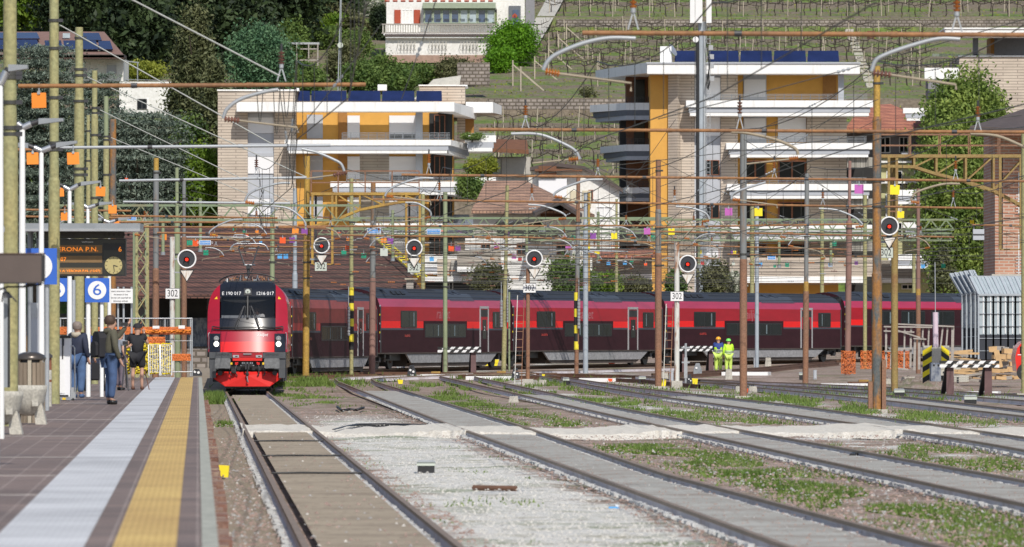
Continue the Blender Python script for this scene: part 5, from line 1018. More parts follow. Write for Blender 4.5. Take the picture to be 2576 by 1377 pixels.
for i, (x0, y0, x1, y1) in enumerate(((716, 352, 1134, 386), (831, 457, 1158, 490), (880, 562, 1180, 592), (880, 660, 1180, 690))):
    b.slab(x0, y0, x1, y1, 2.0, bands=BB); xr = x1
    for j, (dy0, dy1, m, dx) in enumerate(((0, .42, 'white_paint', 56), (.42, .78, 'slab_grey', 46), (.78, 1, 'white_paint', 40))):
        h = y1-y0; wedge(b, xr-6*(j > 0), y0+dy0*h, y0+dy1*h, xr+dx, y0+dy0*h+14, y0+dy1*h+14, 478, 485, m, 'balcony_end')
    b.slab(1170, y0-8, 1248, y0+32, -3, bands=BB, name='side_balcony')
    b.rail(860 if i == 0 else x0+40, x1-2, y0-18, y0, 1.95)
b.rail(1170, 1245, 335, 345, -3, 4)
for q, (x, y) in enumerate(((1180, 344), (1215, 345))): pass
for yy in (540, 640): b.p('lower_wall', [(1138, yy, 1180, yy+60)], 'balcony_dark', 2, 2)
# ---- right apartment block ----
b = Bld('cream brick apartment block with a white roof slab and orange column, right of the middle', 'apartment block', 1850, 480)
b.p('orange_column', [(1636, 182, 1681, 760)], 'orange_wall', .3, 12); b.p('wall', [(1681, 180, 1747, 760)], 'brick_cream', 0, 12); b.p('wall', [(1813, 180, 1856, 760)], 'brick_cream', 0, 12)
mb = MB(); A, B_ = W(1681, 182, 480.02), W(1704, 182, 479.4); C_, D_ = W(1681, 760, 480.02), W(1704, 760, 479.4); E_ = W(1712, 182, 480); F_ = W(1712, 760, 480); mb.add([A, B_, D_, C_, E_, F_], [(3, 2, 1, 0), (2, 5, 4, 1)], 'brick_cream'); mb.build('corner_bay', b.t)
b.p('shaft_panel', [(1747, 184, 1813, 760)], 'panel_grey', .2, 10)
for y0, y1 in ((196, 252), (292, 342), (606, 650)): b.blind(1748, y0, 1812, y1, .1)
for y0 in (403, 512, 612): b.win(1772, y0, 1810, y0+38, .08, 'brown_frame', 'glass_dark', 1)
b.p('wall', [(1856, 186, 2109, 760)], 'orange_wall', 1.5, 9)
for f in (186, 292, 396, 500, 606):
    lit = f in (186, 292)
    if lit: b.p('grey_door', [(1870, f, 1928, f+68)], 'panel_grey', 1.3, .2); b.blind(1872, f+(14 if f == 186 else 6), 1926, f+58, 1.25)
    else: b.win(1872, f+8, 1928, f+62, 1.3, 'brown_frame', 'glass_dark', 1, fw=4)
    if f > 186:
        if f == 292: b.blind(1957, f+4, 2028, f+66, 1.3)
        else: b.win(1957, f+8, 2028, f+62, 1.3, 'brown_frame', 'glass_dark', 1, fw=4)
        b.p('wall', [(2030, f-4, 2130, f+68)], 'brick_cream', .9, 2)
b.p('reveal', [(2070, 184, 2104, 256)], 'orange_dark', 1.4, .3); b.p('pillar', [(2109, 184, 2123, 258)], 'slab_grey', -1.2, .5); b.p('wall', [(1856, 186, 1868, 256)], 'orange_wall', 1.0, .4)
b.slab(1628, 160, 2163, 186, 2.2, name='roof_slab'); b.p('roof_edge', [(1626, 157, 2165, 160.5)], 'panel_grey', -2.3, 12)
mb = MB(); A, B_, C_, D_ = W(1628, 157, 477.8), W(1628, 184, 477.8), W(1498, 200, 496), W(1498, 178, 496); K_ = Vector((6, 6, 0)); mb.add([A, B_, C_, D_, A+K_, B_+K_, C_+K_, D_+K_], [(3, 2, 1, 0), (1, 2, 6, 5), (0, 4, 7, 3)], 'white_paint'); mb.build('roof_slab_side', b.t)
for y0, y1, xl in ((259, 302, 1484), (364, 403, 1510), (472, 507, 1512), (575, 606, 1512)):
    for a, c, m, ins in ((0, .42, 'white_paint', 0), (.42, .75, 'balcony_dark', 8), (.75, 1, 'slab_grey', 14)):
        h = y1-y0; mb = MB(); A = W(1638, y0+a*h, 484); B_ = W(1638, y0+c*h, 484); C_ = W(1575, y0+c*h+0, 486); D_ = W(1575, y0+a*h, 486); E_ = W(xl+ins, y0+c*h+6, 493); F_ = W(xl+ins, y0+a*h+6, 493); K_ = Vector((4, 7, 0)); mb.add([A, B_, C_, D_, E_, F_, C_+K_, E_+K_, F_+K_, D_+K_], [(3, 2, 1, 0), (5, 4, 2, 3), (2, 4, 7, 6), (3, 9, 8, 5), (4, 5, 8, 7)], m); mb.build('balcony', b.t)
    b.rail(1575, 1636, y0-15, y0, -5.2, 4, 'dark_metal', 14)
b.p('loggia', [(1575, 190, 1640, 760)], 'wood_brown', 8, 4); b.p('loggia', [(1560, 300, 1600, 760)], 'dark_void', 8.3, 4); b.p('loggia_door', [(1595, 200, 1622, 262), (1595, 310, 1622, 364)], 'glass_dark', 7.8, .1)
for i, (x0, y0, x1, y1) in enumerate(((1726, 253, 2196, 292), (1827, 360, 2194, 396), (1829, 463, 2194, 500), (1836, 566, 2194, 604))):
    b.slab(x0, y0, x1, y1, 2.0, bands=BB3); b.rail(1752 if i == 0 else x0+40, x1-14, y0-16, y0-1, 1.95, 4)
b.slab(1836, 696, 2180, 712, 2.0); b.p('parapet', [(1836, 648, 2200, 696)], 'brick_cream', -1.9, 1.5)
for x0, x1 in ((1697, 1762), (1781, 1859), (1862, 1943), (1946, 2028), (2031, 2111)):
    mb = MB(); A, B_, C_, D_ = W(x0, 156, 481), W(x1, 156, 481), W(x1-2, 128, 482.2), W(x0+2, 128, 482.2); k = Vector((0, .1, 0)); mb.add([A, B_, C_, D_, A+k, B_+k, C_+k, D_+k], [(0, 1, 2, 3), (4, 7, 6, 5), (0, 4, 5, 1), (3, 2, 6, 7)], 'solar'); mb.build('solar_panel', b.t)
b.p('roof_box', [(1661, 117, 1689, 157)], 'white_paint', .5, 1); mb = MB(); c = W(1690, 128, 480.8); mb.lathe([(.02, 0), (.25, .03), (.5, .12)], (0, 0, 0), 'alu', 16); mb.T = None
dv = [Vector(p) for p in mb.v]; R_ = Matrix.Rotation(math.radians(60), 3, 'Y') @ Matrix.Rotation(.4, 3, 'X'); mb.v = [tuple(c+R_ @ p) for p in dv]; mb.cyl(c, W(1690, 157, 480.8), .03, 'galv'); mb.build('satellite_dish', b.t)
for f in (396, 500, 606): mb = MB(); mb.px(2131, f, 2198, f+26, 478.5, .1, 'awning'); mb.build('awning', b.t)
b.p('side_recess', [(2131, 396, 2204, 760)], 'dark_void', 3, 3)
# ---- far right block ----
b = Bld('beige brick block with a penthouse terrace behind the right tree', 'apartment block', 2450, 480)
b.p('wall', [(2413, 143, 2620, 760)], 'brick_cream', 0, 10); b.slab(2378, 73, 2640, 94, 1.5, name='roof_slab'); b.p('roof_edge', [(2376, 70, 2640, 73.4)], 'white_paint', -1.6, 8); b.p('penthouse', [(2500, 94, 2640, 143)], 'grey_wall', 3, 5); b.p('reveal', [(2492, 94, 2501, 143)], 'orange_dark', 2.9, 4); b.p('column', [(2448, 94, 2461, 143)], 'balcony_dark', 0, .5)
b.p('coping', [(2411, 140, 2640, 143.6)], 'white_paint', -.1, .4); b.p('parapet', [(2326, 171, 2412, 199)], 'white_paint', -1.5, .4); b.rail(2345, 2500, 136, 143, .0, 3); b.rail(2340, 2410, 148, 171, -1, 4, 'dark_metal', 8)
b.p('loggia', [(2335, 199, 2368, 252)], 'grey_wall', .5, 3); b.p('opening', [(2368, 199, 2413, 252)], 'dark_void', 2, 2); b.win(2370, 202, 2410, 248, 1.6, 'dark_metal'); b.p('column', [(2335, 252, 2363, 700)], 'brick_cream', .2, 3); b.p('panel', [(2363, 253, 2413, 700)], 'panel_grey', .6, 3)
for y in (272, 480, 560): b.slab(2272, y, 2333, y+32, .5, bands=BB)
for y in (478, 640): b.slab(2235, y, 2420, y+36, 1, bands=BB)
# ---- houses between the blocks ----
def house(label, x, Y, name='house', cat='house'): return Bld(label, cat, x, Y, name)
def roofpoly(bd, pts, m, name='roof', th=.25, eave=True):
    P3 = [W(x, y, Y) for x, y, Y in pts]; mb = MB(); k = Vector((0, 0, -th)); n = len(P3); mb.add(P3+[p+k for p in P3], [tuple(range(n)), tuple(reversed(range(n, 2*n)))]+[(i, n+i, n+(i+1) % n, (i+1) % n) for i in range(n)], m); return mb.build(name, bd.t)
b = house('red tiled house with dark walls and yellow green lower floors, between the right blocks', 2230, 486)
roofpoly(b, [(2128, 322, 484), (2345, 326, 484), (2333, 300, 488), (2240, 262, 494), (2200, 264, 494), (2150, 290, 489)], 'tile_red'); b.p('wall', [(2131, 325, 2340, 396)], 'grey_wall', 1, 8); b.win(2213, 345, 2240, 385, .9); b.win(2262, 345, 2285, 385, .9); b.p('wall', [(2150, 396, 2345, 760)], 'plaster_green', .5, 8)
for y, xx in ((430, 2200), (560, 2200)): b.win(xx+30, y, xx+70, y+40, .4); b.win(xx+100, y, xx+125, y+40, .4)
b.win(2228, 488, 2262, 560, .3, 'white_paint', 'glass_pale'); b.p('ledge', [(2160, 456, 2345, 462), (2160, 405, 2300, 410)], 'white_paint', -.2, .6); b.rail(2262, 2340, 462, 478, .1, 2, 'dark_metal', 9)
b.p('balcony', [(2268, 382, 2330, 396)], 'panel_grey', -.5, 1); b.p('parapet', [(2205, 655, 2310, 700)], 'brick_grey', -.6, .4); b.slab(2205, 700, 2310, 712, .8)
for y in (655, 716): b.win(2268, y, 2300, y+12, .3, 'white_paint')
b = house('brown brick building with a dark tiled eave at the right edge', 2550, 330, 'brick_building', 'building')
b.p('wall', [(2503, 320, 2640, 700)], 'brick_red', 0, 8); roofpoly(b, [(2440, 318, 327), (2700, 330, 327), (2700, 290, 333), (2576, 274, 335), (2500, 300, 331)], 'dark_roof', th=.2); b.p('eave', [(2470, 318, 2640, 338)], 'wood_brown', -.3, 4); b.p('lintel', [(2495, 690, 2580, 700)], 'concrete', -.2, 1)
for y0 in (430, 585): b.win(2562, y0, 2600, y0+110, -.05, 'white_paint', 'glass_pale'); b.p('window_grille', [(2556, y0+60+8*i, 2578, y0+61.2+8*i) for i in range(6)], 'sign_white', -.2, .03)
b = house('house with a low brown hipped tile roof between the two apartment blocks', 1330, 455)
roofpoly(b, [(1186, 529, 450), (1430, 530, 450), (1324, 455, 459), (1222, 455, 459)], 'tile_old'); roofpoly(b, [(1430, 530, 450), (1496, 540, 466), (1324, 455, 459)], 'tile_old')
roofpoly(b, [(1345, 536, 446), (1406, 505, 447), (1402, 498, 452), (1338, 530, 452)], 'dark_roof', 'gable_roof'); roofpoly(b, [(1406, 505, 447), (1460, 540, 446), (1466, 536, 452), (1402, 498, 452)], 'dark_roof', 'gable_roof')
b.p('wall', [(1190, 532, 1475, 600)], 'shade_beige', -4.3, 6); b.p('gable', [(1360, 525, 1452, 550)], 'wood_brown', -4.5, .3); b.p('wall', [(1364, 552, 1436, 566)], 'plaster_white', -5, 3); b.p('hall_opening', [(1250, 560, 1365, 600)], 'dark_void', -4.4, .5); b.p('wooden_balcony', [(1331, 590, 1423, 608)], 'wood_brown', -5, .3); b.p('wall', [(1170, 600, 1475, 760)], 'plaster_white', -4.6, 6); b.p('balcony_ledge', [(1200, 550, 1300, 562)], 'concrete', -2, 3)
for x in (1210, 1300, 1400): b.win(x, 612, x+24, 640, -4.7, 'brown_frame')
b = house('low cream building with grey columns right behind the second coach', 1200, 425, 'building', 'building')
b.p('wall', [(1100, 652, 1225, 735)], 'brick_cream', 0, 6); b.p('wall', [(1060, 640, 1200, 660)], 'plaster_white', .2, 6); b.p('parapet', [(1150, 630, 1260, 672)], 'brick_grey', -2, 1); b.p('slab', [(1150, 672, 1262, 684)], 'white_paint', -2.2, 3); b.p('column', [(1135, 655, 1158, 700), (1170, 655, 1184, 700)], 'shade_beige', -.6, .6); b.p('opening', [(1070, 706, 1200, 735)], 'dark_void', -.3, .6); b.win(1120, 708, 1140, 730, -.35, 'shade_beige'); b.p('slab', [(1060, 696, 1190, 708)], 'white_paint', -.9, 1.2)
b = house('white house with a dark wavy gable roof left of the orange column', 1440, 478)
mb = MB(); mb.prism([(W(x, y, 478).x, W(x, y, 478).z) for x, y in ((1340, 760), (1340, 424), (1390, 412), (1462, 424), (1558, 476), (1558, 760))], 'xz', 478, 486, 'plaster_white'); mb.build('wall', b.t); b.p('wall', [(1355, 450, 1426, 498)], 'blind_white', -.5, .4); b.p('wall', [(1350, 418, 1470, 446)], 'plaster_cream', .5, 4)
FR = [(1333, 421), (1385, 408), (1470, 418), (1567, 475)]
for (xa, ya), (xb, yb_) in zip(FR, FR[1:]): roofpoly(b, [(xa, ya, 477.5), (xb, yb_, 477.5), (xb, yb_+2, 485), (xa, ya+2, 485)], 'dark_roof', th=.28)
b.p('eave', [(1345, 425, 1465, 431)], 'wood_brown', -1, 2); b.p('gable_boards', [(1355, 418, 1400, 444)], 'wood_brown', -.8, .4)
for x in (1405, 1435, 1465): b.p('shutter', [(x, 480, x+22, 520)], 'plaster_cream', -.2, .2)
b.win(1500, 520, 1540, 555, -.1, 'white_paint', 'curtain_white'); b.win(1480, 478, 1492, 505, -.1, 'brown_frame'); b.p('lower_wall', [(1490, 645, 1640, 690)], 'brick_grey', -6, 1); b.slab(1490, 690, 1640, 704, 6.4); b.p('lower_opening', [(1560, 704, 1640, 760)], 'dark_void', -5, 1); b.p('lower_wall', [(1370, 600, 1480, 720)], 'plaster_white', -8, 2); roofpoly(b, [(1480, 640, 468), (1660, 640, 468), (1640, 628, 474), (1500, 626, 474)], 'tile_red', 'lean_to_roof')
b = house('beige stair tower with a striped awning behind the left block', 1290, 488, 'stair_tower', 'building')
b.p('wall', [(1235, 395, 1335, 480)], 'shade_beige', 0, 5); roofpoly(b, [(1225, 372, 485), (1330, 378, 485), (1325, 352, 491), (1240, 350, 491)], 'wood_brown', th=.3); b.p('awning', [(1262, 398, 1333, 438)], 'shade_beige', -1.2, .3); b.p('awning_edge', [(1262, 438, 1333, 443)], 'awning', -1.2, .2); b.p('window_band', [(1240, 400, 1260, 440)], 'glass_pale', -.1, .2); b.p('wall', [(1225, 442, 1340, 500)], 'plaster_white', -.5, 2)
# ---- old shed behind the locomotive ----
b = Bld('long low shed with a dark brown tiled roof behind the locomotive', 'shed', 700, 415, 'shed')
roofpoly(b, [(228, 741, 408), (1068, 741, 408), (955, 572, 424), (228, 572, 424)], 'tile_brown', th=.25); b.p('wall', [(235, 741, 1060, 1000)], 'grey_wall', .5, 1)
b.p('opening', [(394, 745, 520, 810), (250, 745, 340, 810)], 'dark_void', .2, .2); b.p('post', [(390, 741, 398, 900), (450, 741, 458, 900)], 'wood_brown', -.8, .3); M('graffiti', (.10,.12,.17), .8, c2=(.25,.27,.30), scale=2.2, thr=(.42,.56), stretch=(2.2,1,1)); b.p('painted_wall', [(400, 800, 520, 872)], 'graffiti', -.5, .3); b.p('stone_base', [(380, 872, 540, 905)], 'stone_wall', -.7, .3)
mb = MB(); mb.px(1022, 702, 1040, 728, 409, .8, 'wood_old'); mb.px(1018, 700, 1050, 704, 408.8, 1.2, 'wood_post'); mb.build('dormer', b.t)
t = thing('scaffold_ladder', 'yellow ladder like strip lying down the right slope of the brown shed roof', 'ladder', W(945, 605, 420)); mb = MB(); A0, A1 = W(940, 600, 419), W(1052, 700, 410); off = Vector((.55, 0, .0))
for o_ in (Vector((0, -.3, .1)), off+Vector((0, -.3, .1))): mb.bar(A0+o_, A1+o_, .10, .10, 'yellow_paint')
mb.build('side_rail', t); mb = MB()
for i in range(18): q = (i+.5)/18; mb.bar(A0.lerp(A1, q)+Vector((0, -.3, .1)), A0.lerp(A1, q)+off+Vector((0, -.3, .1)), .09, .06, 'yellow_paint')
mb.build('rung', t)
t = thing('stone_yard_wall', 'low wall of pale rough stone blocks left of the locomotive', 'wall', W(470, 930, 330)); mb = MB(); mb.px(375, 878, 520, 925, 335, .8, 'stone_wall'); mb.build('blocks', t)
# ---- villa ----
b = house('white villa with red shutters, a glazed veranda and a balustrade at the top', 1110, 641)
b.p('wall', [(972, -60, 1067, 92)], 'plaster_white', 0, 8); b.p('wall', [(1067, -60, 1250, 22), (1067, 60, 1250, 92)], 'plaster_white', 0, 8); b.p('wall', [(970, 96, 1237, 139)], 'plaster_white', -2.5, 10); b.p('base', [(968, 139, 1228, 158)], 'stone_base', -2.6, 10)
for x0, x1 in ((992, 1008), (1041, 1057)): b.p('shutter', [(x0, 25, x1, 59)], 'shutter_red', -.15, .1)
b.win(1010, 24, 1039, 60, -.05, 'white_paint', 'curtain_white', 2); b.p('veranda_roof', [(1063, 7, 1247, 21)], 'veranda_green', -1.8, 3); b.p('veranda_wall', [(1065, 21, 1245, 62)], 'veranda_green', -1.2, .2)
for i in range(8): x = 1067+i*22.4; b.win(x, 24, x+21.5, 59, -1.3, 'veranda_green', 'glass_blue' if i < 4 or i == 6 else 'glass_pale', 0, fw=2.5)
mb = MB(); mb.px(960, 60, 1250, 63, 638, .2, 'wood_old'); mb.px(960, 82, 1250, 85, 638, .2, 'wood_old')
for i in range(46): x = 962+i*6.3; mb.px(x, 63, x+3, 82, 638.05, .12, 'wood_old' if i > 22 else 'concrete')
mb.build('balustrade', b.t); b.p('balcony_floor', [(965, 85, 1250, 89), (970, 92, 1240, 96)], 'white_paint', -3, 3); b.p('tile_edge', [(968, 86, 1252, 92)], 'dark_roof', -3.1, .6)
mb = MB()
for i in range(14): x = 968+i*20; mb.cyl(W(x, 3, 638), W(x+12, 3, 638), .10, 'shutter_red')
mb.build('upper_roof_tiles', b.t)
for x in (1002, 1120, 1238): 
    if x < 1230: pass
for x in (1003, 1082, 1160):
    mb = MB(); a = W(x, 128, 638.2); c = W(x+42, 104, 638.2)
    for i in range(11): q = a.x+(c.x-a.x)*i/10; mb.tube([(q, 638.2, a.z), (q+(.15 if i % 2 else -.15), 638.1, (a.z+c.z)/2), (q, 638.2, c.z)], .03, 'concrete', n=4)
    mb.build('window_grille', b.t)
b.p('annex', [(1250, -60, 1320, 75)], 'plaster_white', 2, 5); b.p('annex_opening', [(1280, 15, 1310, 62)], 'balcony_dark', 1.8, .3); b.p('door', [(1290, 25, 1305, 62)], 'glass_blue', 1.7, .1); b.p('annex_side', [(1322, -60, 1345, 60)], 'grey_wall', 4, 4); b.p('fence', [(1250+5*i, 66, 1252+5*i, 88) for i in range(18)], 'dark_metal', -2, .05); b.p('wall', [(1237, 88, 1250, 140)], 'stone_base', -1, 3)
mb = MB(); c = W(1295, 42, 640); mb.prism([(c.x-.25, c.z-.1), (c.x+.25, c.z-.1), (c.x+.25, c.z+.12), (c.x, c.z+.32), (c.x-.25, c.z+.12)], 'xz', 639.8, 640.2, 'shutter_red'); mb.cyl((c.x, 639.78, c.z+.02), (c.x, 639.82, c.z+.02), .07, 'black'); tag(mb.build('bird_house'), 'tiny red bird house beside the villa door', 'bird house')
# ---- white house on the left ----
b = house('white house with a brown roof full of dark solar panels at the top left', 150, 600)
roofpoly(b, [(-60, 139, 596), (312, 139, 596), (262, 80, 606), (-60, 80, 606)], 'tile_brown2', th=.3); b.p('fascia', [(-60, 137, 312, 146)], 'dark_roof', -4, 4); b.p('wall', [(165, 146, 311, 205)], 'plaster_white', -1, 8); b.win(266, 161, 295, 187, -1.1, 'plaster_white', 'panel_grey', 0)
for x0, x1, y0, y1, Yq in (q[:4]+(q[4]+40,) for q in ((0, 42, 100, 124, 559), (44, 100, 100, 124, 559), (115, 160, 102, 125, 559), (162, 205, 102, 125, 559), (207, 248, 102, 124, 559), (250, 284, 103, 124, 559), (0, 40, 82, 97, 563), (42, 100, 82, 97, 563), (208, 256, 83, 101, 563))):
    mb = MB(); A, B_, C_, D_ = W(x0, y1, Yq-1.9), W(x1, y1, Yq-1.9), W(x1-7, y0, Yq+.8), W(x0-3, y0, Yq+.8); mb.add([A, B_, C_, D_, A+Vector((0, .2, -.1)), B_+Vector((0, .2, -.1)), C_+Vector((0, .2, -.1)), D_+Vector((0, .2, -.1))], [(0, 1, 2, 3), (7, 6, 5, 4), (0, 4, 5, 1)], 'solar'); mb.build('solar_panel', b.t)
b.p('roof_window', [(158, 84, 176, 96)], 'glass_pale', 2.6, .1); b.p('lower_wing', [(300, 206, 430, 300)], 'plaster_white', -26.5, 6); b.win(345, 249, 369, 275, -26.6, 'dark_metal'); b.p('window_frame', [(370, 249, 373, 275)], 'white_paint', -26.6, .2)
mb = MB(); 
for x in (312, 346): mb.cyl(W(x, 204, 597), W(x, 156, 597), .06, 'steel_grey')
mb.bar(W(308, 153, 597), W(350, 158, 597), .1, .1, 'steel_grey'); mb.bar(W(312, 200, 597), W(420, 203, 597), .05, .05, 'steel_grey'); mb.build('pergola', b.t)
# ---- telecom tower ----
t = thing('telecom_mast', 'tall grey telecom mast with white antenna panels and a ladder', 'telecom mast', (W(1763, 0, 430).x, 430, GZ(430))); k = 430/F; X = t.location.x; mb = MB(); zt = H+(HY-55)*k
mb.cyl((X, 430, GZ(430)), (X, 430, zt), .17, 'mast_blue', n=12); mb.cyl((X+.25, 430, GZ(430)), (X+.25, 430, zt), .09, 'galv', n=10); mb.cyl((X-.22, 429.9, GZ(430)), (X-.22, 429.9, H+(HY-90)*k), .11, 'black', n=10); mb.build('column', t); mb = MB(); z = 5
while z < zt: mb.box(X+.38, 429.95, z, X+.62, 429.98, z+.03, 'galv'); z += .3
for x in (.38, .61): mb.box(X+x, 429.95, 5, X+x+.03, 429.98, zt, 'galv')
mb.build('ladder', t)
for x0, x1 in ((1736, 1748), (1749, 1767), (1777, 1790)): mb = MB(); mb.px(x0, -20, x1, 58, 429.4, .3, 'sign_white'); mb.build('antenna_panel', t)
mb = MB(); mb.disc(W(1750, 100, 429.2), .2, 'sign_white', n=20, t=.3); mb.build('dish', t)
for x, y in ((1788, 119), (1790, 142), (1790, 165), (1791, 197)): mb = MB(); mb.px(x-5, y-5, x+6, y+7, 429.6, .25, 'alu'); mb.build('equipment_box', t)
mb = MB()
for q in range(6): mb.tube([W(1775+q*2, 100+q*12, 429.5), W(1787-q, 150+q*10, 429.4), W(1776+q*2, 215-q*2, 429.4), W(1782, 226, 429.5)], .02, 'black', n=4)
mb.build('cable', t)
# ================= hillside walls, stairs, path, vines =================
def hpt(x, Y, dz=0): X = (x-CX)*Y/F; return Vector((X, Y, hz(Y)+dz))
for lb, xa, xb, Y, h0, h1 in (('rough stone terrace wall left of the right apartment block', 1225, 1640, 574.6, 293, 250), ('grey stone terrace wall across the upper vineyard', 1400, 2640, 680.4, 79, 50)):
    t = thing('terrace_wall', lb, 'wall', hpt((xa+xb)/2, Y)); mb = MB(); a, b_ = W(xa, h0+3, Y), W(xb, h1-1, Y); mb.box(a.x, Y-.1, a.z, b_.x, Y+1, b_.z, 'stone_wall'); mb.build('masonry', t)
t = thing('retaining_wall', 'grey concrete retaining wall sloping down right of the ivy below the villa', 'wall', hpt(1180, 575)); mb = MB()
A, B_, C_, D_ = W(1040, 250, 574), W(1150, 250, 574), W(1160, 190, 576), W(1090, 200, 576); mb.add([A, B_, C_, D_]+[p+Vector((0, 1, 0)) for p in (A, B_, C_, D_)], [(0, 1, 2, 3), (3, 2, 6, 7), (1, 5, 6, 2)], 'concrete'); mb.px(1150, 158, 1232, 215, 578, .6, 'stone_wall'); mb.build('masonry', t)
mb = MB(); A = [(1312, 160), (1326, 135), (1340, 110), (1354, 85), (1368, 60), (1382, 35), (1395, 10), (1410, -20)]; vs = []
for x, y in A: Y = hY(y, 576, 720); vs += [Vector(((x-20-CX)*Y/F, Y, hz(Y)+.6)), Vector(((x+24-CX)*Y/F, Y, hz(Y)+.6))]
mb.add(vs, [(2*i, 2*i+1, 2*i+3, 2*i+2) for i in range(len(vs)//2-1)], 'concrete'); struct(mb, 'path_ramp')
t = thing('stone_stairs', 'narrow stone stairs climbing the vineyard left of the far right block', 'stairs', hpt(2150, 640)); mb = MB()
for i in range(18): mb = MB(); y = 225-i*8.5; x = 2192-i*3.3; Y = hY(y, 576, 679); p = hpt(x, Y, .1); mb.box(p.x-.45, p.y-.6, p.z-.4, p.x+.45, p.y+.5, p.z+.18, 'concrete'); mb.build('step', t)
mb = MB(); mb.px(2181, 78, 2201, 150, 668, .05, 'wood_brown'); mb.build('landing_gate', t)
M('vine_bark', (.05,.038,.03), .9, .2); r6 = random.Random(21)
def vine_mesh(s):
    r = random.Random(s); mb = MB(); p = Vector((0, 0, -.1)); pts = [p]
    for i in range(4): p = p+Vector((r.uniform(-.12, .12), r.uniform(-.05, .05), .33)); pts.append(p)
    mb.tube(pts, [.07, .065, .06, .05, .035], 'vine_bark', n=4)
    for d in (-1, 1):
        q = [pts[-1]]
        for i in range(4): q.append(q[-1]+Vector((d*r.uniform(.22, .38), r.uniform(-.15, .15), r.uniform(-.14, .16))))
        mb.tube(q, [.05, .045, .04, .035, .02], 'vine_bark', n=3)
        for i in (1, 2, 3, 4): mb.tube([q[i], q[i]+Vector((r.uniform(-.15, .15), 0, r.uniform(.25, .6)))], .018, 'vine_bark', n=3)
    return mb
protos = []
for s in range(5): o = vine_mesh(s).build('vine', local=True); tag(o, 'bare twisted grape vine on the terraced hillside', 'vine', 'bare grape vines on the terraced hillside'); protos.append(o)
rows = [522, 532, 542, 552, 562, 606, 615, 624, 633, 642, 651, 660, 669, 688, 697, 706]; cnt = 0; used = [0]*5
for Y in rows:
    xl = 1470 if 576 < Y < 620 else (1340 if Y > 576 else 1245); x = xl+r6.uniform(0, 20); xr = 2600
    if Y < 570: xr = 1570
    while x < xr:
        X = (x-CX)*Y/F
        vis = not (1640 < x < 2170 and HY-(hz(Y)-H)*F/Y > 165) and not (2340 < x and HY-(hz(Y)-H)*F/Y > 75) and cnt < 296
        if vis:
            i = r6.randrange(5); o = protos[i] if not used[i] else protos[i].copy()
            if used[i]: COL.objects.link(o)
            used[i] = 1; o.location = (X, Y+r6.uniform(-.6, .6), hz(Y)); o.rotation_euler = (0, 0, r6.uniform(-.4, .4)); s_ = r6.uniform(.85, 1.25); o.scale = (s_, s_, s_); cnt += 1
        x += r6.uniform(1.3, 1.95)*F/Y
pst = MB(); pst.cyl((0, 0, -.2), (0, 0, 1.9), .05, 'wood_post', r2=.04, n=6); po = pst.build('vine_post', local=True); tag(po, 'pale wooden stake standing in the vineyard', 'stake', 'pale wooden stakes in the vineyard'); first = True
lean = MB(); lean.bar((0, 0, 1.5), (1.5, -.8, -.1), .07, .07, 'wood_post'); n_post = 0
for Y in rows:
    xl = 1470 if 576 < Y < 620 else (1370 if Y > 576 else 1245); x = xl+r6.uniform(0, 60); xr = 2600 if Y > 570 else 1570
    while x < xr:
        yp = HY-(hz(Y)-H)*F/Y
        if not (1640 < x < 2170 and yp > 165) and not (2340 < x and yp > 75):
            o = po if first else po.copy()
            if not first: COL.objects.link(o)
            first = False; o.location = ((x-CX)*Y/F, Y-.6, hz(Y)); o.rotation_euler = (r6.uniform(-.05, .05), r6.uniform(-.06, .06), 0); s_ = r6.uniform(.7, 1.25); o.scale = (1, 1, s_); n_post += 1
        x += r6.uniform(2.6, 5.2)*F/Y
for x, y in ((1310, 232), (1345, 205), (1380, 175), (1405, 145), (1425, 118), (1290, 215)):
    Y = hY(y, 577, 679); p = hpt(x, Y); t = thing('pergola_post', 'wooden vineyard post with a slanting brace at the left end of its row', 'post', p, 0, 'braced end posts of the vineyard rows')
    mb = MB(); mb.cyl((0, 0, -.2), (0, 0, 2.4), .07, 'wood_post', n=6); mb.build('post', t, local=True); mb = MB(); mb.bar((0, 0, 2.0), (2.6, -1.2, -.3), .09, .09, 'wood_post'); mb.build('brace', t, local=True); mb = MB(); mb.tube([(0, 0, 2.2), (8, 1, 2.1), (20, 2, 2.2)], .012, 'wire', n=3); mb.build('training_wire', t, local=True)
# ================= trees =================
leafmat('lf_cedar', (.045,.072,.055), (.23,.275,.215), 1.6, .1); leafmat('lf_cypress', (.04,.055,.02), (.155,.165,.075), 1.0, .1); leafmat('lf_dark', (.012,.022,.012), (.055,.085,.03), .5, .1); leafmat('lf_blue', (.05,.12,.06), (.13,.23,.115), .9, .15)
leafmat('lf_bright', (.10,.19,.02), (.22,.32,.04), 1.1, .35); leafmat('lf_mid', (.065,.12,.03), (.17,.245,.06), .9, .25); leafmat('lf_yellow', (.18,.22,.03), (.32,.34,.05), 1.2, .3); leafmat('lf_birch', (.11,.18,.04), (.30,.38,.09), .8, .35); leafmat('lf_ivy', (.07,.19,.01), (.16,.34,.02), 1.4, .3); leafmat('lf_white', (.10,.14,.06), (.6,.6,.52), 3, .1); leafmat('lf_olive', (.07,.08,.03), (.17,.17,.08), 1.2, .2)
FILL = 1; M('bark', (.10,.075,.055), .95, .25, 3, bump=.3, stretch=(1,1,.3)); M('bark_red', (.20,.105,.075), .95, .3, 3, bump=.4, stretch=(1,1,.4))
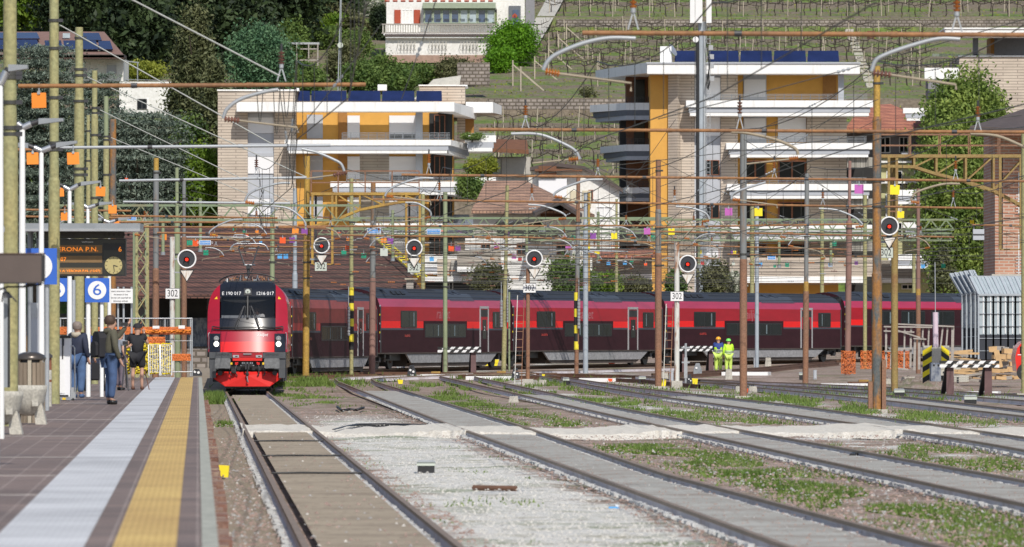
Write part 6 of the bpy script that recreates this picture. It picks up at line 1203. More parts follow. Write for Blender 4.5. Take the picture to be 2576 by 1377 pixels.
def leafobj(name, P_, size, m, parent, nd=None, seed=1, asp=.5):
    g2 = np.random.default_rng(seed); n = len(P_); a = g2.normal(size=(n, 3)); a /= np.linalg.norm(a, axis=1)[:, None]
    if nd is not None: a = a*nd[1]+np.array(nd[0])*(1-nd[1]); a /= np.linalg.norm(a, axis=1)[:, None]
    b = g2.normal(size=(n, 3)); b -= (b*a).sum(1)[:, None]*a; b /= np.linalg.norm(b, axis=1)[:, None]; c = np.cross(a, b); s = (size*g2.uniform(.55, 1.3, n))[:, None]
    V = np.stack([P_-b*s, P_-c*s*asp, P_+b*s, P_+c*s*asp], 1).reshape(-1, 3); me = bpy.data.meshes.new(name); me.vertices.add(4*n); me.vertices.foreach_set('co', V.ravel()); me.loops.add(4*n); me.loops.foreach_set('vertex_index', np.arange(4*n)); me.polygons.add(n); me.polygons.foreach_set('loop_start', np.arange(0, 4*n, 4)); me.polygons.foreach_set('loop_total', np.full(n, 4)); me.update(calc_edges=True); me.materials.append(MATS[m])
    o = bpy.data.objects.new(name, me); COL.objects.link(o); o.parent = parent; return o
def clumps(rx, ry, rz_, z0, ncl, nl, seed, spread=.28, kind='broad'):
    g2 = np.random.default_rng(seed); out = []
    for i in range(ncl):
        if kind == 'broad':
            d = g2.normal(size=3); d /= np.linalg.norm(d); q = g2.uniform(.35, 1)**.5; c = d*q*np.array([rx, ry, rz_])+np.array([0, 0, z0+rz_]); sp = np.array([rx, ry, rz_*.8])*spread*g2.uniform(.6, 1.3)
        elif kind == 'cone':
            h = g2.random()**.8; r = (1-h)**.75*g2.uniform(.55, 1.12); a = g2.uniform(0, 6.283); c = np.array([rx*r*math.cos(a), ry*r*math.sin(a), z0+h*rz_*2]); sp = np.array([rx*.13, ry*.13, rz_*.10])*g2.uniform(.6, 1.5)
        else:   # layered
            h = g2.random(); r = (1-h*.75)*g2.uniform(.3, 1.15); a = g2.uniform(0, 6.283); lay = round(h*17)/17+g2.normal()*.006; c = np.array([rx*r*math.cos(a), ry*r*math.sin(a), z0+lay*rz_*2-r*rx*.12]); sp = np.array([rx*.20, ry*.20, rz_*.020])*g2.uniform(.6, 1.5)
        out.append(c+g2.normal(size=(nl, 3))*sp)
    return np.concatenate(out)
def tree(name, label, x, yt, yb, hw, Y, m, kind='broad', n=(60, 90), size=.22, trunk='bark', cat='tree', seed=1, group=None, zb=None, asp=.5, tz=0, limbs=True, spread=.28, nd=None):
    if Y > 545: Y = hY(yb+(3 if cat in ('shrub', 'ivy bush', 'hedge') else 14), 576.5, 780)
    top = W(x, yt, Y); bot = W(x, yb, Y); rx = hw*Y/F; zg = zb if zb is not None else (hz(Y) if Y > 505 else GZ(min(Y, 470))); zg = min(zg, bot.z)
    t = thing(name, label, cat, (top.x, Y, zg), group=group); z0 = bot.z-zg; rz_ = (top.z-bot.z)/2
    P_ = clumps(rx, rx*.9, rz_, z0, n[0], n[1], seed, spread, kind); leafobj('crown', P_, size, m, t, seed=seed, asp=asp, nd=nd)
    r = random.Random(seed); mb = MB(); th = z0+rz_*1.5; shrub_ = cat in ('shrub', 'ivy bush', 'hedge', 'topiary', 'plant'); tr = max(.06, min(.35, rx*.08)); pts = [Vector((r.uniform(-.05, .05)*i, 0, th*i/5-.2)) for i in range(6)]; mb.tube(pts, [tr*(1-.14*i) for i in range(6)], trunk, n=7); mb.build('trunk', t, local=True)
    if limbs and not shrub_:
        mb = MB()
        for i in range(9):
            p = pts[2+i % 3].lerp(pts[3+i % 3], r.random()); a = r.uniform(0, 6.283); q = p+Vector((math.cos(a)*rx*.7, math.sin(a)*rx*.7, rz_*r.uniform(.1, .6))); mb.tube([p, p.lerp(q, .5)+Vector((0, 0, .15)), q], [tr*.4, tr*.28, tr*.1], trunk, n=4)
        mb.build('limbs', t, local=True)
    return t
UP = ((0, 0, 1), .55)
T = tree
T('cedar_tree', 'big blue grey cedar with layered branches at the far left', 110, 125, 640, 165, 492, 'lf_cedar', 'layer', (430, 120), .16, seed=2, asp=.3, nd=UP); T('cedar_tree', 'big blue grey cedar left of the cream apartment block', 345, 285, 640, 200, 488, 'lf_cedar', 'layer', (450, 120), .16, seed=3, asp=.3, nd=UP); T('cedar_tree', 'lower cedar in front of the white house wing', 245, 190, 560, 95, 500, 'lf_cedar', 'layer', (200, 110), .16, seed=33, asp=.3, nd=UP)
T('conifer', 'tall olive green conifer rising left of the cream apartment block', 490, 55, 470, 92, 512, 'lf_cypress', 'cone', (420, 110), .19, seed=4, asp=.4); T('conifer', 'lower olive conifer right beside the tall one', 540, 190, 560, 70, 500, 'lf_cypress', 'cone', (240, 100), .19, seed=5, asp=.4)
T('pine_tree', 'pine with a long leaning red brown trunk behind the white house', 392, -90, 12, 130, 560, 'lf_blue', 'layer', (60, 80), .3, 'bark_red', seed=6, limbs=True); T('pine_tree', 'pine with a bare grey trunk above the round green shrub', 664, -90, 5, 110, 575, 'lf_blue', 'layer', (60, 70), .3, 'bark_red', seed=7)
for i, (x, yt, yb, hw, Y) in enumerate(((190, -120, 95, 90, 600), (300, -130, 130, 95, 606), (440, -110, 150, 90, 610), (560, -120, 140, 90, 612), (690, -120, 120, 90, 608), (770, -80, 80, 60, 604), (340, -20, 180, 70, 598), (840, -110, 60, 60, 622), (520, -60, 170, 80, 594), (610, -20, 160, 70, 590), (240, -40, 120, 70, 592))):
    T('evergreen_tree', f'dark evergreen, {ORD[[0,1,4,6,8,9,3,10,5,7,2][i]+1]} from the left in the dark wood at the top', x, yt, yb, hw, Y, 'lf_dark', 'broad', (90, 80), .38, seed=40+i, group='dark evergreens at the top left')
T('shrub', 'big round blue green shrub right of the tall conifer', 655, 78, 235, 64, 545, 'lf_blue', 'broad', (200, 130), .15, seed=8, cat='shrub'); T('shrub', 'bright green bush between the solar roof and the pine trunk', 338, 88, 170, 42, 565, 'lf_mid', 'broad', (60, 90), .2, seed=9, cat='shrub'); T('tree', 'fresh green tree at the top left edge', 55, -60, 70, 80, 590, 'lf_bright', 'broad', (90, 80), .28, seed=10)
T('hedge', 'yellow green hedge under the grey pergola', 365, 158, 204, 46, 562, 'lf_yellow', 'broad', (60, 80), .14, seed=11, cat='hedge'); T('tree', 'bright yellow green tree at the left wall of the cream apartment block', 520, 385, 560, 42, 486, 'lf_bright', 'broad', (100, 80), .18, seed=12); T('shrub', 'green bush below the yellow green tree', 500, 300, 420, 50, 500, 'lf_mid', 'broad', (60, 80), .2, seed=13, cat='shrub')
T('tree', 'olive green tree behind the round blue green shrub', 600, 40, 130, 50, 575, 'lf_olive', 'broad', (60, 80), .22, seed=14); T('tree', 'light green tree right of the pine trunk', 730, 55, 130, 38, 570, 'lf_mid', 'broad', (50, 80), .2, seed=15); T('shrub', 'green bush in the garden beside the pergola', 822, 72, 125, 45, 566, 'lf_mid', 'broad', (50, 80), .16, seed=16, cat='shrub')
T('palm', 'small palm tree in the garden left of the villa', 890, 35, 90, 42, 572, 'lf_olive', 'layer', (40, 70), .22, seed=17, cat='palm tree'); T('shrub', 'white flowering bush at the top beside the villa', 928, -20, 40, 30, 590, 'lf_white', 'broad', (50, 80), .12, seed=18, cat='shrub'); T('tree', 'olive toned tree in the garden above the pergola', 830, 8, 80, 55, 585, 'lf_olive', 'broad', (60, 80), .2, seed=19); T('shrub', 'orange tinged green bush left of the villa', 905, 82, 150, 26, 568, 'lf_mid', 'broad', (50, 80), .14, seed=20, cat='shrub')
T('shrub', 'dark leafy bush below the left corner of the villa', 950, 138, 225, 50, 556, 'lf_mid', 'broad', (80, 90), .15, seed=21, cat='shrub'); T('shrub', 'green creeper hanging over the wall below the villa', 1050, 165, 212, 62, 560, 'lf_mid', 'broad', (80, 90), .14, seed=22, cat='shrub'); T('shrub', 'dry olive creeper hanging right below the villa', 1145, 150, 215, 42, 562, 'lf_olive', 'broad', (70, 90), .14, seed=23, cat='shrub')
T('ivy_bush', 'bright green ivy bush beside the ramp right of the villa', 1292, 62, 165, 50, 580, 'lf_ivy', 'broad', (130, 110), .14, seed=24, cat='ivy bush'); T('ivy_bush', 'lower left part of the bright ivy, a separate bush', 1258, 120, 182, 32, 578, 'lf_ivy', 'broad', (60, 90), .13, seed=25, cat='ivy bush'); T('shrub', 'small dark red bush on the grass terrace', 1480, 220, 250, 18, 598, 'lf_olive', 'broad', (20, 60), .1, seed=26, cat='shrub')
T('birch_tree', 'large leafy birch in front of the far right block', 2432, 205, 620, 108, 440, 'lf_birch', 'broad', (560, 140), .16, seed=27, spread=.17); T('birch_tree', 'darker leafy tree under the birch', 2405, 330, 740, 80, 436, 'lf_birch', 'broad', (340, 120), .15, seed=28, spread=.2); T('birch_tree', 'dark tree between the birch and the brick building', 2480, 280, 700, 60, 446, 'lf_dark', 'broad', (120, 90), .2, seed=29)
T('conifer', 'small dark conifer behind the end of the fifth coach', 2375, 632, 740, 38, 400, 'lf_cypress', 'cone', (60, 70), .12, seed=30); T('shrub', 'round bright topiary on the balcony of the left block', 1195, 405, 440, 24, 476, 'lf_yellow', 'broad', (50, 70), .10, seed=31, cat='topiary', zb=H-(450-HY)*476/F); T('shrub', 'second taller topiary ball on the balcony of the left block', 1228, 398, 440, 20, 476.5, 'lf_yellow', 'broad', (50, 70), .10, seed=32, cat='topiary', zb=H-(450-HY)*476.5/F)
T('shrub', 'trailing green plants below the two topiaries', 1180, 440, 500, 30, 475, 'lf_mid', 'broad', (50, 70), .11, seed=34, cat='plant', zb=H-(500-HY)*475/F); T('shrub', 'green plants on the top left block side balcony', 1187, 334, 352, 25, 480, 'lf_mid', 'broad', (30, 60), .08, seed=35, cat='plant', zb=H-(352-HY)*480/F)
for i, (x, yt, yb, hw, m) in enumerate(((1232, 672, 745, 36, 'lf_olive'), (1425, 655, 745, 40, 'lf_mid'), (1475, 680, 745, 26, 'lf_mid'), (1530, 690, 745, 24, 'lf_bright'), (1800, 665, 745, 28, 'lf_olive'), (1700, 690, 745, 20, 'lf_mid'), (1850, 690, 740, 16, 'lf_white'), (1600, 700, 745, 26, 'lf_olive'))):
    T('shrub', f'bush peeking over the coach roofs, {ORD[[0,1,2,3,6,5,7,4][i]+1]} from the left', x, yt, yb, hw, 404+i, m, 'broad', (60, 70), .12, seed=60+i, cat='shrub', spread=.33)
for i, (x, yt, yb, hw, m) in enumerate(((90, 240, 640, 120, 'lf_dark'), (300, 360, 640, 120, 'lf_dark'), (420, 380, 640, 80, 'lf_dark'))): T('evergreen_tree', ['dark evergreen filling the gaps behind the far left cedar', 'dark evergreen filling the gaps behind the second cedar', 'dark evergreen between the second cedar and the tall conifer'][i], x, yt, yb, hw, 503+i*.4, m, 'broad', (120, 90), .3, seed=80+i)  # added dark trees that stand in for shade in the cedars' gaps
for i, (x, yt, yb, hw, m, lb) in enumerate(((740, 95, 165, 34, 'lf_mid', 'green bush in front of the garden pergola left leg'), (705, 160, 235, 40, 'lf_olive', 'olive bush below the garden pergola'), (770, 165, 240, 38, 'lf_mid', 'leafy bush right below the garden pergola'), (870, 120, 215, 42, 'lf_olive', 'dry olive bush beside the antenna pole'), (845, 40, 100, 30, 'lf_bright', 'fresh green bush above the antenna dish'), (905, 160, 240, 40, 'lf_mid', 'leafy bush between antenna pole and concrete wall'), (955, 20, 100, 22, 'lf_dark', 'dark narrow tree touching the villa left wall'), (1000, 175, 240, 40, 'lf_mid', 'green bush low in front of the concrete wall'))):
    T('shrub', lb, x, yt, yb, hw, 570, m, 'broad', (90, 90), .15, seed=90+i, cat='shrub', spread=.24)
def sprouts():
    g2 = np.random.default_rng(77); P_ = []
    for i in range(26000):
        Y = g2.uniform(506, 730); k = (Y % 10)/10
        if abs(k-.25) > .2 and g2.random() > .3: continue
        x = g2.uniform(1180, 2600); P_.append(((x-CX)*Y/F, Y, hz(Y)+g2.uniform(.0, .28)))
    o = leafobj('ground_cover', np.array(P_), .11, 'lf_yellow', None, seed=5); tag(o, 'yellow green weeds growing along the vineyard terraces', 'weeds', kind='stuff')
sprouts()
# garden pergola and antenna
t = thing('garden_pergola', 'wooden garden pergola with a pale corrugated roof left of the villa', 'pergola', hpt(760, 636)); mb = MB(); mb.px(703, 107, 803, 112, 634, 2, 'alu'); mb.build('roof', t); mb = MB()
for x in (715, 745, 775, 798): mb.px(x, 112, x+3, 168, 634, .1, 'wood_old')
for y in (122, 150): mb.px(705, y, 800, y+3, 634.2, .1, 'wood_old')
mb.build('frame', t)
t = thing('tv_antenna', 'thin lattice antenna pole rising in the garden left of the villa', 'antenna', hpt(853, 563)); mb = MB(); mb.cyl(W(850, 230, 560), W(857, -20, 560), .05, 'galv'); mb.cyl(W(856, 230, 560), W(859, -20, 560), .03, 'galv'); mb.build('pole', t); mb = MB(); mb.disc(W(856, 114, 559.8), .25, 'f_lightgrey', n=16, t=.1); mb.build('dish', t)
# ================= people =================
M('skin', (.48,.28,.20), .55, .06); M('hair_brown', (.06,.035,.022), .7, .2, 20); M('hair_grey', (.20,.16,.14), .7, .2, 20); M('navy', (.022,.028,.055), .8, .15, 5); M('beige_cloth', (.42,.37,.29), .85, .1, 6); M('denim', (.05,.09,.19), .8, .25, 6); M('denim_light', (.07,.13,.26), .8, .2, 6); M('olive_cloth', (.085,.08,.055), .85, .15, 6); M('black_cloth', (.014,.014,.018), .8, .2, 6)
M('blue_cloth', (.03,.06,.25), .8, .15, 6); M('grey_cloth', (.25,.27,.31), .85, .12, 6); M('purple_grey', (.15,.12,.15), .85, .12, 6); M('mustard', (.45,.22,.04), .8, .1, 6); M('hi_vis', (.50,.85,.03), .6, .06, 5, emit=0); M('hi_vis_dull', (.55,.72,.14), .7, .15, 6); M('reflective', (.5,.52,.48), .4, .05); M('helmet_orange', (.85,.38,.02), .3, .05); M('helmet_green', (.18,.75,.10), .3, .05); M('shirt_white', (.7,.7,.72), .8, .06, 6); M('shoe_brown', (.12,.05,.03), .6, .15); M('shoe_black', (.015,.015,.015), .35, .1)
def skinmesh(name, V, E, m, parent, sub=1):
    me = bpy.data.meshes.new(name); me.from_pydata([v[:3] for v in V], E, []); o = bpy.data.objects.new(name, me); COL.objects.link(o)
    md = o.modifiers.new('s', 'SKIN'); md.use_smooth_shade = True; sv = me.skin_vertices[0].data
    for i, v in enumerate(V): r = v[3]; sv[i].radius = r if isinstance(r, tuple) else (r, r)
    sv[0].use_root = True; sb = o.modifiers.new('b', 'SUBSURF'); sb.levels = sub; sb.render_levels = sub; bpy.context.view_layer.update()
    nm = bpy.data.meshes.new_from_object(o.evaluated_get(bpy.context.evaluated_depsgraph_get())); bpy.data.objects.remove(o); nm.name = name; nm.materials.clear(); nm.materials.append(MATS[m])
    for p in nm.polygons: p.use_smooth = True
    q = bpy.data.objects.new(name, nm); COL.objects.link(q); q.parent = parent; return q
def person(label, loc, h, rz, J=None, top='navy', legs='denim', shoes='shoe_black', hair='hair_brown', sleeves=True, shorts=False, hairlen=0, bulk=1.0, hood=None, vest=None, hat=None, legm2=None, turn=0):
    t = thing('person', label, 'person', loc, rz); s = h/1.75
    j = dict(pel=(0,0,.95), ch=(0,.0,1.28), nk=(0,0,1.47), hd=(0,-.015,1.60), tp=(0,0,1.68), sl=(-.19,0,1.42), sr=(.19,0,1.42), el=(-.25,.03,1.13), er=(.25,.03,1.13), hl=(-.24,-.08,.88), hr=(.24,-.08,.88), hpl=(-.09,0,.90), hpr=(.09,0,.90), kl=(-.10,-.02,.50), kr=(.10,-.02,.50), al=(-.10,.02,.09), ar=(.10,.02,.09))
    j.update(J or {}); v = {k: Vector(p)*s for k, p in j.items()}; V = []; E = []
    def add(p, r, par=None): V.append((p.x, p.y, p.z, r*s)); i = len(V)-1; (E.append((par, i)) if par is not None else None); return i
    a = add(v['pel'], .115); c = add(v['ch'], .125, a); n0 = add(v['nk'], .06, c); hd_ = v['hd']; n1 = add(hd_-Vector((0, .0, .05))*s, .078, n0); n2 = add(hd_+Vector((0, .01, .035))*s, .094, n1); add(hd_+Vector((0, .012, .10))*s, .06, n2); add(hd_+Vector((0, -.115, -.02))*s, .014, n1)
    for sg, q in ((-1, 'l'), (1, 'r')):
        add(hd_+Vector((sg*.095, .01, -.01))*s, .016, n1); S_ = add(v['s'+q], .055, c); e = add(v['e'+q], .042, S_); w_ = add(v['h'+q], .027, e); d = (v['h'+q]-v['e'+q]).normalized(); pm = add(v['h'+q]+d*.055*s, .034, w_); side = d.cross(Vector((0, -1, .3))).normalized() if abs(d.y) < .9 else Vector((1, 0, 0)); cur = d.cross(side)*(1 if sg > 0 else -1)
        for k in range(4):
            o_ = side*(-.028+.019*k)*s; L = (.065, .078, .072, .055)[k]*s; f1 = add(v['h'+q]+d*.075*s+o_+d*L*.55+cur*.006*s, .010, pm); add(v['h'+q]+d*.075*s+o_+d*L*.95+cur*.03*s, .0085, f1)
        th = add(v['h'+q]+d*.045*s-side*.045*s+cur*.01*s, .012, pm); add(v['h'+q]+d*.085*s-side*.06*s+cur*.02*s, .010, th)
        hp = add(v['hp'+q], .085, a); kk = add(v['k'+q], .055, hp); cf = add(v['k'+q].lerp(v['a'+q], .3)+Vector((0, .02, 0)), .056, kk); an = add(v['a'+q], .038, cf); add(v['a'+q]+Vector((0, -.12, -.045))*s, .03, an)
    skinmesh('body', V, E, 'skin', t)
    def chain(name, pts, m, sub=1): skinmesh(name, [(p.x, p.y, p.z, r*s) for p, r in pts[0]], pts[1], m, t, sub)
    b = bulk; P_ = [(v['pel']-Vector((0, 0, .07))*s, .150*b), (v['ch'], .170*b), (v['nk']-Vector((0, 0, .06)), .085*b), (v['sl'], .078*b), (v['sr'], .078*b)]; E_ = [(0, 1), (1, 2), (1, 3), (1, 4)]
    if sleeves: P_ += [(v['el'], .062*b), (v['hl'].lerp(v['el'], .12), .045*b), (v['er'], .062*b), (v['hr'].lerp(v['er'], .12), .045*b)]; E_ += [(3, 5), (5, 6), (4, 7), (7, 8)]
    else: P_ += [(v['sl'].lerp(v['el'], .6), .062*b), (v['sr'].lerp(v['er'], .6), .062*b)]; E_ += [(3, 5), (4, 6)]
    chain('jacket' if sleeves else 'shirt', (P_, E_), top)
    if vest: P3 = [(v['pel']-Vector((0, 0, .06)), .175*b), (v['ch'], .195*b), (v['nk']-Vector((0, 0, .08)), .10*b), (v['sl']*.85+v['ch']*.15, .095*b), (v['sr']*.85+v['ch']*.15, .095*b)]; chain('safety_vest', (P3, [(0, 1), (1, 2), (1, 3), (1, 4)]), vest)
    if vest:
        for z in (1.0, 1.10): mb = MB(); mb.lathe([(.195*b*s, z*s), (.197*b*s, z*s+.045)], (0, 0, 0), 'reflective', 14); mb.build('reflective_band', t, local=True)
    lp = [(v['pel']-Vector((0, 0, .0)), .165*b)]; le = []
    for q in 'lr':
        i = len(lp); lp += [(v['hp'+q], .125*b), (v['k'+q] if not shorts else v['k'+q]+Vector((0, 0, .06)), .088*b if not shorts else .105*b)]; le += [(0, i), (i, i+1)]
        if not shorts: lp += [(v['a'+q]+Vector((0, 0, .02)), .070*b)]; le += [(i+1, i+2)]
    chain('shorts' if shorts else 'trousers', (lp, le), legs)
    for q in 'lr':
        A_ = v['a'+q]; chain('shoe', ([(A_+Vector((0, .03, -.03))*s, .062), (A_+Vector((0, -.05, -.045))*s, .056), (A_+Vector((0, -.14, -.055))*s, .046)], [(0, 1), (1, 2)]), shoes)
        if legm2: chain('trouser_cuff', ([(v['k'+q].lerp(A_, .45), .075*b), (A_+Vector((0, 0, .04)), .072*b)], [(0, 1)]), legm2)
    if hair and not hat:
        hb = hd_+Vector((0, .03, .045))*s; mb = MB(); mb.lathe([(.098*s, -.055*s), (.112*s, -.02*s), (.116*s, .03*s), (.104*s, .08*s), (.07*s, .115*s), (0, .13*s)], hd_+Vector((0, .032, .02))*s, hair, 16); mb.build('hair', t, local=True); pts = [(hb+Vector((0, -.005, .02))*s, .125), (hb+Vector((0, .03, -.05-hairlen))*s, .112), (hb+Vector((0, .045, -.085-hairlen))*s, .085)]; (chain('hair', (pts, [(0, 1), (1, 2)]), hair) if hairlen else None)
    if hat:
        mb = MB(); c_ = hd_+Vector((0, .012, .03))*s; mb.lathe([(.128*s, .0), (.122*s, .05*s), (.095*s, .10*s), (.05*s, .125*s), (.0, .13*s)], c_, hat, 16); mb.cbox(c_+Vector((0, -.14, .01))*s, (.16*s, .10*s, .015*s), hat); mb.build('cap' if hat == 'black_cloth' else 'helmet', t, local=True)
    if hood: hb = v['nk']+Vector((0, .075, -.02))*s; chain('hood', ([(hb+Vector((-.12, -.05, .02))*s, .055), (hb+Vector((0, .03, -.03))*s, .075), (hb+Vector((.12, -.05, .02))*s, .055)], [(0, 1), (1, 2)]), hood)
    for sg in (-1, 1): mb = MB(); e = hd_+Vector((sg*.033, -.083, .018))*s; mb.lathe([(.011*s, -.004), (.013*s, 0), (.0, .006)], e, 'black', 8); mb.build('eye', t, local=True)
    return t
U = lambda *a: a
pm = P(278, 1018); person('man in an olive jacket and blue jeans holding up a phone', pm, 1.88, math.radians(112), dict(er=(.24,-.22,1.30), hr=(.16,-.40,1.56), el=(-.24,-.02,1.12), hl=(-.20,-.14,.86), hd=(0,-.02,1.61)), 'olive_cloth', 'denim', 'shoe_black', bulk=1.02, hood='olive_cloth')
def phone(label, x, y, Y, w_=.15, h_=.075, r=0): mb = MB(); c = W(x, y, Y); mb.prism([(-w_/2, -h_/2+.01), (-w_/2+.01, -h_/2), (w_/2-.01, -h_/2), (w_/2, -h_/2+.01), (w_/2, h_/2-.01), (w_/2-.01, h_/2), (-w_/2+.01, h_/2), (-w_/2, h_/2-.01)], 'xz', -.005, .005, 'black'); mb.v = [(c.x+p[0], c.y+p[1], c.z+p[2]) for p in mb.v]; tag(mb.build('phone'), label, 'phone')
phone('black phone held up sideways by the man in the olive jacket', 313, 816, pm.y+.25)
def backpack(label, c, sx, sy, sz, rz, name='backpack'):
    t = thing(name, label, name, c, rz); mb = MB(); pr = [(-.5, 0), (-.42, -.05), (.42, -.05), (.5, 0), (.5, .75), (.38, .95), (.15, 1.02), (-.15, 1.02), (-.38, .95), (-.5, .75)]
    mb.prism([(a*sx, b_*sz) for a, b_ in pr], 'xz', -sy/2, sy/2, 'black_cloth'); mb.build('main_pouch', t, local=True); mb = MB(); mb.prism([(a*sx*.75, b_*sz*.55+.05*sz) for a, b_ in pr], 'xz', -sy/2-.06, -sy/2, 'black_cloth'); mb.build('front_pocket', t, local=True); mb = MB()
    for q in (-1, 1): mb.tube([(q*sx*.3, sy/2, sz*.9), (q*sx*.33, sy/2+.08, sz*.6), (q*sx*.3, sy/2, sz*.1)], .02, 'dark_metal', n=5)
    mb.build('strap', t, local=True); return t
backpack('big black backpack carried by the man in the olive jacket', W(259, 897, pm.y+.1), .48, .32, .52, math.radians(-68))
pm1 = P(195, 1001); person('balding man in a navy jacket with a beige hood and blue jeans', pm1, 1.79, math.radians(150), dict(er=(.28,-.10,1.15), hr=(.22,-.30,1.02)), 'navy', 'denim_light', 'denim_light', 'hair_grey', bulk=1.15, hood='beige_cloth')
person('young man with brown hair in a blue jacket raising a camera', P(214, 985), 1.72, math.radians(160), dict(er=(.26,-.12,1.30), hr=(.16,-.18,1.56)), 'blue_cloth', 'navy', 'shoe_black', 'hair_brown'); person('person with long brown hair half hidden behind the young man in blue', P(200, 972), 1.72, math.radians(180), None, 'grey_cloth', 'grey_cloth', 'shoe_black', 'hair_brown', hairlen=.12)
pb = P(346, 981); person('man in black cap, black shirt and black shorts photographing the train', pb, 1.78, math.radians(172), dict(el=(-.27,-.06,1.20), hl=(-.13,-.22,1.50), er=(.27,-.02,1.18), hr=(.17,-.20,1.30), al=(-.12,.02,.09), ar=(.13,.0,.09), kl=(-.12,0,.5), kr=(.12,0,.5)), 'black_cloth', 'black_cloth', 'shoe_brown', sleeves=False, shorts=True, hat='black_cloth', bulk=1.08)
person('slim person in grey shirt and purple grey trousers beside the tripod', P(302, 982), 1.62, math.radians(120), dict(er=(.20,-.15,1.15), hr=(.1,-.3,1.25)), 'grey_cloth', 'purple_grey', 'shoe_black', 'hair_brown', sleeves=False)
person('person in a mustard jacket behind a white pole holding up a phone at the left', P(58, 1008), 1.72, math.radians(170), dict(er=(-.05,-.1,1.35), hr=(-.14,-.2,1.52), el=(-.3,.0,1.15)), 'mustard', 'navy', 'shoe_black', 'hair_brown'); phone('upright black phone held up at the left by the person in mustard', 71, 827, 142, .08, .15)
t = thing('tripod', 'thin black tripod standing between the grey clad person and the man in black', 'tripod', P(316, 983)); mb = MB(); Yt = t.location.y; top = W(315, 890, Yt)
mb.tube([top, W(306, 982, Yt-.2)], .018, 'dark_metal'); mb.build('leg', t); mb = MB(); mb.tube([top, W(323, 983, Yt-.3)], .018, 'dark_metal'); mb.build('leg', t); mb = MB(); mb.tube([top, W(318, 976, Yt+.3)], .018, 'dark_metal'); mb.build('leg', t); mb = MB(); mb.cyl(top, top+Vector((0, 0, .22)), .03, 'dark_metal'); mb.cbox(top+Vector((0, 0, .28)), (.14, .12, .10), 'black'); mb.build('camera_head', t)
t = thing('walking_cane', 'brown walking cane leaning right of the man in black', 'cane', W(376, 983, pb.y)); mb = MB(); mb.tube([W(376, 983, pb.y-.2), W(365, 935, pb.y), W(362, 930, pb.y)], .014, 'shoe_brown'); mb.build('stick', t); mb = MB(); mb.cyl(W(376, 984, pb.y-.2), W(376, 981, pb.y-.2), .022, 'black'); mb.build('tip', t)
# wheelchair from behind
pw = P(238, 984); t = thing('wheelchair', 'wheelchair seen from behind with a black backpack hung on it', 'wheelchair', pw)
for sg in (-1, 1):
    mb = MB(); mb.tube([(sg*.27, .31*math.cos(a), .31+.31*math.sin(a)) for a in np.linspace(0, 2*math.pi, 25)], .022, 'black', n=6); mb.tube([(sg*.30, .27*math.cos(a), .31+.27*math.sin(a)) for a in np.linspace(0, 2*math.pi, 25)], .010, 'alu', n=5)
    for k in range(8): a = k*math.pi/4; mb.tube([(sg*.27, 0, .31), (sg*.27, .3*math.cos(a), .31+.3*math.sin(a))], .004, 'alu', n=3)
    mb.build('wheel', t, local=True); mb = MB(); mb.tube([(sg*.21, .1, .15), (sg*.21, -.05, .5), (sg*.21, -.05, .92), (sg*.21, -.17, .94)], .015, 'dark_metal'); mb.build('frame', t, local=True); mb = MB(); mb.cyl((sg*.18, .45, .07), (sg*.20, .45, .07), .07, 'black', n=14); mb.build('caster', t, local=True)
mb = MB(); mb.box(-.21, -.05, .48, .21, -.02, .86, 'navy'); mb.box(-.21, -.03, .46, .21, .42, .51, 'navy'); mb.build('seat', t, local=True)
b_ = backpack('black backpack with an orange zip hanging on the wheelchair back', pw+Vector((0, -.20, .30)), .30, .16, .44, .05); backpack('black travel bag standing on the platform left of the wheelchair', P(212, 984), .34, .22, .55, .1, 'travel_bag')
G1 = Vector((W(1807, 931, 300).x, 300, GZ(300))); person('railway worker in orange helmet and yellow vest over blue sleeves', G1, 1.72, math.radians(172), dict(er=(.24,-.1,1.15), hr=(.15,-.25,1.0)), 'blue_cloth', 'hi_vis_dull', 'shoe_black', hat='helmet_orange', vest='hi_vis', bulk=1.15, legm2='blue_cloth')
person('railway worker in green helmet and bright yellow jacket', Vector((W(1833, 931, 299).x, 299.2, GZ(299))), 1.64, math.radians(185), dict(el=(-.24,-.12,1.15), hl=(-.12,-.25,1.05)), 'hi_vis', 'hi_vis_dull', 'shoe_black', hat='helmet_green', vest='hi_vis', bulk=1.1, legm2='blue_cloth')
Rl = Matrix.Rotation(math.radians(1.6), 3, 'Z'); person('train driver in a white shirt behind the right half of the windscreen', LOC.location+Rl @ Vector((.40, 1.35, 1.42)), 1.70, math.radians(-25), dict(er=(.28,-.12,1.18), hr=(.32,-.30,1.05), hd=(-.05,-.10,1.56)), 'shirt_white', 'navy', 'shoe_black', sleeves=False)
# ================= platform furniture =================
DK = 'dark_metal'
M('amber', (1, .27, .02), .4, .02, emit=.75); M('amber_bar', (.20,.12,.05), .6, .1, 3); M('display_dark', (.03,.03,.025), .35, .1, 2); M('clock_face', (.45,.38,.17), .5, .06); M('board_brown', (.10,.075,.065), .6, .08, 3); M('slat_wood', (.24,.19,.14), .85, .2, 3, stretch=(3,3,.4)); M('dome', (.10,.085,.075), .3, .15, 3, metal=.5); M('net_orange', (.72,.20,.05), .8, .1); M('net_yellow', (.70,.55,.02), .8, .12, 5)
t = thing('departure_board', 'departure board under a flat grey canopy, amber text VERONA P.N. and a clock', 'departure board', P(78, 1010)); Yd = 140.6
mb = MB(); mb.px(48, 562, 352, 576, Yd-.6, 1.4, 'steel_grey'); mb.px(48, 576, 352, 582, Yd-.62, 1.4, 'alu'); mb.build('canopy', t); mb = MB(); mb.px(92, 582, 312, 600, Yd+.1, .3, 'display_dark')
for i in range(12): x = 136+i*9 if i < 6 else 150+i*12+38; mb.px(x, 588, x+6, 594, Yd+.09, .01, 'black')
